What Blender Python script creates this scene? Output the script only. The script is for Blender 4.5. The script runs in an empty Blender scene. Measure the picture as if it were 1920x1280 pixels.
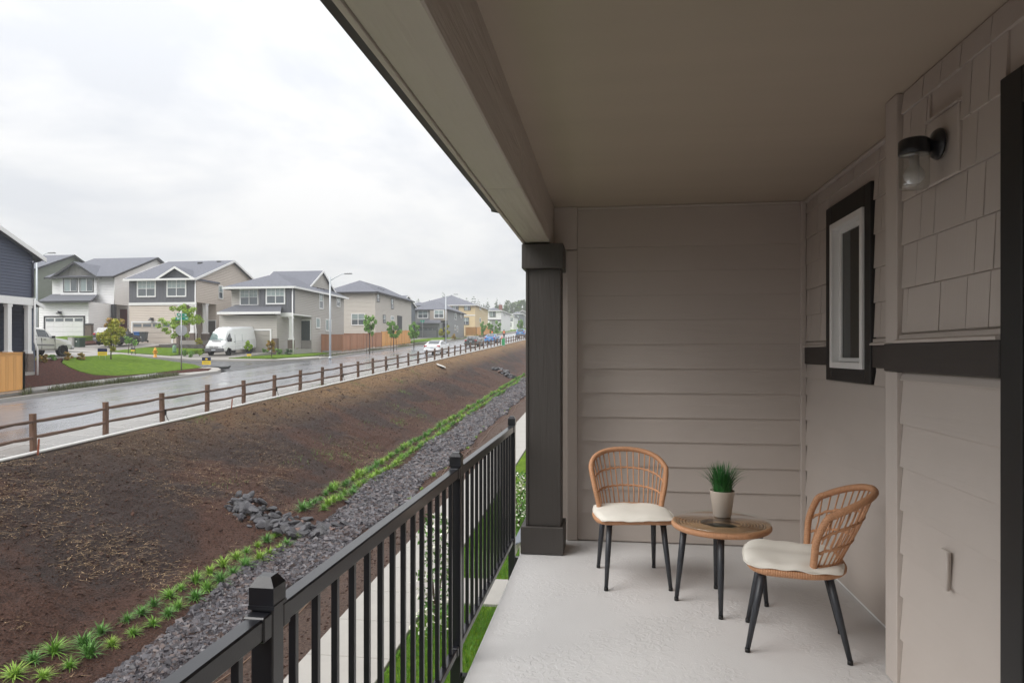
import bpy, bmesh, math, random
import numpy as np
from mathutils import Vector, Matrix

# ------------------------------------------------------------------ camera, sky, sun, exposure
SC = bpy.context.scene
COL = SC.collection
F, CX, HY, EYE = 1300.0, 960.0, 662.0, 1.44          # the photo's focal length and horizon in its own pixels
YAW = math.atan(181 / F)
cam_data = bpy.data.cameras.new('camera')
cam_data.sensor_width = 36.0
cam_data.lens = 36.0 * F / 1920.0
cam_data.shift_y = 22.0 / 1920.0
cam_data.clip_start = 0.05
cam_data.clip_end = 6000
cam = bpy.data.objects.new('camera', cam_data)
COL.objects.link(cam)
cam.location = (0, 0, EYE)
cam.rotation_euler = (math.radians(90), 0, YAW)
SC.camera = cam

SUN_EL, SUN_AZ = math.radians(44), math.radians(-122)  # behind cloud, over the street side
world = bpy.data.worlds.new('World')
SC.world = world
world.use_nodes = True
wt = world.node_tree
wt.nodes.clear()
def wn(t, **k):
    n = wt.nodes.new(t)
    for a, b in k.items():
        setattr(n, a, b)
    return n
w_out = wn('ShaderNodeOutputWorld'); w_bg = wn('ShaderNodeBackground')
w_sky = wn('ShaderNodeTexSky', sky_type='NISHITA', sun_disc=False, sun_elevation=SUN_EL, sun_rotation=SUN_AZ)
w_tc = wn('ShaderNodeTexCoord')
w_sep = wn('ShaderNodeSeparateXYZ'); wt.links.new(w_tc.outputs['Generated'], w_sep.inputs[0])
# overcast: three times brighter at the zenith than at the horizon, broken by soft cloud
w_max = wn('ShaderNodeMath', operation='MAXIMUM'); w_max.inputs[1].default_value = 0.0
wt.links.new(w_sep.outputs['Z'], w_max.inputs[0])
w_cie = wn('ShaderNodeMath', operation='MULTIPLY_ADD'); w_cie.inputs[1].default_value = 2.0; w_cie.inputs[2].default_value = 1.0
wt.links.new(w_max.outputs[0], w_cie.inputs[0])
# cloud sheet: project the direction on a flat layer so that clouds crowd towards the horizon
w_add = wn('ShaderNodeMath', operation='ADD'); w_add.inputs[1].default_value = 0.22
wt.links.new(w_max.outputs[0], w_add.inputs[0])
w_dx = wn('ShaderNodeMath', operation='DIVIDE'); w_dy = wn('ShaderNodeMath', operation='DIVIDE')
wt.links.new(w_sep.outputs['X'], w_dx.inputs[0]); wt.links.new(w_add.outputs[0], w_dx.inputs[1])
wt.links.new(w_sep.outputs['Y'], w_dy.inputs[0]); wt.links.new(w_add.outputs[0], w_dy.inputs[1])
w_com = wn('ShaderNodeCombineXYZ'); wt.links.new(w_dx.outputs[0], w_com.inputs[0]); wt.links.new(w_dy.outputs[0], w_com.inputs[1])
w_no = wn('ShaderNodeTexNoise'); w_no.inputs['Scale'].default_value = 1.15; w_no.inputs['Detail'].default_value = 7; w_no.inputs['Roughness'].default_value = 0.56
w_no.inputs['Distortion'].default_value = 0.25
wt.links.new(w_com.outputs[0], w_no.inputs['Vector'])
w_cr = wn('ShaderNodeValToRGB')
w_cr.color_ramp.elements[0].position = 0.40; w_cr.color_ramp.elements[0].color = (0.745, 0.765, 0.81, 1)
w_cr.color_ramp.elements[1].position = 0.56; w_cr.color_ramp.elements[1].color = (1.0, 0.99, 0.98, 1)
wt.links.new(w_no.outputs['Fac'], w_cr.inputs[0])
w_mul = wn('ShaderNodeVectorMath', operation='SCALE')
wt.links.new(w_cr.outputs['Color'], w_mul.inputs[0]); wt.links.new(w_cie.outputs[0], w_mul.inputs['Scale'])
w_sc = wn('ShaderNodeVectorMath', operation='SCALE'); w_sc.inputs['Scale'].default_value = 8.6   # cloud luminance in the sky's own units
wt.links.new(w_mul.outputs[0], w_sc.inputs[0])
w_mix = wn('ShaderNodeMix', data_type='RGBA'); w_mix.inputs['Factor'].default_value = 0.93         # cloud cover
wt.links.new(w_sky.outputs[0], w_mix.inputs['A']); wt.links.new(w_sc.outputs[0], w_mix.inputs['B'])
wt.links.new(w_mix.outputs['Result'], w_bg.inputs['Color'])
w_bg.inputs['Strength'].default_value = 0.052
wt.links.new(w_bg.outputs[0], w_out.inputs['Surface'])

sun_d = bpy.data.lights.new('sun', 'SUN'); sun_d.energy = 1.5; sun_d.angle = math.radians(40); sun_d.color = (1.0, 0.97, 0.93)
sun = bpy.data.objects.new('sun', sun_d); COL.objects.link(sun)
sdir = Vector((math.sin(SUN_AZ) * math.cos(SUN_EL), math.cos(SUN_AZ) * math.cos(SUN_EL), math.sin(SUN_EL)))
sun.rotation_euler = sdir.to_track_quat('Z', 'Y').to_euler()
vs = SC.view_settings
vs.view_transform = 'Standard'; vs.look = 'None'; vs.gamma = 1.0; vs.use_curve_mapping = False
vs.exposure = 0.76
cy = SC.cycles
cy.use_denoising = True
cy.max_bounces = 8; cy.diffuse_bounces = 5; cy.glossy_bounces = 4; cy.transmission_bounces = 8
cy.transparent_max_bounces = 8; cy.volume_bounces = 1
cy.caustics_reflective = False; cy.caustics_refractive = False
cy.sample_clamp_indirect = 6.0

# ------------------------------------------------------------------ photo pixel -> place
sa, ca = math.sin(YAW), math.cos(YAW)
G = 0.0467                                             # the street climbs 4.67 %
def ray(px, py):
    x = (px - CX) / F
    return (-sa + x * ca, ca + x * sa, -(py - HY) / F)
def at_z(px, py, z):
    d = ray(px, py); t = (z - EYE) / d[2]; return (d[0] * t, d[1] * t, z)
def at_y(px, py, y):
    d = ray(px, py); t = y / d[1]; return (d[0] * t, y, EYE + d[2] * t)
def at_x(px, py, x):
    d = ray(px, py); t = x / d[0]; return (x, d[1] * t, EYE + d[2] * t)
PROF = [(60, -3.2), (-2.2, -3.38), (-4.25, -3.41), (-5.9, -3.82), (-6.1, -3.87), (-7.45, -3.87), (-7.6, -3.80), (-8.9, -3.62),
        (-13.3, -1.95), (-13.9, -1.80), (-14.2, -1.79), (-29.1, -1.78), (-36, -1.70), (-47, -1.0), (-56, -.5), (-129.1, 3.6)]
PX = np.array([p[0] for p in PROF][::-1], float); PZ = np.array([p[1] for p in PROF][::-1], float)
def prof(x):
    return np.interp(x, PX, PZ)
def gz(x, y):
    return float(np.interp(x, PX, PZ)) + G * y
def hit(px, py):
    """where the line of sight through a pixel meets the ground"""
    d = np.array(ray(px, py)); t = np.arange(3, 320, .02)
    p = d[None, :] * t[:, None]
    below = (EYE + p[:, 2]) < prof(p[:, 0]) + G * p[:, 1]
    i = int(np.argmax(below)) if below.any() else len(t) - 1
    return (p[i, 0], p[i, 1], gz(p[i, 0], p[i, 1]))

def lot_z(x, y):
    """the navy house's garden climbs from the pavement to its drive"""
    return -1.78 + .13 * min(max(0.0, -29.1 - x), 8.0) + G * y
def hit_lot(px, py):
    d = np.array(ray(px, py)); t = np.arange(3, 120, .02); p = d[None, :] * t[:, None]
    below = (EYE + p[:, 2]) < -1.78 + .13 * np.clip(-29.1 - p[:, 0], 0, 8) + G * p[:, 1]
    i = int(np.argmax(below)); return (p[i, 0], p[i, 1], lot_z(p[i, 0], p[i, 1]))

# ------------------------------------------------------------------ helpers: noise, materials, meshes
def _h(ix, iy, s):
    n = (ix.astype(np.int64) * 374761393 + iy.astype(np.int64) * 668265263 + s * 1442695041) & 0xffffffff
    n = ((n ^ (n >> 13)) * 1274126177) & 0xffffffff
    return ((n ^ (n >> 16)) & 0xffff) / 65535.0
def vnoise(x, y, s=0):
    ix = np.floor(x); iy = np.floor(y); fx = x - ix; fy = y - iy
    fx = fx * fx * (3 - 2 * fx); fy = fy * fy * (3 - 2 * fy)
    a = _h(ix, iy, s); b = _h(ix + 1, iy, s); c = _h(ix, iy + 1, s); d = _h(ix + 1, iy + 1, s)
    return (a + (b - a) * fx) * (1 - fy) + (c + (d - c) * fx) * fy
def fbm(x, y, o=4, s=0):
    r = 0; a = .5
    for i in range(o):
        r = r + a * (vnoise(x, y, s + i) - .5); x = x * 2.03 + 7.1; y = y * 2.03 + 3.7; a *= .5
    return r

MATS = {}
def mat(name, col, rough=.6, var=.12, scale=6, bump=0, bscale=40, stretch=None, metallic=0, spec=.5, col2=None, coat=0,
        detail=4, rvar=0, rnd=.0, dist=.01, trans=0, alpha=1, coord='Object', sheen=0):
    """principled material: two tones mixed by noise, a fine relief, tone shift per object"""
    if name in MATS:
        return MATS[name]
    m = bpy.data.materials.new(name); MATS[name] = m
    m.use_nodes = True
    nt = m.node_tree; L = nt.links.new
    b = nt.nodes['Principled BSDF']
    b.inputs['Roughness'].default_value = rough; b.inputs['Metallic'].default_value = metallic
    b.inputs['Specular IOR Level'].default_value = spec
    if coat: b.inputs['Coat Weight'].default_value = coat; b.inputs['Coat Roughness'].default_value = .08
    if trans: b.inputs['Transmission Weight'].default_value = trans
    tc = nt.nodes.new('ShaderNodeTexCoord'); oi = nt.nodes.new('ShaderNodeObjectInfo')
    off = nt.nodes.new('ShaderNodeVectorMath'); off.operation = 'MULTIPLY_ADD'
    cmb = nt.nodes.new('ShaderNodeCombineXYZ')
    for i in range(3): L(oi.outputs['Random'], cmb.inputs[i])
    L(cmb.outputs[0], off.inputs[0]); off.inputs[1].default_value = (37, 53, 71); L(tc.outputs[coord], off.inputs[2])
    mp = nt.nodes.new('ShaderNodeMapping'); L(off.outputs[0], mp.inputs[0])
    mp.inputs['Scale'].default_value = stretch or (1, 1, 1)
    no = nt.nodes.new('ShaderNodeTexNoise'); no.inputs['Scale'].default_value = scale; no.inputs['Detail'].default_value = detail
    no.inputs['Roughness'].default_value = .6
    L(mp.outputs[0], no.inputs['Vector'])
    mx = nt.nodes.new('ShaderNodeMix'); mx.data_type = 'RGBA'
    c = Vector(col)
    if col2 is None:
        mx.inputs['A'].default_value = (*(c * (1 - var)), 1); mx.inputs['B'].default_value = (*(c * (1 + var)), 1)
        L(no.outputs['Fac'], mx.inputs['Factor'])
    else:
        rp = nt.nodes.new('ShaderNodeMapRange'); rp.inputs['From Min'].default_value = .35; rp.inputs['From Max'].default_value = .65
        L(no.outputs['Fac'], rp.inputs['Value']); L(rp.outputs[0], mx.inputs['Factor'])
        mx.inputs['A'].default_value = (*col, 1); mx.inputs['B'].default_value = (*col2, 1)
    src = mx.outputs['Result']
    if rnd:
        hs = nt.nodes.new('ShaderNodeHueSaturation')
        mr = nt.nodes.new('ShaderNodeMapRange'); mr.inputs['To Min'].default_value = 1 - rnd; mr.inputs['To Max'].default_value = 1 + rnd
        L(oi.outputs['Random'], mr.inputs['Value']); L(mr.outputs[0], hs.inputs['Value']); L(src, hs.inputs['Color']); src = hs.outputs[0]
    L(src, b.inputs['Base Color'])
    if rvar:
        mr2 = nt.nodes.new('ShaderNodeMapRange'); mr2.inputs['From Min'].default_value = .3; mr2.inputs['From Max'].default_value = .7
        mr2.inputs['To Min'].default_value = max(.02, rough - rvar); mr2.inputs['To Max'].default_value = rough + rvar
        L(no.outputs['Fac'], mr2.inputs['Value']); L(mr2.outputs[0], b.inputs['Roughness'])
    if bump:
        n2 = nt.nodes.new('ShaderNodeTexNoise'); n2.inputs['Scale'].default_value = bscale; n2.inputs['Detail'].default_value = 6
        L(mp.outputs[0], n2.inputs['Vector'])
        bp = nt.nodes.new('ShaderNodeBump'); bp.inputs['Strength'].default_value = bump; bp.inputs['Distance'].default_value = dist
        L(n2.outputs['Fac'], bp.inputs['Height']); L(bp.outputs[0], b.inputs['Normal'])
    return m

def grain(name, col, axis, rough=.55, var=.06, bump=.35, spec=.4, ring=9.0, dist=.0016):
    """painted board with embossed wood grain running along axis"""
    if name in MATS:
        return MATS[name]
    m = mat(name, col, rough, var, 3, spec=spec)
    nt = m.node_tree; L = nt.links.new
    mp = next(n for n in nt.nodes if n.type == 'MAPPING'); b = nt.nodes['Principled BSDF']
    s = [ring, ring, ring]; s[axis] = ring * .07
    mp2 = nt.nodes.new('ShaderNodeMapping'); L(mp.outputs[0], mp2.inputs[0]); mp2.inputs['Scale'].default_value = s
    n1 = nt.nodes.new('ShaderNodeTexNoise'); n1.inputs['Scale'].default_value = 1.0; n1.inputs['Detail'].default_value = 2.5
    n1.inputs['Distortion'].default_value = .6
    L(mp2.outputs[0], n1.inputs['Vector'])
    mu = nt.nodes.new('ShaderNodeMath'); mu.operation = 'MULTIPLY'; mu.inputs[1].default_value = 26.0; L(n1.outputs['Fac'], mu.inputs[0])
    sn = nt.nodes.new('ShaderNodeMath'); sn.operation = 'SINE'; L(mu.outputs[0], sn.inputs[0])
    n3 = nt.nodes.new('ShaderNodeTexNoise'); n3.inputs['Scale'].default_value = 14; n3.inputs['Detail'].default_value = 4
    L(mp2.outputs[0], n3.inputs['Vector'])
    ad = nt.nodes.new('ShaderNodeMath'); ad.operation = 'MULTIPLY_ADD'; ad.inputs[1].default_value = .35
    L(sn.outputs[0], ad.inputs[0]); L(n3.outputs['Fac'], ad.inputs[2])
    bp = nt.nodes.new('ShaderNodeBump'); bp.inputs['Strength'].default_value = bump; bp.inputs['Distance'].default_value = dist
    L(ad.outputs[0], bp.inputs['Height']); L(bp.outputs[0], b.inputs['Normal'])
    return m

def lapped(name, col, rough=.6, pitch=.18, axis='Z', depth=.05, var=.05, batten=False):
    """far siding: courses (or battens) too fine to build at this distance, as relief"""
    if name in MATS:
        return MATS[name]
    m = mat(name, col, rough, var, 1.2)
    nt = m.node_tree; L = nt.links.new; b = nt.nodes['Principled BSDF']
    ge = nt.nodes.new('ShaderNodeNewGeometry'); sp = nt.nodes.new('ShaderNodeSeparateXYZ'); L(ge.outputs['Position'], sp.inputs[0])
    dv = nt.nodes.new('ShaderNodeMath'); dv.operation = 'DIVIDE'; dv.inputs[1].default_value = pitch; L(sp.outputs[axis], dv.inputs[0])
    fr = nt.nodes.new('ShaderNodeMath'); fr.operation = 'FRACT'; L(dv.outputs[0], fr.inputs[0])
    ra = nt.nodes.new('ShaderNodeValToRGB')
    e = ra.color_ramp.elements
    if batten:
        e[0].position = .0; e[0].color = (0, 0, 0, 1); e[1].position = 1; e[1].color = (0, 0, 0, 1)
        for p, v in ((.42, 0), (.46, 1), (.56, 1), (.60, 0)):
            k = e.new(p); k.color = (v, v, v, 1)
    else:
        e[0].position = 0; e[0].color = (0, 0, 0, 1); e[1].position = .12; e[1].color = (1, 1, 1, 1)
        k = e.new(1.0); k.color = (.15, .15, .15, 1)
    L(fr.outputs[0], ra.inputs[0])
    bp = nt.nodes.new('ShaderNodeBump'); bp.inputs['Strength'].default_value = 1; bp.inputs['Distance'].default_value = depth
    L(ra.outputs[0], bp.inputs['Height']); L(bp.outputs[0], b.inputs['Normal'])
    return m

def glass_dark(name, col=(.10, .12, .13), rough=.06):
    """window pane seen from outside by day: dark room behind a reflecting sheet"""
    return mat(name, col, rough, .5, 1.1, spec=.9, coat=.6)

class MB:
    """collects shapes into one mesh"""
    def __init__(s): s.v = []; s.f = []; s.sm = []
    def add(s, vs, fs, smooth=False):
        o = len(s.v); s.v += [tuple(p) for p in vs]; s.f += [tuple(i + o for i in f) for f in fs]; s.sm += [smooth] * len(fs)
        return s
    def box(s, x0, x1, y0, y1, z0, z1):
        x0, x1 = sorted((x0, x1)); y0, y1 = sorted((y0, y1)); z0, z1 = sorted((z0, z1))
        return s.add([(x0, y0, z0), (x1, y0, z0), (x1, y1, z0), (x0, y1, z0), (x0, y0, z1), (x1, y0, z1), (x1, y1, z1), (x0, y1, z1)],
                     [(0, 3, 2, 1), (4, 5, 6, 7), (0, 1, 5, 4), (1, 2, 6, 5), (2, 3, 7, 6), (3, 0, 4, 7)])
    def bbox(s, x0, x1, y0, y1, z0, z1, b=.01):
        """box with chamfered edges"""
        x0, x1 = sorted((x0, x1)); y0, y1 = sorted((y0, y1)); z0, z1 = sorted((z0, z1))
        b = min(b, (x1 - x0) * .45, (y1 - y0) * .45, (z1 - z0) * .45)
        bm = bmesh.new(); bmesh.ops.create_cube(bm, size=1)
        for v in bm.verts:
            v.co = Vector(((x0 + x1) / 2 + v.co.x * (x1 - x0), (y0 + y1) / 2 + v.co.y * (y1 - y0), (z0 + z1) / 2 + v.co.z * (z1 - z0)))
        bmesh.ops.bevel(bm, geom=bm.edges[:], offset=b, segments=1, affect='EDGES')
        bm.verts.index_update()
        s.add([v.co[:] for v in bm.verts], [[v.index for v in f.verts] for f in bm.faces]); bm.free()
        return s
    def prism(s, pts, d):
        """polygon of 3-D points pushed along d"""
        n = len(pts); d = Vector(d)
        a = [Vector(p) for p in pts]; b = [p + d for p in a]
        nrm = Vector((0, 0, 0))
        for i in range(n): nrm += a[i].cross(a[(i + 1) % n])
        fs = [tuple(range(n))[::-1], tuple(range(n, 2 * n))] + [(i, (i + 1) % n, n + (i + 1) % n, n + i) for i in range(n)]
        if nrm.dot(d) < 0: fs = [f[::-1] for f in fs]
        return s.add([p[:] for p in a + b], fs)
    def quad(s, a, b, c, d): return s.add([a, b, c, d], [(0, 1, 2, 3)])
    def tube(s, pts, r, n=8, smooth=True, cap=True, closed=False):
        """round bar through pts; r a number or one per point"""
        P = [Vector(p) for p in pts]; m = len(P)
        R = [r] * m if not hasattr(r, '__len__') else list(r)
        vs = []; up = None
        for i in range(m):
            if closed: t = P[(i + 1) % m] - P[i - 1]
            else: t = P[min(i + 1, m - 1)] - P[max(i - 1, 0)]
            t.normalize()
            if up is None:
                up = t.orthogonal().normalized()
            else:
                up = (up - t * up.dot(t)).normalized()
            w = t.cross(up)
            for k in range(n):
                a = 2 * math.pi * k / n
                vs.append(P[i] + (up * math.cos(a) + w * math.sin(a)) * R[i])
        fs = []
        for i in range(m if closed else m - 1):
            j = (i + 1) % m
            for k in range(n):
                fs.append((i * n + k, i * n + (k + 1) % n, j * n + (k + 1) % n, j * n + k))
        s.add([v[:] for v in vs], fs, smooth)
        if cap and not closed:
            o = len(s.v) - len(vs)
            s.f.append(tuple(o + k for k in range(n))[::-1]); s.sm.append(False)
            s.f.append(tuple(o + (m - 1) * n + k for k in range(n))); s.sm.append(False)
        return s
    def lathe(s, prof_, n=24, c=(0, 0, 0), smooth=True, axis='z'):
        vs = []; m = len(prof_)
        for r, z in prof_:
            for k in range(n):
                a = 2 * math.pi * k / n; x, y = r * math.cos(a), r * math.sin(a)
                p = (x, y, z) if axis == 'z' else ((z, x, y) if axis == 'x' else (y, z, x))
                vs.append((c[0] + p[0], c[1] + p[1], c[2] + p[2]))
        fs = []
        for i in range(m - 1):
            for k in range(n):
                fs.append((i * n + k, i * n + (k + 1) % n, (i + 1) * n + (k + 1) % n, (i + 1) * n + k))
        s.add(vs, fs, smooth)
        o = len(s.v) - len(vs)
        if prof_[0][0] > 1e-4: s.f.append(tuple(o + k for k in range(n))[::-1]); s.sm.append(False)
        if prof_[-1][0] > 1e-4: s.f.append(tuple(o + (m - 1) * n + k for k in range(n))); s.sm.append(False)
        return s
    def build(s, name, m, parent=None, world=False):
        v = s.v
        if parent is not None and world:
            l = parent.matrix_basis.inverted()
            v = [(l @ Vector(p))[:] for p in v]
        me = bpy.data.meshes.new(name); me.from_pydata(v, [], s.f)
        me.polygons.foreach_set('use_smooth', s.sm)
        me.materials.append(m); me.update()
        o = bpy.data.objects.new(name, me); COL.objects.link(o)
        if parent is not None: o.parent = parent
        return o

def np_mesh(name, V, Q, m, parent=None, smooth=False, nper=4):
    """fast mesh from arrays; Q has nper corners a face"""
    me = bpy.data.meshes.new(name)
    V = np.asarray(V, np.float32); Q = np.asarray(Q, np.int32)
    me.vertices.add(len(V)); me.vertices.foreach_set('co', V.ravel())
    me.loops.add(Q.size); me.loops.foreach_set('vertex_index', Q.ravel())
    me.polygons.add(len(Q)); me.polygons.foreach_set('loop_start', np.arange(0, Q.size, nper, dtype=np.int32))
    me.polygons.foreach_set('loop_total', np.full(len(Q), nper, np.int32))
    me.polygons.foreach_set('use_smooth', np.full(len(Q), smooth))
    for mm in (m if isinstance(m, (list, tuple)) else [m]): me.materials.append(mm)
    me.update(calc_edges=True)
    o = bpy.data.objects.new(name, me); COL.objects.link(o)
    if parent is not None: o.parent = parent
    return o

def tag(o, label=None, cat=None, group=None, kind=None):
    if label: o['label'] = label
    if cat: o['category'] = cat
    if group: o['group'] = group
    if kind: o['kind'] = kind
    return o
def thing(name, label, cat, loc=(0, 0, 0), rz=0, group=None):
    o = bpy.data.objects.new(name, None); COL.objects.link(o)
    o.empty_display_size = .2
    o.location = loc; o.rotation_euler = (0, 0, rz)
    o.matrix_basis = Matrix.Translation(Vector(loc)) @ Matrix.Rotation(rz, 4, 'Z')
    return tag(o, label, cat, group)
def dup(root, loc, rz=None, label=None, group=None, scale=None):
    """a copy of a thing with copies of its parts and sub-parts"""
    r = root.copy(); COL.objects.link(r)
    r.location = loc
    if rz is not None: r.rotation_euler = (0, 0, rz)
    if scale: r.scale = scale if hasattr(scale, '__len__') else (scale,) * 3
    tag(r, label, None, group)
    for ch in root.children:
        c = ch.copy(); COL.objects.link(c); c.parent = r
        for g in ch.children:
            d = g.copy(); COL.objects.link(d); d.parent = c
    return r
def structure(o): return tag(o, kind='structure')
RND = random.Random(7)
NR = np.random.default_rng(11)
# ------------------------------------------------------------------ the balcony
XW, XN, YB, ZC = 1.446, 1.26, 5.37, 2.56       # window wall, nearer wall, end wall, ceiling
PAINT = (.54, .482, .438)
M_sidX = grain('siding_paint_x', PAINT, 0, rough=.62, bump=.30)
M_sidY = grain('siding_paint_y', PAINT, 1, rough=.62, bump=.30)
M_trim = mat('trim_paint', (.55, .492, .448), .58, .05, 4, bump=.05, bscale=60)
M_beamP = grain('beam_paint', PAINT, 1, rough=.5, bump=1.0, ring=4.0, dist=.004)
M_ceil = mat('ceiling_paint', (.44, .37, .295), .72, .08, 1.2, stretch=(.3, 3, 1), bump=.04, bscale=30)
M_shing = mat('shingle_paint', PAINT, .62, .05, 5, stretch=(1, 1, .15), bump=.12, bscale=70, rnd=.035)
M_dark = grain('dark_paint', (.062, .055, .050), 2, rough=.55, bump=.5, ring=14)
M_darkY = grain('dark_paint_y', (.050, .042, .038), 1, rough=.55, bump=.25)
M_black = mat('black_metal', (.0085, .009, .0125), .28, .2, 20, bump=.03, bscale=220, spec=.5, coat=.12)
M_door = mat('black_casing', (.012, .011, .011), .5, .2, 6)
M_vinyl = mat('white_vinyl', (.88, .88, .87), .4, .03, 4)

def clear_glass(name, tint, ior=1.45, least=0.0):
    """thin sheet: light passes straight through, a clear reflection that grows with the angle"""
    m = bpy.data.materials.new(name); m.use_nodes = True; MATS[name] = m
    nt = m.node_tree; nt.nodes.remove(nt.nodes['Principled BSDF']); out = nt.nodes['Material Output']; L = nt.links.new
    tr = nt.nodes.new('ShaderNodeBsdfTransparent'); tr.inputs[0].default_value = (*tint, 1)
    gl = nt.nodes.new('ShaderNodeBsdfGlossy'); gl.inputs['Roughness'].default_value = .02; gl.inputs[0].default_value = (1, 1, 1, 1)
    fr = nt.nodes.new('ShaderNodeFresnel'); fr.inputs[0].default_value = ior; mx = nt.nodes.new('ShaderNodeMixShader')
    ge = nt.nodes.new('ShaderNodeNewGeometry'); iv = nt.nodes.new('ShaderNodeMath'); iv.operation = 'SUBTRACT'; iv.inputs[0].default_value = 1; L(ge.outputs['Backfacing'], iv.inputs[1])
    mu = nt.nodes.new('ShaderNodeMath'); mu.operation = 'MULTIPLY'; L(fr.outputs[0], mu.inputs[0]); L(iv.outputs[0], mu.inputs[1]); mm = nt.nodes.new('ShaderNodeMath'); mm.operation = 'MAXIMUM'; mm.inputs[1].default_value = least; L(mu.outputs[0], mm.inputs[0]); L(mm.outputs[0], mx.inputs[0]); L(tr.outputs[0], mx.inputs[1]); L(gl.outputs[0], mx.inputs[2]); L(mx.outputs[0], out.inputs[0])
    return m
def knockdown():
    m = mat('balcony_coating', (.67, .662, .655), .55, .09, 1.3, rvar=.06)
    nt = m.node_tree; L = nt.links.new; b = nt.nodes['Principled BSDF']
    tc = next(n for n in nt.nodes if n.type == 'TEX_COORD')
    n1 = nt.nodes.new('ShaderNodeTexNoise'); n1.inputs['Scale'].default_value = 25; n1.inputs['Detail'].default_value = 5; n1.inputs['Distortion'].default_value = 1.1
    L(tc.outputs['Object'], n1.inputs['Vector'])
    r1 = nt.nodes.new('ShaderNodeValToRGB'); r1.color_ramp.elements[0].position = .47; r1.color_ramp.elements[1].position = .52
    L(n1.outputs['Fac'], r1.inputs[0])
    n2 = nt.nodes.new('ShaderNodeTexNoise'); n2.inputs['Scale'].default_value = 120; n2.inputs['Detail'].default_value = 3
    L(tc.outputs['Object'], n2.inputs['Vector'])
    n3 = nt.nodes.new('ShaderNodeTexNoise'); n3.inputs['Scale'].default_value = 2.2; L(tc.outputs['Object'], n3.inputs['Vector'])
    m3 = nt.nodes.new('ShaderNodeMapRange'); m3.inputs['From Min'].default_value = .42; m3.inputs['From Max'].default_value = .58
    L(n3.outputs['Fac'], m3.inputs['Value'])
    mu = nt.nodes.new('ShaderNodeMath'); mu.operation = 'MULTIPLY'; L(r1.outputs[0], mu.inputs[0]); L(m3.outputs[0], mu.inputs[1])
    ad = nt.nodes.new('ShaderNodeMath'); ad.operation = 'MULTIPLY_ADD'; ad.inputs[1].default_value = .5
    L(n2.outputs['Fac'], ad.inputs[0]); L(mu.outputs[0], ad.inputs[2])
    bp = nt.nodes.new('ShaderNodeBump'); bp.inputs['Strength'].default_value = .6; bp.inputs['Distance'].default_value = .0028
    L(ad.outputs[0], bp.inputs['Height']); L(bp.outputs[0], b.inputs['Normal'])
    return m
M_floor = knockdown()
YN = -1.9                                       # the balcony ends behind the camera
b = MB(); b.bbox(-.634, 2.2, YN - .2, YB + .12, -.26, 0, .012)
structure(b.build('balcony_floor', M_floor))
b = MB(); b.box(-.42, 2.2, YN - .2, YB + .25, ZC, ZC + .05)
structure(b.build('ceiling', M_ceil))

def lap_boards(wall, o, u, n, length, zs, m, p0=.018, p1=.004):
    """courses of lapped boards, each its own part; o base point, u along the wall, n out of it"""
    u = Vector(u); n = Vector(n); o = Vector(o); cache = {}
    for z0, z1 in zip(zs, zs[1:]):
        key = round(z1 - z0, 3)
        if key not in cache:
            mb = MB(); a = n * p0; c = n * p1; h = Vector((0, 0, z1 - z0 - .0015))
            mb.prism([Vector((0, 0, 0)), a, a + Vector((0, 0, .004)), c + h, h], u * length)
            x = mb.build('siding_board', m, wall); cache[key] = x.data
        else:
            x = bpy.data.objects.new('siding_board', cache[key]); COL.objects.link(x); x.parent = wall
        x.location = o + Vector((0, 0, z0)) - Vector(wall.location)

# end wall: thirteen lapped courses between two corner boards
wall = thing('end_wall', 'greige lap siding wall behind the wicker chair, closing the balcony end', 'wall', (.6, YB, 0))
b = MB(); b.box(-.56, XW + .05, YB, YB + .12, -.2, ZC + .03); b.build('sheathing', M_trim, wall, True)
Z1 = 1.323 - .185 * 7
zs = [.012, .05 + .03] + [Z1 + .185 * k for k in range(1, 13)] + [ZC - .018]
zs = [.012] + [z for z in zs[2:]]
lap_boards(wall, (-.235, YB, 0), (1, 0, 0), (0, -1, 0), XW - .012 + .235 - .03, zs, M_sidX)
b = MB(); b.bbox(-.318, -.238, YB - .028, YB, .004, 2.225, .003); b.build('corner_board', M_sidX, wall, True)
b = MB(); b.bbox(-.415, -.238, YB - .05, YB - .001, 2.237, ZC - .002, .003); b.build('frieze_block', M_sidX, wall, True)
b = MB(); b.bbox(-.236, XW - .047, YB - .026, YB, ZC - .016, ZC - .001, .003); b.build('ceiling_trim', M_trim, wall, True)
b = MB(); b.bbox(XW - .045, XW - .008, YB - .034, YB, .004, ZC - .002, .003); b.build('inside_corner_trim', M_trim, wall, True)

# window wall: boards below the belly band, shingles above
BZ0, BZ1 = 1.362, 1.482
def shingles(wall, X, y0, y1, z0, z1, rowh, holes, seed):
    r = random.Random(seed); k = 0; z = z0
    while z < z1 - .01:
        h = min(rowh, z1 - z); y = y0 + .004
        rows = []
        while y < y1 - .004:
            w = r.choice([.12, .15, .17, .20, .24, .29])
            if y + w > y1 - .05: w = y1 - .004 - y
            segs = [(y, y + w - .006)]
            for hy0, hy1, hz0, hz1 in holes:
                if z + h > hz0 + .004 and z < hz1 - .004:
                    ns = []
                    for a, c in segs:
                        if c <= hy0 or a >= hy1: ns.append((a, c))
                        else:
                            if a < hy0 - .02: ns.append((a, hy0))
                            if c > hy1 + .02: ns.append((hy1, c))
                    segs = ns
            rows += segs; y += w
        dz = r.uniform(-.002, .002)
        for a, c in rows:
            if c - a < .012: continue
            mb = MB(); p = .015 + r.uniform(-.0015, .0015)
            mb.prism([(X, a, z + dz), (X - p, a, z + dz), (X - p, a, z + dz + .003), (X - .006, a, z + h - .002), (X, a, z + h - .002)], (0, c - a, 0))
            mb.build('shingle', M_shing, wall, True)
        z += h; k += 1
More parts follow.
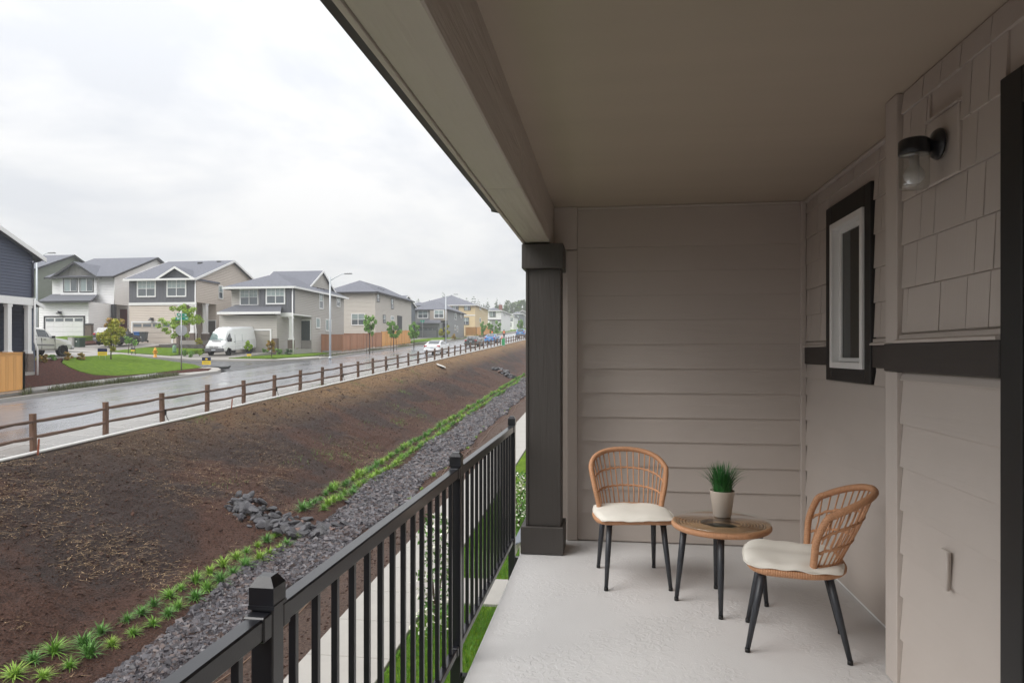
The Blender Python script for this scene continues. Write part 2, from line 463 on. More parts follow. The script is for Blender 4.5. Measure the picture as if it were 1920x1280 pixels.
wall = thing('window_wall', 'greige wall of siding and shingles around the narrow window', 'wall', (XW, 4.3, 0))
b = MB(); b.box(XW, XW + .12, 3.1, YB + .1, -.2, 1.265); b.box(XW, XW + .12, 3.1, YB + .1, 2.385, ZC + .03)
b.box(XW, XW + .12, 3.1, 4.02, 1.265, 2.385); b.box(XW, XW + .12, 4.81, YB + .1, 1.265, 2.385); b.build('sheathing', M_trim, wall, True)
zs2 = [.022] + [Z1 + .185 * k for k in range(1, 7)] + [1.262]
lap_boards(wall, (XW, YB - .036, 0), (0, -1, 0), (-1, 0, 0), YB - .036 - 3.30, zs2, M_sidY)
lap_boards(wall, (XW, YB - .036, 0), (0, -1, 0), (-1, 0, 0), YB - .036 - 4.83, [1.2645, BZ0 - .002], M_sidY)
lap_boards(wall, (XW, 4.0, 0), (0, -1, 0), (-1, 0, 0), .70, [1.2645, BZ0 - .002], M_sidY)
for a, c in ((3.30, 4.018), (4.812, YB - .036)):
    b = MB(); b.bbox(XW - .022, XW, a, c, BZ0, BZ1, .003); b.build('belly_band', M_darkY, wall, True)
    b = MB(); b.prism([(XW, a, BZ1 + .001), (XW - .036, a, BZ1 + .001), (XW - .036, a, BZ1 + .010), (XW - .018, a, BZ1 + .018), (XW - .018, a, BZ1 + .034), (XW, a, BZ1 + .040)], (0, c - a, 0))
    b.build('drip_cap', M_trim, wall, True)
shingles(wall, XW, 3.30, YB - .036, BZ1 + .044, ZC - .02, .187, [(4.016, 4.814, 1.2, 2.389)], 3)
b = MB(); b.bbox(XW - .03, XW - .0, 3.30, YB - .036, ZC - .018, ZC - .002, .002); b.build('top_trim', M_trim, wall, True)
b = MB(); b.bbox(XW - .012, XW, 3.30, YB - .036, .002, .020, .002); b.build('base_trim', M_vinyl, wall, True)

# narrow window: black-brown casing, deep white frame, dark glass
w = thing('window', 'narrow white framed window in a black casing above the wicker armless chair', 'window', (XW, 4.4, 1.3))
ca_ = MB(); T = .028
ca_.bbox(XW - T, XW + .02, 4.022, 4.118, 1.268, 2.382, .003); ca_.bbox(XW - T, XW + .02, 4.692, 4.808, 1.268, 2.382, .003)
ca_.bbox(XW - T, XW + .02, 4.119, 4.691, 2.262, 2.382, .003); ca_.bbox(XW - T, XW + .02, 4.119, 4.691, 1.268, 1.346, .003)
ca_.build('casing', M_door, w, True)
fr = MB(); FX = XW - .042
for y0, y1, z0, z1 in ((4.120, 4.159, 1.348, 2.260), (4.652, 4.690, 1.348, 2.260), (4.159, 4.651, 2.222, 2.260), (4.159, 4.651, 1.348, 1.386)):
    fr.bbox(FX, XW + .07, y0, y1, z0, z1, .003)
f_ = fr.build('frame', M_vinyl, w, True)
sa_ = MB(); SXn = XW + .004
for y0, y1, z0, z1 in ((4.160, 4.182, 1.388, 2.220), (4.618, 4.650, 1.388, 2.220), (4.183, 4.617, 2.192, 2.220), (4.183, 4.617, 1.388, 1.412)):
    sa_.bbox(SXn, SXn + .03, y0, y1, z0, z1, .003)
sa_.build('sash', M_vinyl, f_, False).location = -Vector(w.location)
pg = MB(); pg.box(SXn + .012, SXn + .018, 4.180, 4.620, 1.410, 2.194)
pane_m = mat('window_glass', (.018, .022, .018), .03, .3, 2, spec=.45)
pg.build('pane', pane_m, w, True)

# nearer wall with the lamp
wall = thing('lamp_wall', 'greige wall of siding below and shingles above, carrying the jar lamp', 'wall', (XN, 2.6, 0))
b = MB(); b.box(XN, XN + .10, 2.28, 3.282, -.2, ZC + .03); b.box(XN + .101, XW + .14, 3.20, 3.282, -.2, ZC + .03)
b.box(XN, XN + .1, YN, 2.28, 2.32, ZC + .03); b.box(XN, XN + .1, YN, 1.05, -.2, 2.32); b.build('sheathing', M_trim, wall, True)
b = MB(); b.bbox(XN - .03, XN - .001, 3.19, 3.312, .004, BZ0 - .003, .003); b.build('corner_board', M_trim, wall, True)
b = MB(); b.bbox(XN - .03, XN - .001, 3.19, 3.312, BZ1 + .002, ZC - .002, .003); b.build('corner_board', M_trim, wall, True)
b = MB(); b.bbox(XN, XW + .02, 3.284, 3.312, .004, ZC - .002, .003); b.build('return_board', M_trim, wall, True)
lap_boards(wall, (XN, 3.188, 0), (0, -1, 0), (-1, 0, 0), 3.188 - 2.388, [.006] + [Z1 + .185 * k for k in range(1, 8)] + [BZ0 - .003], M_sidY)
b = MB(); b.bbox(XN - .036, XN, 2.388, 3.314, BZ0 - .001, BZ1, .003); b.build('belly_band', M_darkY, wall, True)
b = MB(); a, c = 2.388, 3.188; b.prism([(XN, a, BZ1 + .001), (XN - .046, a, BZ1 + .001), (XN - .046, a, BZ1 + .012), (XN - .02, a, BZ1 + .020), (XN - .02, a, BZ1 + .036), (XN, a, BZ1 + .042)], (0, c - a, 0))
b.build('drip_cap', M_trim, wall, True)
shingles(wall, XN, .6, 3.188, BZ1 + .045, ZC - .004, .187, [(.6, 2.392, 1.2, 2.309), (2.675, 2.925, 2.085, 2.345)], 8)
b = MB(); b.bbox(XN - .020, XN, 2.68, 2.92, 2.09, 2.34, .004); b.build('mounting_block', M_shing, wall, True)
b = MB(); b.prism([(XN, 2.67, 2.341), (XN - .030, 2.67, 2.341), (XN - .030, 2.67, 2.347), (XN, 2.67, 2.36)], (0, .26, 0)); b.build('drip_flashing', M_trim, wall, True)

# patio door at the right edge
d = thing('patio_door', 'black cased glass patio door beside the lamp wall', 'door', (XN, 1.7, 0))
b = MB(); b.bbox(XN - .034, XN + .02, 2.27, 2.386, .004, 2.304, .004); b.bbox(XN - .034, XN + .02, 1.05, 1.15, .004, 2.304, .004)
b.bbox(XN - .034, XN + .02, 1.151, 2.269, 2.19, 2.304, .004); b.build('casing', M_door, d, True)
b = MB(); b.bbox(XN + .022, XN + .07, 1.152, 1.26, .01, 2.188, .004); b.bbox(XN + .022, XN + .07, 2.16, 2.268, .01, 2.188, .004)
b.bbox(XN + .022, XN + .07, 1.261, 2.159, 2.08, 2.188, .004); b.bbox(XN + .022, XN + .07, 1.261, 2.159, .01, .2, .004); b.build('door_leaf', M_door, d, True)
b = MB(); b.box(XN + .04, XN + .05, 1.255, 2.165, .195, 2.085); b.build('pane', pane_m, d, True)
b = MB(); b.tube([(XN + .02, 1.21, 1.0), (XN - .03, 1.21, 1.0), (XN - .03, 1.32, 1.0)], .011); b.build('handle', M_black, d, True)

# the other end of the balcony, behind the camera
wall = thing('rear_end_wall', 'greige lap siding wall at the other end of the balcony', 'wall', (.6, YN, 0))
b = MB(); b.box(-.56, XN, YN - .12, YN, -.2, ZC + .03); b.build('sheathing', M_trim, wall, True)
lap_boards(wall, (XN - .01, YN, 0), (-1, 0, 0), (0, 1, 0), XN + .5, zs, M_sidX)

# beam, its drip edge and the metal gutter outside it
BX0, BX1, BZ = -.600, -.416, 2.235
bm_ = thing('balcony_beam', 'long greige wood grain beam over the railing, resting on the dark column', 'beam', (-.5, 2, BZ))
b = MB(); b.bbox(BX0 + .004, BX1, YN - .2, 3.315, BZ, ZC + .16, .006); b.build('beam_board', M_beamP, bm_, True)
b = MB(); b.bbox(BX0 + .004, BX1, 3.318, 5.34, BZ, ZC + .16, .006); b.build('beam_board', M_beamP, bm_, True)
b = MB(); b.bbox(BX0 - .016, BX0 + .002, YN - .2, 5.34, BZ - .006, BZ + .2, .003); b.build('fascia_board', M_trim, bm_, True)
gt = thing('roof_gutter', 'dark metal gutter along the outside of the balcony beam', 'gutter', (-.64, 1, BZ))
b = MB(); GX = BX0 - .018
b.prism([(GX, YN - .2, BZ + .012), (GX - .045, YN - .2, BZ + .022), (GX - .06, YN - .2, BZ + .10), (GX, YN - .2, BZ + .10)], (0, 3.93 - YN + .2, 0))
b.build('trough', mat('gutter_metal', (.035, .032, .032), .45, .15, 8), gt, True)
b = MB(); b.prism([(GX - .004, 3.931, BZ + .008), (GX - .050, 3.931, BZ + .018), (GX - .066, 3.931, BZ + .106), (GX - .004, 3.931, BZ + .106)], (0, .006, 0))
b.build('end_cap', MATS['gutter_metal'], gt, True)

# square column
cl = thing('balcony_column', 'dark wood grain square column with wider cap and base at the balcony corner', 'column', (-.465, 5.09, 0))
b = MB(); b.bbox(-.577, -.353, 4.965, 5.20, .201, 2.06, .003); b.build('shaft', M_dark, cl, True)
for sx in (-1, 1):
    b = MB(); x = -.465 + sx * .1165; b.bbox(x - .009, x + .009, 4.958, 5.207, .2015, 2.059, .002); b.build('edge_board', M_dark, cl, True)
b = MB(); b.bbox(-.625, -.318, 4.93, 5.24, .004, .199, .004); b.build('base', M_dark, cl, True)
b = MB(); b.bbox(-.617, -.320, 4.93, 5.24, 2.045, 2.222, .004); b.build('cap', M_dark, cl, True)

# railing
RX, RH = -.706, .914
rl = thing('balcony_railing', 'black metal balcony railing with square pickets and capped posts', 'railing', (RX, 2, 0))
post_y = [-.45, 1.365, 3.18, 5.07]
hp = .0245
for i, y in enumerate(post_y):
    b = MB(); b.bbox(RX - hp, RX + hp, y - hp, y + hp, -.30, .915, .003); p = b.build('post', M_black, rl, True)
    c_ = MB(); q = hp + .0025
    c_.box(RX - q, RX + q, y - q, y + q, .916, .958)
    c_.add([(RX - q, y - q, .9585), (RX + q, y - q, .9585), (RX + q, y + q, .9585), (RX - q, y + q, .9585),
            (RX - .0145, y - .0145, .978), (RX + .0145, y - .0145, .978), (RX + .0145, y + .0145, .978), (RX - .0145, y + .0145, .978)],
           [(0, 1, 5, 4), (1, 2, 6, 5), (2, 3, 7, 6), (3, 0, 4, 7), (4, 5, 6, 7)])
    q2 = hp + .0042
    c_.box(RX - q2, RX + q2, y - q2, y + q2, .914, .922)
    k = c_.build('post_cap', M_black, p, False); k.location = -Vector(rl.location)
    m_ = MB(); m_.box(RX + hp + .001, -.636, y - .02, y + .02, -.22, -.06); m_.build('mounting_bracket', M_black, rl, True)
for y0, y1 in zip(post_y, post_y[1:]):
    b = MB(); b.bbox(RX - .020, RX + .020, y0 + hp, y1 - hp, RH - .052, RH - .008, .004); b.build('top_rail', M_black, rl, True)
    b = MB(); b.bbox(RX - .016, RX + .016, y0 + hp, y1 - hp, .045, .078, .003); b.build('bottom_rail', M_black, rl, True)
    for s_, y in ((1, y0), (-1, y1)):
        b = MB(); ya, yb = sorted((y + s_ * (hp + .001), y + s_ * (hp + .034)))
        b.bbox(RX - .0235, RX + .0235, ya, yb, RH - .056, RH - .0045, .003); b.build('rail_bracket', M_black, rl, True)
        b = MB(); b.bbox(RX - .020, RX + .020, ya, yb, .040, .083, .003); b.build('rail_bracket', M_black, rl, True)
    n = 14; sp = (y1 - y0) / (n + 1)
    me = None
    for k in range(n):
        if me is None:
            b = MB(); b.bbox(-.0085, .0085, -.0085, .0085, .079, RH - .053, .0012); o = b.build('baluster', M_black, rl); me = o.data
        else:
            o = bpy.data.objects.new('baluster', me); COL.objects.link(o); o.parent = rl
        o.location = (0, y0 + sp * (k + 1) - 2, 0)

# jar lamp
lp = thing('wall_lamp', 'black jar lamp with ribbed glass on the shingled wall', 'lamp', (XN - .03, 2.80, 2.22))
b = MB(); b.lathe([(.001, 0), (.058, 0), (.058, -.006), (.050, -.018), (.028, -.026), (.020, -.034), (.001, -.036)], 28, (XN - .031, 2.80, 2.225), axis='x'); b.build('backplate', M_black, lp, True)
b = MB(); b.tube([(XN - .055, 2.80, 2.225), (XN - .075, 2.80, 2.222), (XN - .095, 2.80, 2.215)], .012, 12); b.build('arm', M_black, lp, True)
JX, JY = XN - .118, 2.80
b = MB(); b.lathe([(.0, .06), (.045, .058), (.0545, .05), (.0545, .006), (.052, 0), (.0, 0)], 32, (JX, JY, 2.188)); b.build('cap', M_black, lp, True)
jr = [(.049, 0)]
for k in range(11): z = -.004 - k * .0105; jr += [(.0525, z - .003), (.0470, z - .0075)]
jr += [(.050, -.120), (.046, -.126), (.0, -.127)]
b = MB(); b.lathe(jr, 40, (JX, JY, 2.187)); 
gm = clear_glass('ribbed_glass', (.86, .87, .86), 1.9, .2)
b.build('glass_jar', gm, lp, True)
b = MB(); b.lathe([(.0, -.108), (.020, -.106), (.034, -.092), (.036, -.074), (.030, -.056), (.017, -.040), (.015, -.004), (.0, -.002)], 20, (JX, JY, 2.187)); b.build('bulb', mat('frosted_bulb', (.86, .85, .84), .3, .02), lp, True)
# outlet cover on the siding
oc = thing('outlet_cover', 'small greige outlet cover on the siding below the lamp', 'outlet cover', (XN - .02, 2.76, .65))
Yo = 2.745; 
b = MB(); b.bbox(XN - .027, XN - .016, Yo - .010, Yo + .055, .572, .712, .003); b.build('back_plate', M_sidY, oc, True)
b = MB(); b.tube([(XN - .034, Yo - .016, .572), (XN - .034, Yo - .016, .712)], .0055, 8); b.build('hinge', M_trim, oc, True)

# ------------------------------------------------------------------ wicker chairs, table, plant
M_wick = mat('tan_wicker', (.53, .275, .145), .5, .22, 55, bump=.25, bscale=160, spec=.45)
M_wickD = mat('tan_wicker_flat', (.50, .26, .135), .55, .25, 40, bump=.3, bscale=120)
M_leg = mat('charcoal_leg', (.030, .033, .040), .42, .08, 12)
M_foot = mat('rubber_foot', (.008, .008, .008), .6)
M_cush = mat('cream_cushion', (.80, .765, .69), .85, .04, 5, bump=.25, bscale=14, dist=.006)

def wrapped(mb, pts, r, pitch=.0075, n=10, closed=False):
    """tube wound with flat cane: a shallow groove every pitch"""
    P = [Vector(p) for p in pts]
    if closed: P = P + [P[0]]
    seg = [0]
    for a, c in zip(P, P[1:]): seg.append(seg[-1] + (c - a).length)
    Ln = seg[-1]; N = max(4, int(Ln / pitch)); out = []; R = []
    def at(s):
        for i in range(len(seg) - 1):
            if s <= seg[i + 1] + 1e-9: return P[i].lerp(P[i + 1], (s - seg[i]) / max(1e-9, seg[i + 1] - seg[i]))
        return P[-1]
    for k in range(N):
        for fr_, rr in ((.03, .86), (.22, 1.0), (.78, 1.0), (.97, .86)):
            out.append(at((k + fr_) / N * Ln)); R.append(r * rr)
    mb.tube(out, R, n, True, True, closed)
def smooth_path(pts, n=8):
    P = [Vector(p) for p in pts]; out = []
    for i in range(len(P) - 1):
        p0 = P[max(i - 1, 0)]; p1 = P[i]; p2 = P[i + 1]; p3 = P[min(i + 2, len(P) - 1)]
        for k in range(n):
            t = k / n
            out.append(.5 * ((2 * p1) + (p2 - p0) * t + (2 * p0 - 5 * p1 + 4 * p2 - p3) * t * t + (3 * p1 - p0 - 3 * p2 + p3) * t ** 3))
    out.append(P[-1]); return out

def seat_outline(s=1.0, z=0):
    """D-shaped seat: broad straight front with a slight dip, round back"""
    pts = []
    for k in range(48):
        a = 2 * math.pi * k / 48
        c, s_ = math.cos(a), math.sin(a)
        e = .5 if s_ < 0 else .78
        x = .235 * math.copysign(abs(c) ** e, c); y = .215 * math.copysign(abs(s_) ** (e if s_ < 0 else .95), s_)
        if s_ < 0: y -= -.0
        dip = .012 * math.cos(x / .235 * math.pi / 2) * (1 if y < -.1 else 0)
        pts.append(Vector((x * s, y * s - .005, z + (dip if y < -.15 else 0))))
    return pts

def back_b(s):
    a = s * math.pi / 2
    return Vector((.190 * math.sin(a), .068 + .130 * math.cos(a), .430))
def back_t(s):
    a = s * math.pi / 2
    c = max(0.0, math.cos(a))
    sx = math.copysign(abs(math.sin(a)) ** .92, a)
    return Vector((.246 * sx, .098 + .252 * c ** .9, .650 + .130 * c ** .62))

def make_chair(label, loc, rz, group, puff=.002):
    t = thing('wicker_chair', label, 'chair', loc, rz, group)
    b = MB(); wrapped(b, seat_outline(1, .405), .019, .0105, 10, True); b.build('seat_rim', M_wick, t)
    b = MB(); o = seat_outline(.965, .40); n = len(o)
    for zz, fl in ((.394, True), (.412, False)):
        vs_ = [(p.x, p.y, zz) for p in o]; b.add(vs_, [tuple(range(n))[::-1] if fl else tuple(range(n))])
    b.build('seat_panel', M_wickD, t)
    for sx, sy in ((-1, -1), (1, -1), (-1, 1), (1, 1)):
        top = Vector((sx * .165, sy * .145 - .01, .392)); bot = Vector((sx * .196, sy * .225 - .002, .014))
        if sy > 0: bot.x = sx * .186
        b = MB(); b.tube([top, top.lerp(bot, .5), bot], [.0185, .0165, .0115], 14); l_ = b.build('leg', M_leg, t)
        b = MB(); b.tube([bot + Vector((0, 0, .006)), (bot.x, bot.y, .001)], .0128, 14); b.build('rubber_foot', M_foot, l_)
        b = MB(); b.tube([top + Vector((0, 0, .004)), top - Vector((0, 0, .012))], .024, 12); b.build('socket', M_leg, l_)
    # arch
    S = [i / 24 for i in range(-24, 25)]
    top = [back_t(s) for s in S]
    left = [Vector((-.196, .062, .405)), Vector((-.208, .068, .48)), Vector((-.229, .078, .575))]
    right = [Vector((-p.x, p.y, p.z)) for p in left][::-1]
    path = smooth_path(left + top[1:-1:2] + right, 6)
    b = MB(); wrapped(b, path, .0172, .0105, 10); b.build('back_arch', M_wick, t)
    b = MB(); wrapped(b, smooth_path([back_b(s) for s in [i / 8 for i in range(-8, 9)]], 4), .0175, .0078, 10); b.build('lower_band', M_wick, t)
    nsp = 18
    for i in range(nsp):
        s = -0.93 + 1.86 * i / (nsp - 1)
        p0, p1 = back_b(s), back_t(s * .97)
        mid = p0.lerp(p1, .5) + Vector((0, .008, 0))
        b = MB(); b.tube([p0, p0.lerp(mid, .5), mid, mid.lerp(p1, .5), p1], .0043, 6); b.build('spindle', M_wick, t)
    for h in (.34, .66):
        pts = []
        for k in range(81):
            s = -1 + 2 * k / 80
            sd = Vector((math.copysign(.246, s), .03, .62)) if abs(s) == 1 else None
            p = back_b(s).lerp(back_t(s), h) + Vector((0, .008 * math.sin(h * math.pi), 0))
            pts.append(p + Vector((0, 0, .0022 * math.sin(k * 2.3))))
        b = MB(); wrapped(b, pts, .0062, .012, 7)
        b.tube([p + Vector((0, 0, .008 * math.sin(i * 1.1))) for i, p in enumerate(pts)], .0032, 6)
        b.build('woven_ring', M_wick, t)
    # cushion: pillow grid with puckered edge
    N = 30; V = []; Fq = []
    r = random.Random(hash(label) % 1000)
    ph = [r.uniform(0, 6) for _ in range(6)]
    for side in (1, -1):
        for j in range(N + 1):
            for i in range(N + 1):
                u = -1 + 2 * i / N; v = -1 + 2 * j / N
                x = u * math.sqrt(1 - .22 * v * v) ; y = v * math.sqrt(1 - .22 * u * u)
                edge = max(0, (1 - u ** 6) * (1 - v ** 6)) ** .55
                wr = puff * (math.sin(4.5 * u + 2.2 * v + ph[0]) * math.sin(3.1 * v - 2.4 * u + ph[1]) + .5 * math.sin(11 * u * v + 3 * u + ph[4])) + .0008 * math.sin(17 * u + ph[2]) * (1 - edge)
                th = (.021 if side > 0 else .010) * edge
                zc = .432 + side * th + (wr * 1.3 if side > 0 else 0) - (.006 * (1 - edge))
                corner = .010 * (abs(u) * abs(v)) ** 6
                V.append((x * .245 * (1 + corner), y * .232 - .02, zc))
        o_ = 0 if side > 0 else (N + 1) ** 2
        for j in range(N):
            for i in range(N):
                a = o_ + j * (N + 1) + i; q = (a, a + 1, a + N + 2, a + N + 1)
                Fq.append(q if side > 0 else q[::-1])
    return t, V, Fq
def cushion(t, V, Fq, label):
    c = np_mesh('seat_cushion', V, Fq, M_cush, None, True)
    c.location = t.location; c.rotation_euler = t.rotation_euler
    b = MB(); N = 30
    ring = [V[i] for i in range(N)] + [V[j * (N + 1) + N] for j in range(N)] + [V[N * (N + 1) + N - i] for i in range(N)] + [V[(N - j) * (N + 1)] for j in range(N)]
    b.tube(ring, .0035, 6, closed=True); b.build('piping', M_cush, c)
    tag(c, label, 'cushion', 'cream seat cushions on the wicker chairs')
t1, V1, F1 = make_chair('tan wicker chair facing out from the end wall, beside the column', (.148, 4.50, 0), math.radians(8), 'wicker chairs on the balcony')
cushion(t1, V1, F1, 'smooth cream cushion on the wicker chair against the end wall')
t2, V2, F2 = make_chair('tan wicker chair turned towards the round table, its back to the window wall', (.925, 3.62, 0), math.radians(-101), 'wicker chairs on the balcony', .005)
cushion(t2, V2, F2, 'creased cream cushion on the wicker chair below the window')

tb = thing('round_side_table', 'round wicker side table with glass top and four charcoal legs', 'table', (.642, 4.127, 0))
TR = .262
b = MB(); wrapped(b, [(TR * math.cos(a), TR * math.sin(a), .452) for a in [2 * math.pi * k / 64 for k in range(64)]], .0175, .0085, 10, True); b.build('wicker_rim', M_wick, tb)
for k in range(8):
    r_ = .118 + k * .0176
    b = MB(); b.tube([(r_ * math.cos(a), r_ * math.sin(a), .458 + .0015 * math.sin(7 * a + k)) for a in [2 * math.pi * i / 56 for i in range(56)]], .0072, 7, closed=True); b.build('cane_ring', M_wick, tb)
b = MB(); b.lathe([(.108, .436), (.250, .436), (.250, .443), (.108, .443), (.108, .436)], 48); b.build('under_ring', M_wickD, tb)
for a in (178, 261, -4, 88):
    a = math.radians(a)
    top = Vector((.205 * math.cos(a), .205 * math.sin(a), .445)); bot = Vector((.250 * math.cos(a), .250 * math.sin(a), .014))
    b = MB(); b.tube([top, top.lerp(bot, .5), bot], [.0200, .0175, .0115], 14); l_ = b.build('leg', M_leg, tb)
    b = MB(); b.tube([bot + Vector((0, 0, .006)), (bot.x, bot.y, .001)], .0128, 14); b.build('rubber_foot', M_foot, l_)
b = MB(); b.lathe([(.0, .4735), (.272, .4735), (.274, .4755), (.272, .4785), (.0, .4785)], 64)
tg = clear_glass('table_glass', (.95, .985, .97), 1.55, .12)
b.build('glass_top', tg, tb)

pp = at_z(1343, 962, .479)
pot = thing('potted_grass', 'dark green artificial grass in a beige pot on the round table', 'plant', (.665, 4.225, .4787))
b = MB(); b.lathe([(.0, .0), (.048, .0), (.051, .003), (.0715, .150), (.0725, .153), (.069, .153), (.064, .135), (.0, .132)], 40); b.build('pot', mat('beige_pot', (.62, .54, .46), .38, .06, 9), pot)
b = MB(); b.lathe([(.0, .136), (.06, .1345), (.0645, .133)], 24); b.build('soil', mat('dark_soil', (.02, .016, .012), .9, .4, 60), pot)
V = []; Q = []
for k in range(300):
    a = NR.uniform(0, 6.283); r0 = .050 * math.sqrt(NR.uniform(0, 1)); ln = NR.uniform(.11, .215)
    lean = NR.uniform(.08, .74) * (r0 / .050) + .04
    if k < 16: lean = NR.uniform(.75, 1.05); ln = NR.uniform(.16, .24)
    a2 = a + NR.normal(0, .3); w_ = NR.uniform(.0025, .0045)
    bx, by = r0 * math.cos(a), r0 * math.sin(a); px_, py_ = -math.sin(a2), math.cos(a2); o = len(V)
    for j in range(6):
        s = j / 5; out = ln * lean * s ** 1.8; up = ln * (s - .42 * lean * s ** 2.2)
        ww = w_ * (1 - s) ** .5 if j < 5 else .0003
        cx, cy_, cz = bx + out * math.cos(a2), by + out * math.sin(a2), .128 + up
        V += [(cx + px_ * ww, cy_ + py_ * ww, cz), (cx - px_ * ww, cy_ - py_ * ww, cz)]
    for j in range(5): Q.append((o + 2 * j, o + 2 * j + 1, o + 2 * j + 3, o + 2 * j + 2))
np_mesh('grass_blades', V, Q, mat('artificial_grass', (.028, .15, .03), .45, .35, 30), pot, True)
# ------------------------------------------------------------------ ground, swale, street
TILT = math.atan(G)
def ground_mat():
    return mat('far_ground', (.06, .075, .035), .9, .3, .05, col2=(.09, .075, .05))
# one big sheet, a little below everything laid on it, rising with the street and levelling off towards the hills
xs = np.array([-1500, -900, -500, -300, -200, -129.1, -90, -60, -40, -29.1, -26, -16.5, -14.35, -14.2, -10, -6, -4, -1, 5, 20, 60, 150, 400, 1000])
ys = np.array([-400, -150, -60, -20, 0, 10, 20, 40, 60, 80, 100, 140, 180, 240, 300, 360, 440, 540, 700, 1000, 1600])
def far_rise(y): return G * np.minimum(y, 420) + .012 * np.maximum(0, y - 420)
V = []
for y in ys:
    for x in xs:
        z = float(prof(max(min(x, 60), -129.1))) - (.45 if x < -14.3 else .25)
        if x > -14.25: z -= .35
        V.append((x, y, z + far_rise(np.array(y))))
nx = len(xs)
Q = [(j * nx + i, j * nx + i + 1, (j + 1) * nx + i + 1, (j + 1) * nx + i) for j in range(len(ys) - 1) for i in range(nx - 1)]
structure(np_mesh('ground', V, Q, ground_mat()))

def soil_mat():
    m = mat('wet_soil', (.05, .04, .036), .85, .3, 3)
    nt = m.node_tree; L = nt.links.new; b = nt.nodes['Principled BSDF']
    tc = next(n for n in nt.nodes if n.type == 'TEX_COORD')
    def noise(sc, det=5, dist=0):
        n = nt.nodes.new('ShaderNodeTexNoise'); n.inputs['Scale'].default_value = sc; n.inputs['Detail'].default_value = det
        n.inputs['Distortion'].default_value = dist; n.inputs['Roughness'].default_value = .62; L(tc.outputs['Object'], n.inputs['Vector']); return n.outputs['Fac']
    def ramp(src, a, c):
        r = nt.nodes.new('ShaderNodeMapRange'); r.inputs['From Min'].default_value = a; r.inputs['From Max'].default_value = c; L(src, r.inputs['Value']); return r.outputs[0]
    def mixc(f, A, B):
        x = nt.nodes.new('ShaderNodeMix'); x.data_type = 'RGBA'; L(f, x.inputs['Factor'])
        for k, c in (('A', A), ('B', B)):
            if isinstance(c, tuple): x.inputs[k].default_value = (*c, 1)
            else: L(c, x.inputs[k])
        return x.outputs['Result']
    sp = nt.nodes.new('ShaderNodeSeparateXYZ'); L(tc.outputs['Object'], sp.inputs[0])
    def math_(op, a, c):
        n = nt.nodes.new('ShaderNodeMath'); n.operation = op
        for i, q in enumerate((a, c)):
            if isinstance(q, (int, float)): n.inputs[i].default_value = q
            else: L(q, n.inputs[i])
        return n.outputs[0]
    big = noise(.28, 5, .6); mid = noise(1.6, 6, .3); fine = ramp(noise(26, 6), .34, .66); grit = noise(75, 3)
    low = ramp(sp.outputs['X'], -10.6, -8.4)                    # loose red-brown topsoil spread along the foot
    red = ramp(math_('ADD', math_('MULTIPLY', big, 1.0), math_('MULTIPLY', low, .16)), .47, .58)
    c1 = mixc(fine, (.024, .015, .013), (.082, .053, .044))
    c2 = mixc(fine, (.046, .021, .014), (.135, .066, .045))
    c = mixc(red, c1, c2)
    crest = ramp(sp.outputs['X'], -11.6, -13.3)                 # dead straw along the crest
    far = ramp(sp.outputs['Y'], 14, 34)
    st = math_('MULTIPLY', math_('MULTIPLY', crest, far), ramp(mid, .30, .48))
    c = mixc(st, c, mixc(fine, (.13, .075, .036), (.40, .25, .125)))
    pale = math_('MULTIPLY', ramp(mid, .60, .72), .35)
    c = mixc(pale, c, (.15, .12, .10))
    c = mixc(math_('MULTIPLY', ramp(sp.outputs['X'], -6.0, -5.3), .6), c, mixc(fine, (.075, .052, .042), (.21, .155, .125)))   # trodden, silted strip beside the path
    L(c, b.inputs['Base Color'])
    b.inputs['Specular IOR Level'].default_value = .22
    hgt = math_('ADD', math_('MULTIPLY', fine, 1.0), math_('MULTIPLY', grit, .45))
    bp = nt.nodes.new('ShaderNodeBump'); bp.inputs['Strength'].default_value = 1; bp.inputs['Distance'].default_value = .05
    L(hgt, bp.inputs['Height']); L(bp.outputs[0], b.inputs['Normal'])
    L(ramp(mid, .2, .8), b.inputs['Roughness'])
    mr = nt.nodes.new('ShaderNodeMapRange'); mr.inputs['To Min'].default_value = .55; mr.inputs['To Max'].default_value = .95
    L(mid, mr.inputs['Value']); L(mr.outputs[0], b.inputs['Roughness'])
    return m
M_soil = soil_mat()
ex = np.linspace(-4.2, -14.24, 190)
ey = [5.0]
while ey[-1] < 150: ey.append(ey[-1] + max(.05, (ey[-1] - 4) * .0075))
ey = np.array([-30, -10, 0] + ey)
def soil_z(x, y):
    e = np.clip((-x - 4.4) / 1.2, 0, 1) * np.clip((14.15 + x) / .5, 0, 1)
    n = fbm(x * .35, y * .35, 4, 3) * .30 + fbm(x * 1.3, y * 1.3, 4, 9) * .16 + fbm(x * 4.3, y * 4.3, 3, 5) * .13 + np.abs(fbm(x * 9, y * 9, 2, 15)) * .07 + fbm(x * .5 + 9, y * 2.3, 3, 25) * .10
    flat = np.where((x > -8.9) & (x < -5.8), .45, 1.0)
    return prof(x) + G * y + n * e * flat - .02
XX, YY = np.meshgrid(ex, ey)
ZZ = soil_z(XX, YY)
V = np.stack([XX.ravel(), YY.ravel(), ZZ.ravel()], 1); nx = len(ex); ny = len(ey)
I = np.arange(ny - 1)[:, None] * nx + np.arange(nx - 1)[None, :]
Q = np.stack([I, I + nx, I + nx + 1, I + 1], 2).reshape(-1, 4)
structure(np_mesh('soil_bank', V, Q, M_soil, None, True))
def sz(x, y): return float(soil_z(np.array([x]), np.array([y]))[0])

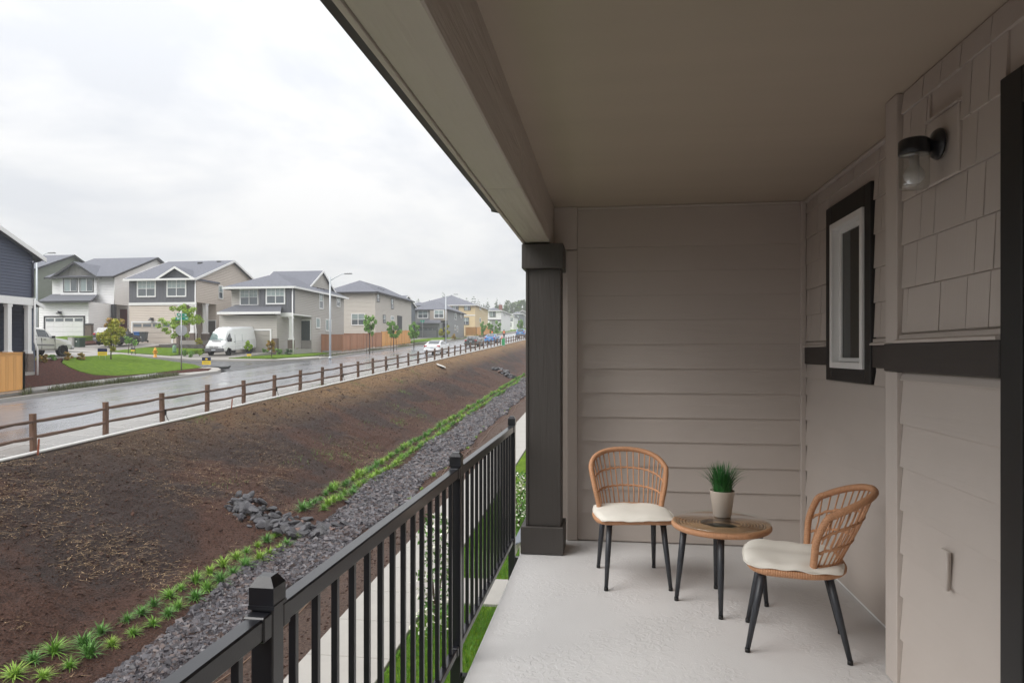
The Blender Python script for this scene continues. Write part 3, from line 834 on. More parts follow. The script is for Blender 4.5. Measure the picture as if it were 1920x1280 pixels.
def lumps(P, S, seed, squash=(.55, .95)):
    """many angular stones: cubes with every corner moved"""
    r = np.random.default_rng(seed); n = len(P)
    base = np.array([(x, y, z) for z in (-1, 1) for y in (-1, 1) for x in (-1, 1)], float) * .5
    V = base[None] * (1 + r.uniform(-.42, .35, (n, 8, 3)))
    V[:, :, 2] *= r.uniform(*squash, (n, 1))
    V[:, :, 0] *= r.uniform(.8, 1.5, (n, 1))
    a = r.uniform(0, 6.28, n); t = r.normal(0, .45, n); u = r.normal(0, .45, n)
    def rot(V, i, j, a):
        c, s = np.cos(a)[:, None], np.sin(a)[:, None]; x, y = V[:, :, i].copy(), V[:, :, j].copy()
        V[:, :, i] = c * x - s * y; V[:, :, j] = s * x + c * y
    rot(V, 0, 2, t); rot(V, 1, 2, u); rot(V, 0, 1, a)
    V = V * S[:, None, None] + P[:, None, :]
    fq = np.array([(0, 2, 3, 1), (4, 5, 7, 6), (0, 1, 5, 4), (1, 3, 7, 5), (3, 2, 6, 7), (2, 0, 4, 6)])
    tri = np.concatenate([fq[:, [0, 1, 2]], fq[:, [0, 2, 3]]])
    Fc = (np.arange(n)[:, None, None] * 8 + tri[None]).reshape(-1, 3)
    return V.reshape(-1, 3), Fc

def island_mat(name, cols, rough=.6, bump=.3, bscale=30, spec=.4):
    """every loose piece of one mesh gets its own tone"""
    if name in MATS: return MATS[name]
    m = mat(name, cols[0], rough, .1, 12, bump=bump, bscale=bscale, spec=spec)
    nt = m.node_tree; L = nt.links.new; b = nt.nodes['Principled BSDF']
    ge = nt.nodes.new('ShaderNodeNewGeometry'); ra = nt.nodes.new('ShaderNodeValToRGB'); ra.color_ramp.interpolation = 'LINEAR'
    e = ra.color_ramp.elements
    e[0].position = 0; e[0].color = (*cols[0], 1); e[1].position = 1; e[1].color = (*cols[-1], 1)
    for i, c in enumerate(cols[1:-1]): k = e.new((i + 1) / (len(cols) - 1)); k.color = (*c, 1)
    L(ge.outputs['Random Per Island'], ra.inputs[0]); L(ra.outputs[0], b.inputs['Base Color'])
    return m
M_gravel = island_mat('wet_gravel', [(.032, .030, .036), (.075, .07, .08), (.045, .042, .048), (.125, .115, .125), (.085, .055, .046), (.055, .053, .063)], .34, .3, 25)
# gravel bed: denser and finer near the balcony
n = 46000
u = NR.uniform(0, 1, n); gy = 6.5 + (75 - 6.5) * u ** 1.9
gl = -7.52 + .12 * np.sin(gy * .8); gr = np.interp(gy, [6, 13, 20, 80], [-6.35, -6.35, -5.98, -5.85]) + .1 * np.sin(gy * 1.3 + 1)
gx = gl + (gr - gl) * NR.uniform(-.03, 1.03, n)
gs = NR.uniform(.04, .105, n) * np.interp(gy, [8, 20, 45, 75], [.95, 1.15, 1.7, 2.4])
P_ = np.stack([gx, gy, soil_z(gx, gy) + gs * .22], 1)
V, Fc = lumps(P_, gs, 5)
o = np_mesh('gravel', V, Fc, M_gravel, None, False, 3)
tag(o, 'strip of dark wet crushed gravel along the bottom of the swale', 'gravel', kind='stuff')
V = []; Q = []
yy = np.arange(5, 80, .5)
for i, y in enumerate(yy):
    for x in (-7.5, -6.0): V.append((x, y, gz(x, y) - .045))
Q = [(2 * i, 2 * i + 1, 2 * i + 3, 2 * i + 2) for i in range(len(yy) - 1)]
tag(np_mesh('gravel_base', V, Q, mat('gravel_fines', (.05, .047, .05), .7, .4, 30, bump=.8, bscale=40, dist=.03)), 'dark fines under the crushed gravel of the swale', 'gravel', kind='stuff')

# clods of soil
n = 24000
u = NR.uniform(0, 1, n); cy_ = 7 + 50 * u ** 2.0; cx = NR.uniform(-13.8, -7.7, n)
cs = NR.uniform(.010, .034, n) * np.where(NR.uniform(0, 1, n) < .04, 2.2, 1)
P_ = np.stack([cx, cy_, soil_z(cx, cy_) + cs * .1], 1)
V, Fc = lumps(P_, cs, 8, (.35, .7))
o = np_mesh('soil_clods', V, Fc, island_mat('clod_soil', [(.045, .027, .022), (.065, .038, .029), (.09, .052, .040), (.05, .034, .029)], .95, .6, 60, .1), None, False, 3)
tag(o, 'loose clods of brown soil on the bank', 'soil', kind='stuff')
n = 1500; cy_ = NR.uniform(7, 32, n); cx = NR.uniform(-6.0, -4.3, n); cs = NR.uniform(.012, .04, n)
V, Fc = lumps(np.stack([cx, cy_, soil_z(cx, cy_) + cs * .1], 1), cs, 9)
tag(np_mesh('soil_clods', V, Fc, MATS['clod_soil'], None, False, 3), 'loose clods of brown soil between the gravel and the concrete path', 'soil', kind='stuff')

def blades(P, ln, w, lean, seed, segs=3, droop=.5, flat=False):
    """grass or straw blades standing at points P"""
    r = np.random.default_rng(seed); n = len(P)
    a = r.uniform(0, 6.283, n); V = np.zeros((n, (segs + 1) * 2, 3))
    for j in range(segs + 1):
        s = j / segs
        out = ln * lean * s ** 1.5; up = ln * (s * np.sqrt(np.maximum(.05, 1 - lean ** 2 * .8)) - droop * lean * s ** 2.2 * .8)
        if flat: out = ln * s; up = .012 + .02 * r.uniform(0, 1, n)
        c = P + np.stack([out * np.cos(a), out * np.sin(a), up], 1)
        ww = w * (1 - s * .95)
        d = np.stack([-np.sin(a) * ww, np.cos(a) * ww, np.zeros(n)], 1)
        V[:, 2 * j] = c + d; V[:, 2 * j + 1] = c - d
    q = np.array([(2 * j, 2 * j + 1, 2 * j + 3, 2 * j + 2) for j in range(segs)])
    Qf = (np.arange(n)[:, None, None] * (segs + 1) * 2 + q[None]).reshape(-1, 4)
    return V.reshape(-1, 3), Qf
# straw lying on the bank, thick in patches
n = 60000
u = NR.uniform(0, 1, n); cy_ = 7 + 60 * u ** 1.8; cx = NR.uniform(-14.0, -7.7, n)
dn = fbm(cx * .55, cy_ * .55, 4, 21) + .25 * np.clip((-cx - 12.6) / 1.2, 0, 1) * np.clip((cy_ - 10) / 15, .3, 1)
k = dn > .075 + NR.uniform(-.07, .12, n); cx, cy_ = cx[k], cy_[k]; n = len(cx)
V, Qf = blades(np.stack([cx, cy_, soil_z(cx, cy_)], 1), NR.uniform(.06, .22, n), NR.uniform(.003, .0075, n), NR.uniform(.5, 1, n), 3, 2, flat=True)
tag(np_mesh('straw', V, Qf, island_mat('dry_straw', [(.26, .165, .08), (.46, .32, .18), (.17, .105, .055), (.36, .25, .14)], .8, 0), None, True), 'dry tan straw scattered over the soil bank', 'straw', kind='stuff')
# thin weeds on the bank
wp = []
for (px, py, k) in ((372, 782, 26), (530, 750, 14), (610, 857, 30), (644, 852, 16), (664, 862, 14), (750, 790, 34), (760, 770, 18), (748, 715, 26), (757, 736, 22), (780, 700, 16), (790, 782, 18), (735, 757, 12), (818, 755, 12), (775, 768, 14), (605, 722, 30), (670, 720, 18), (690, 795, 8), (560, 868, 8), (612, 828, 8), (431, 905, 10), (440, 982, 0), (675, 842, 8), (702, 835, 10), (925, 680, 26), (935, 676, 18)):
    h = hit(px, py)
    for _ in range(k * 4): wp.append((h[0] + NR.normal(0, .22), h[1] + NR.normal(0, .35)))
wp = np.array(wp); n = len(wp)
V, Qf = blades(np.stack([wp[:, 0], wp[:, 1], soil_z(wp[:, 0], wp[:, 1])], 1), NR.uniform(.06, .20, n), NR.uniform(.004, .008, n), NR.uniform(.3, .9, n), 6)
tag(np_mesh('weeds', V, Qf, island_mat('weed_green', [(.10, .19, .03), (.16, .26, .05), (.07, .14, .025)], .6, 0), None, True), 'thin bright green weeds sprouting on the soil bank', 'weeds', kind='stuff')

# strap-leaved plants in rows: five shapes, shared
M_lil = [island_mat('plant_green_a', [(.13, .30, .03), (.21, .40, .055), (.08, .19, .025)], .45, 0), island_mat('plant_green_b', [(.09, .24, .04), (.14, .32, .06), (.05, .14, .03)], .45, 0),
         island_mat('plant_green_c', [(.20, .37, .035), (.32, .48, .07), (.13, .26, .03)], .45, 0)]
tufts = []
for k in range(6):
    n = 110; a = NR.uniform(0, 6.283, n); r_ = .035 * np.sqrt(NR.uniform(0, 1, n))
    P_ = np.stack([r_ * np.cos(a), r_ * np.sin(a), np.zeros(n)], 1)
    V, Qf = blades(P_, NR.uniform(.17, .30, n), NR.uniform(.007, .012, n), np.clip(NR.uniform(.25, 1.0, n), 0, .97), 100 + k, 4, .62)
    o = np_mesh('strap_leaved_plant', V, Qf, M_lil[k % 3], None, True); tufts.append(o.data); bpy.data.objects.remove(o)
def plant(x, y, label, group, sc=1.0, ms=None):
    k = RND.randrange(6) if ms is None else ms
    label = label.replace('green strap', ('fresh green', 'deep green', 'lime green')[k % 3] + ' strap')
    o = bpy.data.objects.new('strap_leaved_plant', tufts[k]); COL.objects.link(o)
    o.location = (x, y, sz(x, y) - .01); o.rotation_euler = (RND.uniform(-.08, .08), RND.uniform(-.08, .08), RND.uniform(0, 6.28))
    s = sc * RND.uniform(.68, 1.22); o.scale = (s, s, s * RND.uniform(.75, 1.05))
    tag(o, label, 'plant', group)
rowA = [(85, 1100), (190, 1010), (300, 960), (470, 918), (570, 850), (715, 795), (795, 755), (865, 705), (955, 650), (1018, 605), (1098, 570), (1180, 520), (1255, 480), (1328, 437), (1385, 405), (1450, 373), (1500, 340), (1548, 315)]
rowB = [(245, 1105), (390, 1050), (505, 985), (628, 925), (750, 865), (860, 820), (945, 760), (1000, 715), (1100, 665), (1165, 615), (1240, 572), (1310, 530), (1382, 493), (1460, 453), (1510, 420), (1572, 388), (1612, 363), (1662, 333)]
for L_, nm in ((rowA, 'upslope'), (rowB, 'gravel side')):
    for px, py in L_:
        h = hit(px / 3, 900 + py / 3)
        plant(h[0], h[1], 'spaced green strap leaved plant in the %s row before the rock pile' % nm, 'strap leaved plants before the rock pile', 1.2)
y = 18.0; k = 0
while y < 66:
    w = .04 * math.sin(y * .9)
    plant(-8.28 + .0045 * (y - 18) + w + RND.uniform(-.05, .05), y + RND.uniform(-.06, .06), 'crowded green strap leaved plant in the upslope row beyond the rock pile', 'strap leaved plants beyond the rock pile', 1.3)
    plant(-7.80 + .003 * (y - 18) + w + RND.uniform(-.05, .05), y + .3 + RND.uniform(-.06, .06), 'crowded green strap leaved plant in the gravel side row beyond the rock pile', 'strap leaved plants beyond the rock pile', 1.3)
    y += .40 if y < 40 else .5
for (px, py) in ((1015, 985), (1095, 920), (1175, 858), (1215, 808), (1325, 717), (1380, 655), (1412, 618), (1437, 583), (1478, 548), (1510, 522), (1545, 498), (1575, 475), (1605, 452), (930, 1050), (835, 1120)):
    h = hit(500 + px / 3.556, 640 + py / 3.556)
    plant(h[0] + .1, h[1], 'small lime green plant on the bare strip beside the gravel', 'small plants between gravel and path', .72, 2)
# drip hose
b = MB(); b.tube([(-5.45 + .06 * math.sin(y * .7) + .02 * math.sin(y * 2.1), y, sz(-5.45, y) + .03) for y in np.arange(8, 60, .5)], .012, 6)
tag(b.build('drip_hose', mat('brown_hose', (.16, .09, .05), .5)), 'thin brown drip hose lying between the gravel and the path', 'hose')

# rock piles
M_rock = mat('basalt', (.045, .043, .049), .36, .4, 5, bump=.5, bscale=16, dist=.03, rnd=.4)
M_rockr = mat('reddish_rock', (.15, .085, .065), .5, .3, 5, bump=.5, bscale=16, dist=.03, rnd=.2)
rocks = []
for k in range(9):
    bm = bmesh.new(); bmesh.ops.create_icosphere(bm, subdivisions=2, radius=.5)
    r = random.Random(40 + k)
    for v in bm.verts: v.co *= 1 + r.uniform(-.08, .08)
    for _ in range(9):
        nrm = Vector((r.gauss(0, 1), r.gauss(0, 1), r.gauss(0, 1))).normalized(); d_ = r.uniform(.20, .36)
        for v in bm.verts:
            e = v.co.dot(nrm) - d_
            if e > 0: v.co -= nrm * e
    sc_ = Vector((r.uniform(.9, 1.5), r.uniform(.7, 1.1), r.uniform(.55, .85)))
    for v in bm.verts: v.co = Vector((v.co.x * sc_.x, v.co.y * sc_.y, v.co.z * sc_.z))
    bmesh.ops.dissolve_limit(bm, angle_limit=.09, verts=bm.verts[:], edges=bm.edges[:])
    me = bpy.data.meshes.new('rock'); bm.to_mesh(me); bm.free(); me.materials.append(M_rockr if k == 8 else M_rock); rocks.append(me)
def rock_pile(label, spine, n, sizes, spread, seed):
    r = random.Random(seed); p0 = spine[0]
    root = thing('rock_pile', label, 'rocks', (p0[0], p0[1], sz(*p0)))
    for i in range(n):
        f = r.uniform(0, len(spine) - 1.001); j = int(f); f -= j
        x = spine[j][0] * (1 - f) + spine[j + 1][0] * f; y = spine[j][1] * (1 - f) + spine[j + 1][1] * f
        x += r.gauss(0, spread * .35); y += r.gauss(0, spread)
        s = r.uniform(*sizes) * (1.25 if r.random() < .15 else 1)
        o = bpy.data.objects.new('rock', rocks[r.choice([0, 1, 2, 3, 4, 5, 6, 7, 0, 1, 2, 3, 4, 5, 6, 7, 8])]); COL.objects.link(o); o.parent = root
        o.location = Vector((x, y, sz(x, y) + s * r.uniform(.0, .22))) - root.location
        o.rotation_euler = (r.uniform(-.7, .7), r.uniform(-.7, .7), r.uniform(0, 6.28)); o.scale = (s, s, s)
rock_pile('pile of dark angular rocks crossing the planted foot of the bank into the gravel', [(-9.7, 17.05), (-9.05, 16.85), (-8.4, 16.75), (-7.8, 16.5), (-7.25, 16.5), (-6.8, 17.0)], 190, (.13, .38), .26, 4)
rock_pile('small far pile of dark rocks halfway up the bank', [(-10.5, 64), (-9.6, 63.2), (-8.6, 62)], 34, (.35, .7), .5, 6)

# ---- slabs that follow the ground
BRK = [-56, -47, -36, -29.1, -14.2]
def slab(name, poly, off, m, thick=.35, parent=None, zf=None):
    bm = bmesh.new()
    f = bm.faces.new([bm.verts.new((x, y, 0)) for x, y in poly])
    if f.normal.z < 0 or f.calc_area() and (f.normal_update() or f.normal.z < 0): f.normal_flip()
    for bx in BRK + ([-37.1] if zf else []):
        bmesh.ops.bisect_plane(bm, geom=bm.verts[:] + bm.edges[:] + bm.faces[:], plane_co=(bx, 0, 0), plane_no=(1, 0, 0))
    bmesh.ops.triangulate(bm, faces=bm.faces[:])
    for v in bm.verts: v.co.z = (zf or gz)(v.co.x, v.co.y) + off
    ed = [e for e in bm.edges if len(e.link_faces) == 1]
    r = bmesh.ops.extrude_edge_only(bm, edges=ed)
    for g in r['geom']:
        if isinstance(g, bmesh.types.BMVert): g.co.z -= thick
    bmesh.ops.recalc_face_normals(bm, faces=bm.faces[:])
    me = bpy.data.meshes.new(name); bm.to_mesh(me); bm.free(); me.materials.append(m)
    o = bpy.data.objects.new(name, me); COL.objects.link(o)
    if parent is not None: o.parent = parent
    return o
def rect(x0, x1, y0, y1): return [(x0, y0), (x1, y0), (x1, y1), (x0, y1)]

def wet_mat(name, col, r0, r1, sc, puddle=.5, bump=.25, bscale=60, var=.2, film=0):
    m = mat(name, col, .3, var, sc)
    nt = m.node_tree; L = nt.links.new; b = nt.nodes['Principled BSDF']
    tc = next(n for n in nt.nodes if n.type == 'TEX_COORD')
    mp = nt.nodes.new('ShaderNodeMapping'); mp.inputs['Scale'].default_value = (1, .22, 1); L(tc.outputs['Object'], mp.inputs[0])
    n1 = nt.nodes.new('ShaderNodeTexNoise'); n1.inputs['Scale'].default_value = .7; n1.inputs['Detail'].default_value = 5; L(mp.outputs[0], n1.inputs['Vector'])
    mr = nt.nodes.new('ShaderNodeMapRange'); mr.inputs['From Min'].default_value = puddle - .12; mr.inputs['From Max'].default_value = puddle + .14
    mr.inputs['To Min'].default_value = r0; mr.inputs['To Max'].default_value = r1; L(n1.outputs['Fac'], mr.inputs['Value']); L(mr.outputs[0], b.inputs['Roughness'])
    n2 = nt.nodes.new('ShaderNodeTexNoise'); n2.inputs['Scale'].default_value = bscale; n2.inputs['Detail'].default_value = 4; L(tc.outputs['Object'], n2.inputs['Vector'])
    bs = nt.nodes.new('ShaderNodeMapRange'); bs.inputs['From Min'].default_value = puddle - .12; bs.inputs['From Max'].default_value = puddle + .14
    bs.inputs['To Min'].default_value = .02; bs.inputs['To Max'].default_value = bump; L(n1.outputs['Fac'], bs.inputs['Value'])
    bp = nt.nodes.new('ShaderNodeBump'); bp.inputs['Distance'].default_value = .01; L(n2.outputs['Fac'], bp.inputs['Height']); L(bs.outputs[0], bp.inputs['Strength'])
    L(bp.outputs[0], b.inputs['Normal'])
    b.inputs['Specular IOR Level'].default_value = .6
    if film: b.inputs['Coat Weight'].default_value = film; b.inputs['Coat Roughness'].default_value = .26; b.inputs['Coat IOR'].default_value = 1.6; L(bp.outputs[0], b.inputs['Coat Normal'])
    return m
M_road = wet_mat('wet_asphalt', (.18, .183, .205), .12, .40, 6, .46, .05, film=1.0)
M_side = wet_mat('damp_asphalt', (.07, .07, .076), .25, .5, 6, .45, .25)
M_conc = mat('concrete', (.34, .325, .30), .7, .12, 2.5, bump=.15, bscale=90, dist=.004)
M_concW = wet_mat('wet_concrete', (.27, .26, .245), .2, .45, 4, .5, .12, 80, .12)
M_kerb = mat('kerb_concrete', (.34, .325, .30), .6, .15, 3, bump=.2, bscale=70, dist=.004)
M_lawn = mat('lawn_green', (.082, .152, .012), .9, .25, 3.5, spec=.08, col2=(.145, .235, .02), bump=1.0, bscale=45, dist=.06)
M_mulch = mat('bark_mulch', (.030, .012, .009), .9, .5, 9, bump=1, bscale=14, dist=.12, detail=10, spec=.1, col2=(.12, .045, .032))
M_drive = mat('driveway_concrete', (.30, .28, .26), .45, .15, 1.5, bump=.15, bscale=60, dist=.004)

structure(slab('road', [(-16.5, -60), (-16.5, 300), (-26.0, 300), (-26.0, -60)], -.15, M_road, .2))
structure(slab('side_street', [(-25.998, 43.6), (-25.998, 60.2), (-26.5, 58.2), (-27.8, 56.6), (-30, 55.9), (-112, 55.9), (-112, 47.7), (-30, 47.7), (-27.9, 47.1), (-26.5, 45.4)], -.146, M_side, .2))
# near pavement in panels, its kerb, the white pipe
pv = thing('pavement', None, None, (-15.3, 0, gz(-15.3, 0)))
tag(pv, kind='structure')
me = None; LN = 1.52
for k in range(-6, 96):
    if me is None:
        b = MB(); b.bbox(-1.03, 1.03, .006, LN - .006, -.14, 0, .01); o = b.build('paving_panel', M_concW, pv); me = o.data
    else:
        o = bpy.data.objects.new('paving_panel', me); COL.objects.link(o); o.parent = pv
    o.rotation_euler = (TILT, 0, 0); o.location = (0, k * LN, k * LN * G)
def kerb(name, x0, x1, y0, y1, top, parent=None):
    o = slab(name, rect(x0, x1, y0, y1), top, M_kerb, .3, parent); return structure(o) if parent is None else o
kerb('kerb', -16.498, -16.335, -60, 300, -.008)
b = MB(); b.tube([(-14.17 + .012 * math.sin(y * .9), y, gz(-14.17, y) + .035) for y in np.arange(-12, 132, 2.0)], .042, 8)
tag(b.build('white_pipe', mat('white_pipe', (.72, .72, .70), .4, .05)), 'white pipe lying along the foot of the split rail fence', 'pipe')

# split-rail fence
M_cedar = mat('weathered_cedar', (.115, .062, .038), .75, .3, 7, stretch=(1, 1, .2), bump=.6, bscale=35, dist=.01, rnd=.18)
M_rail = mat('cedar_rail', (.10, .058, .040), .72, .3, 7, stretch=(1, .15, 1), bump=.6, bscale=30, dist=.01, rnd=.2)
FXX, FY0, FS = -14.5, 15.8, 2.569
fn = thing('split_rail_fence', 'two rail cedar split rail fence along the street edge above the bank', 'fence', (FXX, 15, gz(FXX, 15)))
posts = []; rails = []
for k in range(4):
    r = random.Random(60 + k); b = MB(); h = .95
    pts = []; n = 6
    for j in range(n + 1):
        z = -.3 + (h + .3) * j / n; wob = Vector((r.uniform(-.006, .006), r.uniform(-.006, .006), 0))
        for (sx, sy) in ((-1, -.7), (-.7, -1), (.7, -1), (1, -.7), (1, .7), (.7, 1), (-.7, 1), (-1, .7)):
            pts.append((sx * .066 + wob.x + r.uniform(-.004, .004), sy * .066 + wob.y + r.uniform(-.004, .004), z))
    fs = [(j * 8 + i, j * 8 + (i + 1) % 8, (j + 1) * 8 + (i + 1) % 8, (j + 1) * 8 + i) for j in range(n) for i in range(8)] + [tuple(n * 8 + i for i in range(8))]
    b.add(pts, fs); o = b.build('post', M_cedar); posts.append(o.data); bpy.data.objects.remove(o)
for k in range(5):
    r = random.Random(80 + k); b = MB(); P_ = []; R_ = []
    for j in range(9):
        y = -.08 + (FS + .16) * j / 8
        P_.append((r.uniform(-.008, .008), y, y * G + r.uniform(-.007, .007) - .012 * math.sin(j / 8 * math.pi))); R_.append((.036 if j in (0, 8) else .05) * r.uniform(.8, 1.12))
    b.tube(P_, R_, 5, False); o = b.build('rail', M_rail); rails.append(o.data); bpy.data.objects.remove(o)
for k in range(-3, 45):
    y = FY0 + FS * k; r = random.Random(300 + k)
    o = bpy.data.objects.new('post', posts[r.randrange(4)]); COL.objects.link(o); o.parent = fn
    o.location = Vector((FXX, y, gz(FXX, y))) - fn.location; o.rotation_euler = (r.uniform(-.02, .02), r.uniform(-.02, .02), r.choice([0, 1.57, 3.14]))
    o.scale = (1, 1, r.uniform(.97, 1.04))
    for z in (.36, .76):
        q = bpy.data.objects.new('rail', rails[r.randrange(5)]); COL.objects.link(q); q.parent = fn
        q.location = Vector((FXX + .02, y, gz(FXX, y) + z + r.uniform(-.02, .02))) - fn.location; q.rotation_euler = (0, r.uniform(0, .4), 0)
    if k in (2, 5, 8, 11, 14, 17):
        b = MB(); b.box(FXX + .07, FXX + .10, y + .03, y + .09, gz(FXX, y) + .22, gz(FXX, y) + .42); b.tube([(FXX + .085, y + .06, gz(FXX, y) + .24), (FXX + .13, y + .16, gz(FXX, y) + .02)], .012, 6)
        b.build('strap_bracket', M_black, fn, True)
M_stake = mat('orange_stake', (.30, .085, .04), .7, .2)
for px, py, lb in ((71, 848, 'short orange wooden stake beside the fence post nearest the orange board fence'), (434, 764, 'short orange wooden stake standing between two fence posts in front of the white van')):
    h = at_x(px, py, -14.08); y = h[1]; z = gz(-14.08, y)
    b = MB(); b.prism([(-.02, -.012, -.1), (.02, -.012, -.1), (.02, -.012, .36), (0, -.012, .40), (-.02, -.012, .36)], (0, .024, 0))
    o = b.build('survey_stake', M_stake); o.location = (-14.08, y, z); o.rotation_euler = (.05, .08, .4); tag(o, lb, 'stake')

# path, lawn and entry walk below the balcony
me = None
pa = thing('path', None, None, (-3.72, 0, gz(-3.72, 0) + .02)); tag(pa, kind='structure')
for k in range(2, 60):
    if me is None:
        b = MB(); b.bbox(-.64, .62, .006, 1.194, -.12, 0, .008); o = b.build('paving_panel', M_conc, pa); me = o.data
    else:
        o = bpy.data.objects.new('paving_panel', me); COL.objects.link(o); o.parent = pa
    o.rotation_euler = (TILT, 0, 0); o.location = (0, k * 1.2, k * 1.2 * G)
structure(slab('entry_walk', rect(-3.08, -.7, 11.6, 12.75), .03, M_conc, .2))
structure(slab('lawn', rect(-3.06, 8, -20, 11.58), .0, M_lawn, .2)); structure(slab('lawn', rect(-3.06, 8, 12.78, 70), .0, M_lawn, .2))
n = 60000
gx = NR.uniform(-3.05, -.6, n); gy = 7 + 12 * NR.uniform(0, 1, n) ** 1.2; k = ~((gy > 11.55) & (gy < 12.8)); gx, gy = gx[k], gy[k]; n = len(gx)
V, Qf = blades(np.stack([gx, gy, prof(gx) + G * gy], 1), NR.uniform(.05, .10, n), NR.uniform(.0025, .005, n), NR.uniform(.1, .7, n), 12, 2)
tag(np_mesh('lawn_grass', V, Qf, island_mat('lawn_blades', [(.06, .19, .008), (.10, .27, .012), (.04, .13, .008)], .5, 0), None, True), 'thick bright green grass on the lawn below the balcony', 'grass', kind='stuff')

# flowering shrubs on that lawn
def flowering(px, py, hgt, rad, seed, label):
    h = hit(px, py); r = np.random.default_rng(seed)
    root = thing('flowering_shrub', label, 'shrub', (h[0], h[1], h[2]))
    b = MB()
    for k in range(5):
        a = k * 1.3; b.tube([(0, 0, -.05), (.05 * math.cos(a), .05 * math.sin(a), hgt * .35), (rad * .5 * math.cos(a), rad * .5 * math.sin(a), hgt * .85)], [.014, .011, .004], 6)
    b.build('stem', mat('shrub_bark', (.09, .06, .04), .8), root)
    def scat(n, w, seed2, tl):
        q = np.random.default_rng(seed2); a = q.uniform(0, 6.28, n); z = q.uniform(.05, 1, n); rr = rad * np.sqrt(q.uniform(0.1, 1, n)) * (1 - .45 * z ** 2) * (1 + .3 * np.sin(z * 17))
        C = np.stack([rr * np.cos(a), rr * np.sin(a), z * hgt], 1)
        d1 = q.normal(0, 1, (n, 3)); d1 /= np.linalg.norm(d1, axis=1)[:, None]; d2 = np.cross(d1, q.normal(0, 1, (n, 3))); d2 /= np.linalg.norm(d2, axis=1)[:, None]
        s = w * q.uniform(.6, 1.2, n)[:, None]
        V = np.stack([C - d1 * s, C + d2 * s * .5, C + d1 * s, C - d2 * s * .5], 1).reshape(-1, 3)
        return V, np.arange(4 * n).reshape(-1, 4)
    V, Q_ = scat(520, .045, seed + 1, 0); np_mesh('foliage', V, Q_, island_mat('shrub_leaf', [(.06, .16, .025), (.12, .26, .05), (.04, .11, .02)], .45, 0), root)
    V, Q_ = scat(330, .04, seed + 2, 1); np_mesh('blossom', V, Q_, island_mat('cream_petals', [(.78, .77, .62), (.85, .84, .76)], .6, 0), root)
flowering(818, 1195, 1.9, .34, 1, 'tall narrow shrub with cream blossoms beside the concrete path')
flowering(973, 985, 1.25, .38, 5, 'cream blossomed shrub beside the low shingled porch roof')

# the building the balcony belongs to, and the little porch roof of the next entry
tw = thing('townhouse', 'townhouse block below and beyond the balcony', 'building', (2, 8, -3))
b = MB(); b.box(-.25, 9, YB + .13, 14, gz(-1, 6) - .8, 5.0); b.build('wall', lapped('greige_siding', PAINT), tw, True)
b = MB(); b.box(-.4, 9, YN - .1, YB + .12, -3.9, -.262); b.build('wall', MATS['greige_siding'], tw, True)
b = MB(); b.box(XW + .15, 9, YN - .1, YB + .12, -.262, 5.0); b.build('wall', MATS['greige_siding'], tw, True)
b = MB(); b.box(BX0 + .004, 9.2, YN - .3, 14.2, ZC + .18, ZC + .3); b.build('roof_deck', M_trim, tw, True)
pr = thing('porch_roof', 'low blue grey shingled porch roof beyond the column', 'roof', (-.8, 11, -1.3))
for k in range(8):
    x0 = -1.42 + k * .15; z0 = -1.42 + k * .062
    b = MB(); b.prism([(x0, 10.2, z0), (x0, 10.2, z0 + .022), (x0 + .17, 10.2, z0 + .084), (x0 + .17, 10.2, z0 + .07)], (0, 2.4, 0)); b.build('shingle_course', mat('bluegrey_shingle', (.17, .19, .22), .7, .25, 9, rnd=.15), pr, True)
b = MB(); b.box(-1.40, -1.37, 10.2, 12.6, -1.56, -1.43); b.build('fascia', M_vinyl, pr, True)
b = MB(); b.box(-1.32, -1.2, 10.3, 10.42, gz(-1.3, 10.3), -1.43); b.box(-1.32, -1.2, 12.4, 12.52, gz(-1.3, 12.4), -1.43); b.build('post', M_vinyl, pr, True)

# far side: kerbs, planting strip, pavements, gardens
kerb('kerb', -26.18, -26.002, -60, 43.6, 0); kerb('kerb', -26.18, -26.002, 60.2, 300, 0)
structure(slab('pavement', rect(-29.1, -27.7, -60, 41.0), 0, M_concW, .3))
structure(slab('pavement', [(-27.7, 41), (-29.1, 41), (-29.1, 47.3), (-27.9, 46.6), (-26.7, 45.0), (-26.18, 43.6), (-26.18, 40.6), (-27.6, 40.6)], .002, M_kerb, .3))
structure(slab('pavement', rect(-29.1, -27.7, 62, 300), 0, M_concW, .3))
structure(slab('pavement', [(-29.1, 56.5), (-29.1, 57.6), (-112, 57.6), (-112, 56.1), (-30.2, 56.1)], .0, M_conc, .3))
structure(slab('pavement', [(-26.18, 60.4), (-26.9, 58.5), (-28.2, 57.0), (-29.1, 56.5), (-29.1, 58.5), (-28.6, 62), (-26.18, 62)], .001, M_conc, .3))
structure(slab('planting_bed', rect(-27.68, -26.2, -60, 40.6), -.10, mat('damp_bed', (.07, .06, .045), .9, .4, 8, bump=1, bscale=20, dist=.04), .2))
structure(slab('planting_bed', rect(-27.68, -26.2, 62.02, 200), -.06, MATS['damp_bed'], .2))
structure(slab('mulch_bed', [(-27.6, 40.8), (-28.9, 41.2), (-28.9, 45.6), (-27.8, 45.6), (-26.8, 43.6)], .03, M_mulch, .1))
structure(slab('lawn', [(-36.1, 41.9), (-34.75, 40.1), (-33.2, 38.9), (-31.6, 37.9), (-30.3, 37.5), (-29.5, 38.3), (-29.14, 40.5), (-29.14, 46.6), (-30.2, 47.4), (-36.2, 47.4)], .03, M_lawn, 1.2, zf=lot_z))
structure(slab('mulch_bed', [(-29.14, 26), (-29.14, 40.4), (-29.52, 38.25), (-30.32, 37.42), (-31.65, 37.82), (-33.25, 38.82), (-34.8, 40.02), (-36.2, 41.85), (-36.2, 26)], .02, M_mulch, 1.2, zf=lot_z))
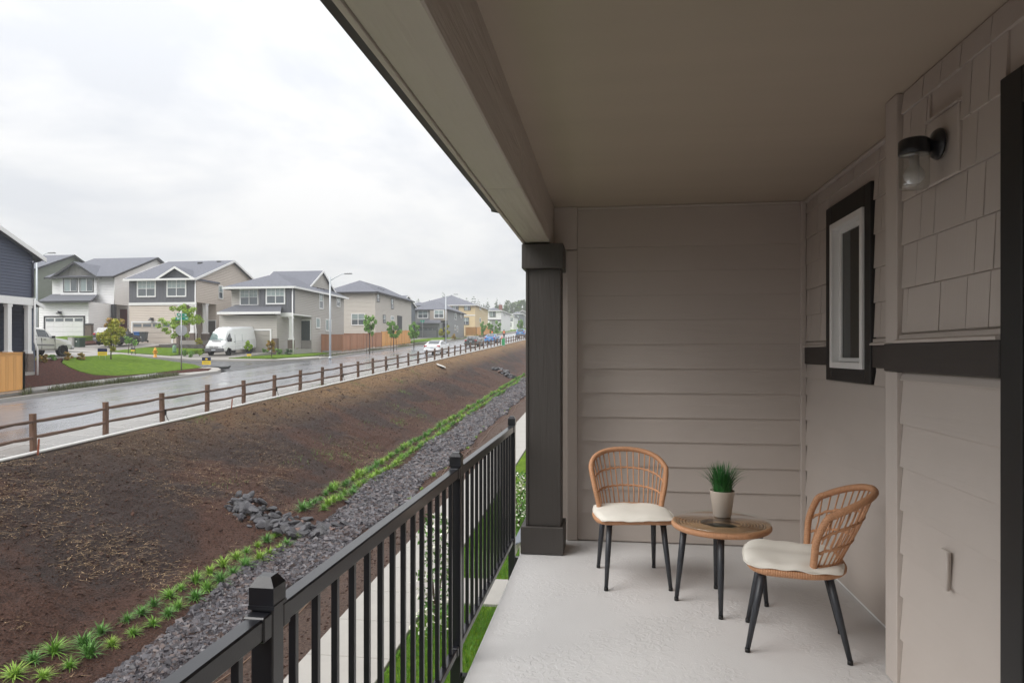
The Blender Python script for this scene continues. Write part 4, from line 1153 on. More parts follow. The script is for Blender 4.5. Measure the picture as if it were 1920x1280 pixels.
structure(slab('driveway', rect(-41.5, -36.22, 34.9, 47.45), .03, M_drive, 1.2, zf=lot_z))
structure(slab('ground_lot', [(-41.52, 26), (-41.52, 47.5), (-112, 47.5), (-112, 26)], .0, M_lawn, 1.3))
def far_lot(name, poly, m, off): structure(slab(name, poly, off, m, .3))
def ramp_z(zb, y0=57.6, y1=67.0):
    """a drive climbs from the pavement to the garage floor"""
    return lambda x, y: gz(x, y0) + (zb - gz(x, y0)) * min(1.0, max(0.0, (y - y0) / (y1 - y0)))
def ramp_lot(name, poly, m, off, zb): structure(slab(name, poly, off, m, 1.0, zf=ramp_z(zb)))
ramp_lot('driveway', rect(-39.0, -33.6, 57.62, 67.0), M_drive, .01, 1.62)
ramp_lot('lawn', [(-33.55, 57.8), (-30.2, 58.2), (-28.4, 60.4), (-27.9, 63), (-28.2, 67), (-29.4, 72), (-33.55, 73)], M_lawn, .06, 1.45)
ramp_lot('lawn', rect(-45.2, -39.05, 57.65, 63.0), M_lawn, .05, 2.3)
ramp_lot('mulch_bed', rect(-45.2, -39.05, 63.02, 69), M_mulch, .04, 2.3)
ramp_lot('driveway', rect(-51.2, -45.25, 57.62, 69), M_drive, .01, 2.6)
ramp_lot('mulch_bed', rect(-54.0, -51.25, 57.65, 70), M_mulch, .05, 3.0)
ramp_lot('lawn', rect(-57.4, -54.05, 57.65, 67), M_lawn, .2, 3.1)
ramp_lot('driveway', rect(-64, -57.45, 57.62, 70), M_drive, .01, 3.15)
far_lot('lawn', rect(-112, -64.05, 57.65, 90), M_lawn, .05)
far_lot('lawn', rect(-33.5, -29.12, 103, 134), M_lawn, .05)
far_lot('driveway', rect(-38.5, -33.52, 105, 137), M_drive, .01)
far_lot('lawn', rect(-40, -29.12, 170, 300), M_lawn, .05)
# rush-like grass in the far planting strips
for (ya, yb, n, hh) in ((29, 40.4, 6500, .40), (62.3, 100, 9000, .34), (118, 160, 5000, .5)):
    gy = NR.uniform(ya, yb, n); gx = NR.uniform(-27.6, -26.3, n); k = fbm(gx * .7, gy * .7, 3, 77) > .0; gx, gy = gx[k], gy[k]; n = len(gx)
    V, Qf = blades(np.stack([gx, gy, prof(gx) + G * gy - .1], 1), NR.uniform(.5, 1.2, n) * hh, NR.uniform(.006, .013, n), NR.uniform(.1, .55, n), 31, 2)
    tag(np_mesh('rush_grass', V, Qf, island_mat('rush_green', [(.09, .11, .04), (.14, .17, .06), (.12, .11, .055), (.07, .09, .035)], .7, 0), None, True),
        {29: 'thin olive rushes in the kerbside strip beside the orange board fence', 62.3: 'olive rushes in the kerbside strip along the brown board fence', 118: 'olive rushes in the far kerbside strip before the grey house'}[ya], 'grass', kind='stuff')
# ------------------------------------------------------------------ houses across the street
M_roof = mat('roof_shingle', (.165, .172, .20), .9, .6, 7, bump=1, bscale=7, dist=.05, detail=10, spec=.2)
M_roofD = mat('dark_roof_shingle', (.12, .125, .145), .85, .35, 5, bump=.8, bscale=9, dist=.03, detail=8)
M_wtrim = mat('white_trim', (.82, .82, .81), .5, .04)
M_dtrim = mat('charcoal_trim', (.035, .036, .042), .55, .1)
M_paneU = mat('pane_blind_sky', (.30, .37, .37), .12, .25, .8, spec=.9, coat=.4)  # pale teal: blinds, with the sky's reflection put into the colour
M_paneL = mat('pane_dark', (.10, .12, .135), .08, .4, .8, spec=.9, coat=.4)
M_stone = mat('ledge_stone', (.16, .125, .105), .85, .55, 7, stretch=(1, 1, 2.5), bump=1, bscale=8, dist=.05, detail=2)
def bx(mb, ax, pl, u0, u1, d0, d1, z0, z1):
    """box on a facade: u along it, d out of it; ax 'y' faces the side street, ax 'x' faces the main street"""
    if ax == 'y': mb.box(u0, u1, pl - d1, pl - d0, z0, z1)
    else: mb.box(pl + d0, pl + d1, u0, u1, z0, z1)
def part(root, name, m, *boxes, sub=None):
    b = MB()
    for q in boxes: b.box(*q)
    o = b.build(name, m, root, True)
    return o
def sub_of(o, root):                         # a sub-part keeps the thing's frame
    return o
def window(root, ax, pl, u0, u1, z0, z1, n=2, grid=True, trim=None, tw=.10, double=True, bars=None):
    trim = trim or M_wtrim
    u0, u1 = sorted((u0, u1)); z0, z1 = sorted((z0, z1))
    b = MB()
    bx(b, ax, pl, u0, u0 + tw, .0, .05, z0, z1); bx(b, ax, pl, u1 - tw, u1, .0, .05, z0, z1)
    bx(b, ax, pl, u0 + tw, u1 - tw, .0, .05, z1 - tw, z1); bx(b, ax, pl, u0 + tw, u1 - tw, .0, .055, z0, z0 + tw)
    w = b.build('window', trim, root, True); w['_sub'] = 1
    a0, a1 = u0 + tw, u1 - tw; c0, c1 = z0 + tw, z1 - tw; sw = (a1 - a0) / n
    def child(name, mb, m):
        o = mb.build(name, m, root, True); o.parent = w; return o
    f = MB()
    for i in range(n):
        s0, s1 = a0 + sw * i, a0 + sw * (i + 1); zm = (c0 + c1) / 2
        e = .04
        bx(f, ax, pl, s0 + .002, s0 + e, .004, .034, c0, c1); bx(f, ax, pl, s1 - e, s1 - .002, .004, .034, c0, c1)
        bx(f, ax, pl, s0 + e, s1 - e, .004, .033, c1 - e, c1 - .002); bx(f, ax, pl, s0 + e, s1 - e, .004, .033, c0 + .002, c0 + e)
        if double:
            bx(f, ax, pl, s0 + e, s1 - e, .004, .036, zm - .025, zm + .025)
            if grid:
                bx(f, ax, pl, (s0 + s1) / 2 - .012, (s0 + s1) / 2 + .012, .006, .028, zm + .026, c1 - e)
                bx(f, ax, pl, s0 + e, (s0 + s1) / 2 - .013, .006, .027, (zm + c1) / 2 - .012, (zm + c1) / 2 + .012); bx(f, ax, pl, (s0 + s1) / 2 + .013, s1 - e, .006, .027, (zm + c1) / 2 - .012, (zm + c1) / 2 + .012)
            p = MB(); bx(p, ax, pl, s0 + e * .9, s1 - e * .9, .002, .016, zm, c1 - e * .9); child('pane', p, M_paneU)
            p = MB(); bx(p, ax, pl, s0 + e * .9, s1 - e * .9, .002, .015, c0 + e * .9, zm - .003); child('pane', p, M_paneL)
        else:
            p = MB(); bx(p, ax, pl, s0 + e * .9, s1 - e * .9, .002, .016, c0 + e * .9, c1 - e * .9); child('pane', p, M_paneL if i else M_paneU)
    child('sash', f, bars or M_wtrim)
    return w
def wfront(root, Y, r, **k):
    a = at_y(r[0], r[1], Y); c = at_y(r[2], r[3], Y); return window(root, 'y', Y, a[0], c[0], c[2], a[2], **k)
def wside(root, X, r, **k):
    a = at_x(r[0], r[1], X); c = at_x(r[2], r[3], X); m1 = at_x((r[0] + r[2]) / 2, r[1], X)[2]; m0 = at_x((r[0] + r[2]) / 2, r[3], X)[2]
    return window(root, 'x', X, a[1], c[1], m0, m1, **k)

def roof_planes(root, planes, m, th=.14, name='roof'):
    b = MB()
    for p in planes: b.prism(p, (0, 0, -th))
    return b.build(name, m, root, True)
def edge_board(mb, a, c, h=.22, w=.05, n=(0, -1, 0)):
    a = Vector(a); c = Vector(c); n = Vector(n) * w
    mb.prism([a, c, c - Vector((0, 0, h)), a - Vector((0, 0, h))], n)
def gable_x(root, x0, x1, y0, y1, ze, zr, m, wallm, trim, oh=.45, rk=.35, ends=(True, True)):
    """ridge along x; gable faces at x0 and x1"""
    ym = (y0 + y1) / 2; s = (zr - ze) / (ym - y0); t = .16
    A, B = x0 - rk, x1 + rk; zl = ze - s * oh + t; zt = zr + t
    roof_planes(root, [[(A, y0 - oh, zl), (B, y0 - oh, zl), (B, ym, zt), (A, ym, zt)], [(A, ym, zt), (B, ym, zt), (B, y1 + oh, zl), (A, y1 + oh, zl)]], m)
    for q, x in enumerate((x0, x1)):
        if ends[q]:
            b = MB(); b.prism([(x, y0, ze - .01), (x, y1, ze - .01), (x, ym, zr)], (-.15 if q else .15, 0, 0)); b.build('gable_wall', wallm, root, True)
    b = MB()
    for x, sg in ((A, -1), (B, 1)):
        edge_board(b, (x, y0 - oh, zl + .01), (x, ym, zt + .01), .24, .05, (sg, 0, 0)); edge_board(b, (x, ym, zt + .01), (x, y1 + oh, zl + .01), .24, .05, (sg, 0, 0))
    edge_board(b, (A, y0 - oh, zl + .008), (B, y0 - oh, zl + .008), .20, .06)
    b.build('fascia', trim, root, True)
def gable_y(root, x0, x1, y0, yback, ze, zr, m, wallm, trim, oh=.4, rk=.4):
    """front gable: ridge along y running back into the main roof"""
    xm = (x0 + x1) / 2; s = (zr - ze) / (xm - x0); t = .16; zl = ze - s * oh + t; zt = zr + t; A = y0 - rk
    roof_planes(root, [[(x0 - oh, A, zl), (xm, A, zt), (xm, yback, zt), (x0 - oh, yback, zl)], [(xm, A, zt), (x1 + oh, A, zl), (x1 + oh, yback, zl), (xm, yback, zt)]], m)
    b = MB(); b.prism([(x0, y0, ze - .01), (x1, y0, ze - .01), (xm, y0, zr)], (0, .15, 0)); b.build('gable_wall', wallm, root, True)
    b = MB(); edge_board(b, (x0 - oh, A, zl + .01), (xm, A, zt + .01), .24, .05); edge_board(b, (xm, A, zt + .01), (x1 + oh, A, zl + .01), .24, .05)
    b.build('fascia', trim, root, True)
def hip(root, x0, x1, y0, y1, ze, slope, m, trim, oh=.45):
    A, B, C, D = x0 - oh, x1 + oh, y0 - oh, y1 + oh
    h = min(B - A, D - C) / 2; zt = ze + slope * h
    if B - A < D - C: r0, r1 = ((A + B) / 2, C + h, zt), ((A + B) / 2, D - h, zt)
    else: r0, r1 = (A + h, (C + D) / 2, zt), (B - h, (C + D) / 2, zt)
    a, b_, c, d = (A, C, ze), (B, C, ze), (B, D, ze), (A, D, ze)
    if B - A < D - C: pl = [[a, b_, r0], [b_, c, r1, r0], [c, d, r1], [d, a, r0, r1]]
    else: pl = [[a, b_, r1, r0], [b_, c, r1], [c, d, r0, r1], [d, a, r0]]
    roof_planes(root, pl, m)
    b = MB(); edge_board(b, a, b_, .2, .05); edge_board(b, b_, c, .2, .05, (1, 0, 0)); edge_board(b, d, a, .2, .05, (-1, 0, 0)); b.build('fascia', trim, root, True)
    return zt
def garage(root, Y, r, m, trim, rows=4, cols=4, lights=True, tw=.16):
    a = at_y(r[0], r[1], Y); c = at_y(r[2], r[3], Y); x0, x1, z0, z1 = a[0], c[0], c[2], a[2]
    b = MB(); b.box(x0 - tw, x0, Y - .06, Y, z0, z1 + tw); b.box(x1, x1 + tw, Y - .06, Y, z0, z1 + tw); b.box(x0 + .001, x1 - .001, Y - .06, Y, z1, z1 + tw)
    g = b.build('garage_door', trim, root, True)
    h = (z1 - z0) / rows
    for k in range(rows):
        p = MB()
        p.box(x0 + .01, x1 - .01, Y - .025, Y - .001, z0 + h * k + .012, z0 + h * (k + 1) - .012)
        if not (k == rows - 1 and lights):
            wc = (x1 - x0) / cols
            for i in range(cols): p.box(x0 + wc * i + .12, x0 + wc * (i + 1) - .12, Y - .036, Y - .0255, z0 + h * k + .09, z0 + h * (k + 1) - .09)
        o = p.build('panel', m, root, True); o.parent = g
    if lights:
        wc = (x1 - x0) / cols
        for i in range(cols):
            p = MB(); p.box(x0 + wc * i + .10, x0 + wc * (i + 1) - .10, Y - .042, Y - .026, z0 + h * (rows - 1) + .10, z1 - .12); o = p.build('pane', M_paneL, root, True); o.parent = g
    return x0, x1, z0, z1
def pillar(root, x, y, z0, z1, m, w=.28, stone=1.0):
    b = MB(); b.bbox(x - w / 2, x + w / 2, y - w / 2, y + w / 2, z0 + stone, z1, .01); b.bbox(x - w * .68, x + w * .68, y - w * .68, y + w * .68, z0 + stone - .09, z0 + stone + .06, .01)
    b.bbox(x - w * .62, x + w * .62, y - w * .62, y + w * .62, z1 - .16, z1 - .002, .01); c = b.build('column', m, root, True)
    if stone > .2:
        b = MB(); b.bbox(x - w * .8, x + w * .8, y - w * .8, y + w * .8, z0 - .3, z0 + stone - .092, .02); o = b.build('stone_base', M_stone, root, True); o.parent = c
def doorway(root, Y, x0, x1, z0, z1, m, trim):
    b = MB(); b.box(x0 - .1, x0, Y - .05, Y, z0, z1 + .1); b.box(x1, x1 + .1, Y - .05, Y, z0, z1 + .1); b.box(x0 + .001, x1 - .001, Y - .05, Y, z1, z1 + .1); d = b.build('door', trim, root, True)
    p = MB(); p.box(x0, x1, Y - .03, Y - .001, z0, z1); p.box(x0 + .15, x1 - .15, Y - .04, Y - .0305, z0 + .2, z0 + .8); p.box(x0 + .15, x1 - .15, Y - .04, Y - .0305, z0 + 1.0, z1 - .2)
    o = p.build('door_leaf', m, root, True); o.parent = d
    h = MB(); h.tube([(x0 + .1, Y - .03, z0 + 1), (x0 + .1, Y - .09, z0 + 1)], .03, 8); o = h.build('handle', M_black, root, True); o.parent = d
def vents(root, pts, name='roof_vent'):
    for p in pts:
        b = MB(); b.box(p[0] - .2, p[0] + .2, p[1] - .2, p[1] + .2, p[2] - .1, p[2] + .13); b.build(name, M_dtrim, root, True)
def lantern(root, Y, px, py):
    a = at_y(px, py, Y); b = MB(); b.box(a[0] - .12, a[0] + .12, Y - .08, Y, a[2] - .05, a[2] + .12); b.lathe([(.05, .15), (.28, -.12), (.28, -.15), (.0, -.15)], 12, (a[0], Y - .28, a[2])); b.build('barn_lantern', M_black, root, True)
def fx(px, Y): return at_y(px, 600, Y)[0]
def fz(px, py, Y): return at_y(px, py, Y)[2]

# -- van house: light grey-beige, charcoal board and batten bay, corner porch
S_grey = lapped('grey_siding', (.43, .405, .37)); S_bb = lapped('charcoal_batten', (.12, .123, .14), pitch=.40, axis='X', depth=.03, batten=True)
X1, Y0 = -32.0, 67.0; base = 1.55; ze = fz(548, 537, Y0)
h = thing('house', 'grey sided house with hipped roof behind the white van', 'house', (-36, 74, base))
xL = fx(434, Y0 + .6); xb = fx(486, Y0); zb = fz(548, 586, Y0); xg0, xg1 = fx(411, 66), fx(519, 66); xp = fx(521, Y0)
part(h, 'wall', S_grey, (xL, X1, Y0 + .6, 81, zb - .1, ze)); part(h, 'wall', S_grey, (xL, X1 - .003, 71.7, 80.99, base - 1, zb - .098)); part(h, 'wall', S_grey, (xg0, xg1, 66, 71.69, base - 1, zb - .3)); part(h, 'wall', S_grey, (xg1 + .002, xp, 67.3, 71.69, base - 1, zb - .11))
part(h, 'batten_bay', S_bb, (xb, X1 + .03, Y0, Y0 + .599, zb, ze - .002)); part(h, 'band_board', M_wtrim, (xp - .3, X1 + .06, Y0 - .04, Y0 + .2, zb - .42, zb - .002)); part(h, 'porch_soffit', M_wtrim, (xp, X1 + .02, Y0 + .2, 71.6, zb - .2, zb - .102))
part(h, 'porch_floor', M_conc, (xp, X1 + .1, Y0 - .1, 71.69, base - 1, base + .35))
zt = hip(h, xL, X1, Y0 + .1, 81, ze, .46, M_roof, M_wtrim)
gable_x(h, -39, -33.2, 73.6, 80.8, ze + .55, fz(601, 509, 77.5) - .1, M_roof, S_grey, M_wtrim, .2, .2, (False, True))
a = at_y(408, 585, 65.6); c = at_y(527, 585, 65.6)
roof_planes(h, [[(a[0], 65.5, a[2]), (c[0], 65.5, a[2]), (c[0] - .9, 67.6, a[2] + .85), (a[0] + .8, 67.6, a[2] + .85)], [(a[0], 65.5, a[2]), (a[0] + .8, 67.6, a[2] + .85), (a[0] + .8, 71.7, a[2] + .85), (a[0], 71.7, a[2])]], M_roofD, .12, 'garage_roof')
b = MB(); edge_board(b, (a[0], 65.5, a[2]), (c[0], 65.5, a[2]), .24, .05); b.build('fascia', M_wtrim, h, True)
wfront(h, Y0 + .6, (449.5, 541.5, 485, 573)); wfront(h, Y0, (498.5, 538.5, 535, 570.5))
wside(h, X1, (598, 549.5, 606, 579.5), n=1, grid=False, tw=.09); wside(h, X1, (630.5, 556, 638, 575.5), n=1, grid=False, tw=.09); wside(h, X1 - .003, (592, 595.5, 600, 615.5), n=1, double=False, tw=.09); wside(h, X1 - .003, (610, 598, 621, 621), n=2, double=False, tw=.09)
garage(h, 66, (426, 620, 506.5, 659), mat('greige_door', (.36, .335, .30), .5, .05), M_wtrim, lights=False)
pillar(h, fx(523.5, Y0 + .2), Y0 + .25, base + .1, zb - .42, M_wtrim, .34, 1.25); pillar(h, fx(545.5, Y0 + .2), Y0 + .25, base + .1, zb - .42, M_wtrim, .34, 1.25)
part(h, 'stone_base', M_stone, (fx(509, 66), xg1 + .01, 65.95, 66.4, base - .5, fz(515, 634, 66)))
doorway(h, 71.69, -33.25, -32.15, fz(571, 638, 71.7), fz(571, 601, 71.7), mat('dark_green_door', (.045, .06, .06), .4, .1), M_wtrim)
b = MB(); z = base + .35
for k in range(9): y = 69.2 + k * .28; b.box(X1 + .03, X1 + .05, y, y + .02, z, z + .9)
b.box(X1 + .02, X1 + .06, 69.2, 71.5, z + .9, z + .94); b.build('porch_railing', M_black, h, True)
b = MB(); xq = X1 + .1; b.tube([(xq, Y0 - .1, ze - .2), (xq, Y0 - .1, base + 2), (xq + .1, Y0 - .15, base + 1.4), (xq + .1, Y0 - .15, base - .2)], .06, 8); b.build('downspout', M_wtrim, h, True)
for k in range(5): vents(h, [(-34.6 + .0 * k, 71.5 + k * .9, zt - 1.05)])
for k in range(3): vents(h, [(-33.0, 75.5 + k * .8, ze + .55)])

# -- tan house with charcoal upper storey
S_tan = lapped('tan_siding', (.57, .50, .43))
X1, Y0 = -43.3, 68.0; base = 2.55; ze = fz(366, 522, Y0)
h = thing('house', 'tan house with charcoal batten upper storey and white trimmed gable', 'house', (-47, 75, base))
xL = fx(242, Y0); zb = fz(300, 567, Y0); xp = fx(336, Y0)
part(h, 'wall', S_tan, (xL + .01, X1, Y0 + .2, 82, zb, ze)); part(h, 'batten_storey', S_bb, (xL, X1 - .05, Y0, Y0 + .199, zb, ze - .002)); part(h, 'band_board', M_wtrim, (xL - .03, X1 + .03, Y0 - .05, Y0 + .22, zb - .28, zb - .002))
part(h, 'wall', S_tan, (xL + .012, xp, Y0 + .02, 72, base - 1, zb - .003)); part(h, 'wall', S_tan, (xL + .013, X1 - .003, 72.01, 81.99, base - 1, zb - .003))
part(h, 'porch_floor', M_conc, (xp + .002, X1 + .1, Y0 - .1, 72, base - 1.2, base + .25))
zr = fz(440, 492, 75.8)
gable_x(h, xL, X1, Y0, 82.4, ze, zr, M_roof, S_tan, M_wtrim)
gx0, gx1 = fx(302, Y0), fx(362, Y0); gable_y(h, gx0, gx1, Y0 - .01, 72.5, ze + .05, fz(328, 503, Y0), M_roof, S_bb, M_wtrim)
part(h, 'gable_band', M_wtrim, (gx0 - .2, gx1 + .2, Y0 - .06, Y0 - .012, ze - .12, ze + .06))
wfront(h, Y0, (257, 525, 292.5, 557)); wfront(h, Y0, (312.5, 523, 349.5, 556.5)); wside(h, X1, (409.5, 535, 418, 561), n=1, grid=False, tw=.08)
garage(h, Y0 + .02, (249, 605, 322, 643), mat('tan_door', (.52, .46, .40), .5, .05), M_wtrim)
lantern(h, Y0 + .02, 286, 598)
pillar(h, fx(339, Y0 + .2), Y0 + .25, base - .2, zb - .28, M_wtrim, .42, 1.2); pillar(h, fx(361.5, Y0 + .2), Y0 + .25, base - .2, zb - .28, M_wtrim, .42, 1.3); pillar(h, X1 - .25, 70.3, base - .2, zb - .02, M_wtrim, .42, 1.3)
doorway(h, 72, -44.45, -43.4, base + .26, base + 2.5, mat('dark_door', (.09, .085, .08), .4, .1), M_wtrim)
b = MB(); b.tube([(X1 + .08, Y0 - .1, ze - .2), (X1 + .08, Y0 - .1, base + 1.8), (X1 + .2, Y0 - .15, base + 1.4), (X1 + .2, Y0 - .15, base - .3)], .06, 8); b.build('downspout', M_wtrim, h, True)
b = MB(); 
for k in range(6): b.box(X1 - .06, X1 - .04, 70.9 + k * .2, 70.92 + k * .2, base + .25, base + 1.2)
b.box(X1 - .07, X1 - .03, 70.8, 72, base + 1.2, base + 1.24); b.build('porch_railing', M_black, h, True)
vents(h, [(-46.5, 74, zr - .3), (-44.5, 74.6, zr - .1)], 'roof_pipe')
# low retaining wall in the garden
rw = thing('retaining_wall', 'low dark grey block wall in the garden left of the white van', 'wall', (-41, 63, gz(-41, 63)))
for c_ in range(3):
    for k in range(13):
        x = -44.2 + k * .36 + (.18 if c_ % 2 else 0); y = 63.3 + .02 * (k % 2)
        b = MB(); b.bbox(x, x + .345, y, y + .25, 1.72 + c_ * .2, 1.915 + c_ * .2, .01); b.build('block', mat('garden_block', (.12, .11, .105), .85, .3, 6, rnd=.2), rw, True)

# -- white house with charcoal gable
S_wht = lapped('white_siding', (.83, .83, .83)); S_ggrey = lapped('grey_batten', (.20, .195, .19), pitch=.40, axis='X', depth=.03, batten=True)
X1, Y0 = -54.4, 70.0; base = 3.2; ze = fz(212, 518, Y0)
h = thing('house', 'white house with charcoal front gable and white garage door', 'house', (-58, 77, base))
xL = fx(98, Y0 + .3); zb = fz(212, 570, Y0); xp = fx(187, Y0)
part(h, 'wall', S_wht, (xL, X1, Y0 + .3, 84.5, zb, ze)); part(h, 'window_bay', S_wht, (fx(113, Y0), fx(181, Y0), Y0, Y0 + .299, fz(150, 553, Y0), ze - .002))
part(h, 'wall', S_wht, (xL + .003, xp, 71, 72.5, base - 1, zb - .002)); part(h, 'wall', S_wht, (xL + .004, X1 - .003, 72.51, 84.49, base - 1, zb - .003))
Yg = 66.8; g0, g1 = fx(73, Yg), fx(166, Yg); part(h, 'garage_wall', S_wht, (g0, g1, Yg, 70.99, base - 1, fz(120, 566, Yg)))
zr = fz(291, 485, 77.3)
gable_x(h, xL, X1, Y0, 84.5, ze, zr, M_roof, S_wht, M_dtrim)
gx0, gx1 = fx(105, Y0), fx(181, Y0); gable_y(h, gx0, gx1, Y0 - .02, 75, ze + .02, fz(144, 493.5, Y0), M_roof, S_ggrey, M_dtrim)
part(h, 'gable_band', M_dtrim, (gx0, gx1, Y0 - .07, Y0 - .022, ze - .1, ze + .06))
a = at_y(72, 564.5, Yg - .5); c = at_y(171, 564.5, Yg - .5)
roof_planes(h, [[(a[0], Yg - .6, a[2]), (c[0], Yg - .6, a[2]), (fx(184, Y0 + .28), Y0 + .28, fz(180, 551.5, Y0 + .28)), (fx(97, Y0 + .28), Y0 + .28, fz(97, 551.5, Y0 + .28))]], M_roofD, .14, 'garage_roof')
b = MB(); edge_board(b, (a[0], Yg - .6, a[2]), (c[0], Yg - .6, a[2]), .22, .05); b.build('fascia', M_dtrim, h, True)
wfront(h, Y0, (119, 521, 145.5, 547.5), double=False, tw=.09, trim=M_dtrim); wfront(h, Y0, (149.5, 520.5, 175.5, 547.5), double=False, tw=.09, trim=M_dtrim)
garage(h, Yg, (85, 595, 157, 632), mat('white_door', (.76, .76, .76), .45, .03), M_dtrim); lantern(h, Yg, 114, 586)
part(h, 'column', M_dtrim, (fx(188, Y0), fx(193.5, Y0), Y0 + .02, Y0 + .4, base - .2, zb - .01)); part(h, 'column', M_dtrim, (fx(208, Y0), fx(214, Y0), Y0 + .02, Y0 + .4, base - .2, zb - .01))
part(h, 'stone_base', M_stone, (fx(158.5, Yg), fx(171.5, Yg), Yg - .05, Yg + .3, base - .6, fz(165, 609, Yg))); part(h, 'stone_cap', M_dtrim, (fx(158, Yg), fx(172, Yg), Yg - .1, Yg + .32, fz(165, 609, Yg) + .001, fz(165, 607, Yg) + .03))
doorway(h, 72.5, -55.45, -54.5, fz(233, 616, 72.5), fz(233, 579, 72.5), mat('maroon_door', (.10, .012, .018), .4, .1), M_wtrim)
part(h, 'porch_floor', M_conc, (xp + .002, X1 + .05, Y0 - .05, 72.5, base - 1.2, fz(233, 616, 72.5)))
b = MB(); b.tube([(X1 + .03, Y0 + .22, ze - .2), (X1 + .03, Y0 + .22, zb)], .05, 8); b.build('downspout', M_wtrim, h, True)

# -- sage green house behind it
S_sage = lapped('sage_siding', (.175, .195, .16)); X1 = -66.0
h = thing('house', 'sage green house end wall rising between the navy house and the white house', 'house', (-70, 76, 3.6))
e = at_x(63, 505, X1); r_ = at_x(135, 480, X1); yb_ = 2 * r_[1] - e[1]
part(h, 'wall', S_sage, (-76, X1, e[1], yb_, 2.8, e[2])); gable_x(h, -76, X1, e[1], yb_, e[2], r_[2], M_roof, S_sage, M_dtrim)
wside(h, X1, (112, 518, 119, 540), n=1, grid=False, tw=.08)

# -- navy house at the left edge: gable towards the main street, porch with white columns
S_navy = lapped('navy_siding', (.066, .078, .12), pitch=.17, depth=.05)
X1 = -32.0; y1_ = at_x(61, 560, X1)[1]; y0_ = y1_ - 11.5; base = .35; ze = 6.9
h = thing('house', 'navy blue house with white rake board and white porch columns', 'house', (-36, 30, base))
zb0 = at_x(40, 571, X1)[2]; zb1 = at_x(40, 557, X1)[2]
part(h, 'wall', S_navy, (-42, X1, y0_, y1_, zb1, ze)); part(h, 'wall', S_navy, (-42, X1 - 1.6, y0_ + .01, y1_ - .02, base - 1, zb1 - .002)); part(h, 'porch_side_wall', S_navy, (X1 - 1.598, X1 - .5, y1_ - .16, y1_ - .02, base - 1, zb1 - .003))
part(h, 'band_board', M_wtrim, (X1 - .15, X1 + .06, y0_, y1_ + .05, zb0, zb1)); part(h, 'porch_soffit', M_wtrim, (X1 - 1.598, X1 - .151, y0_, y1_, zb0 + .1, zb1 - .003)); part(h, 'porch_floor', M_conc, (X1 - 1.598, X1 + .1, y0_, y1_ + .05, base - 1, base + .05))
gable_x(h, -42, X1, y0_, y1_, ze, ze + .435 * (y1_ - y0_) / 2, M_roof, S_navy, M_wtrim, .55, .35)
for px in (18.5, 56): pillar(h, X1 - .12, at_x(px, 600, X1)[1], base - .3, zb0, M_wtrim, .25, 1.45)
b = MB(); b.tube([(X1 + .02, y1_ + .5, ze - .22), (X1 + .06, y1_ + .05, ze - .35), (X1 + .06, y1_ - .03, ze - .45), (X1 + .06, y1_ - .03, zb1 + .05)], .05, 8); b.build('downspout', mat('navy_trim', (.05, .055, .08), .5), h, True)
b = MB(); b.tube([(X1 + .12, y1_ + .02, zb1), (X1 + .12, y1_ + .02, base + 1.7), (X1 + .2, y1_ + .12, base + 1.35), (X1 + .2, y1_ + .12, base - .5)], .05, 8); b.build('downspout', M_wtrim, h, True)
za, zc_ = at_x(63, 562, X1)[2], at_x(79, 573, X1)[2]; yc = at_x(79, 573, X1)[1]
roof_planes(h, [[(-41, y1_ + .001, za), (X1 + .1, y1_ + .001, za), (X1 + .1, yc, zc_), (-41, yc, zc_)]], M_roofD, .08, 'side_roof')
b = MB(); edge_board(b, (X1 + .1, y1_, za + .01), (X1 + .1, yc, zc_ + .01), .2, .05, (1, 0, 0)); b.build('fascia', M_wtrim, h, True)
part(h, 'side_bay', S_navy, (-40, X1 - .1, y1_ + .001, y1_ + .28, base - 1, zc_ + .05))

# -- beige house above the brown fence
S_beige = lapped('beige_siding', (.53, .495, .44)); X1, Y0 = -31.5, 91.0; base = gz(X1, Y0); ze = fz(703, 547, Y0)
h = thing('house', 'light beige house with pyramid roof above the brown board fence', 'house', (-36, 97, base))
xL = fx(612, Y0); part(h, 'wall', S_beige, (xL, X1, Y0, 108.5, base - 1, ze)); hip(h, xL, X1, Y0, 108.5, ze, .5, M_roof, M_dtrim)
wfront(h, Y0, (658.5, 587.5, 684.5, 610), grid=False, tw=.08)
for r in ((706.5, 550, 711.5, 566), (733, 559, 737.5, 579.5), (718, 590, 723, 605.5)): wside(h, X1, r, n=1, grid=False, tw=.10, trim=M_dtrim)
wside(h, X1, (732, 592, 738.5, 600.5), n=1, double=False, tw=.08); part(h, 'entry_shade_block', M_dtrim, (X1 - .3, X1 + .08, at_x(745, 600, X1)[1], at_x(753, 600, X1)[1], base, at_x(749, 592, X1)[2]))  # entry: dark block proud of the wall, stands in for a recess in shade
zt = ze + .5 * (X1 - xL + .9) / 2; vents(h, [(-33.2, 97 + k * 1.1, ze + .95) for k in range(3)] + [(-35.3, 96 + k * 1.4, zt - .35) for k in range(4)])
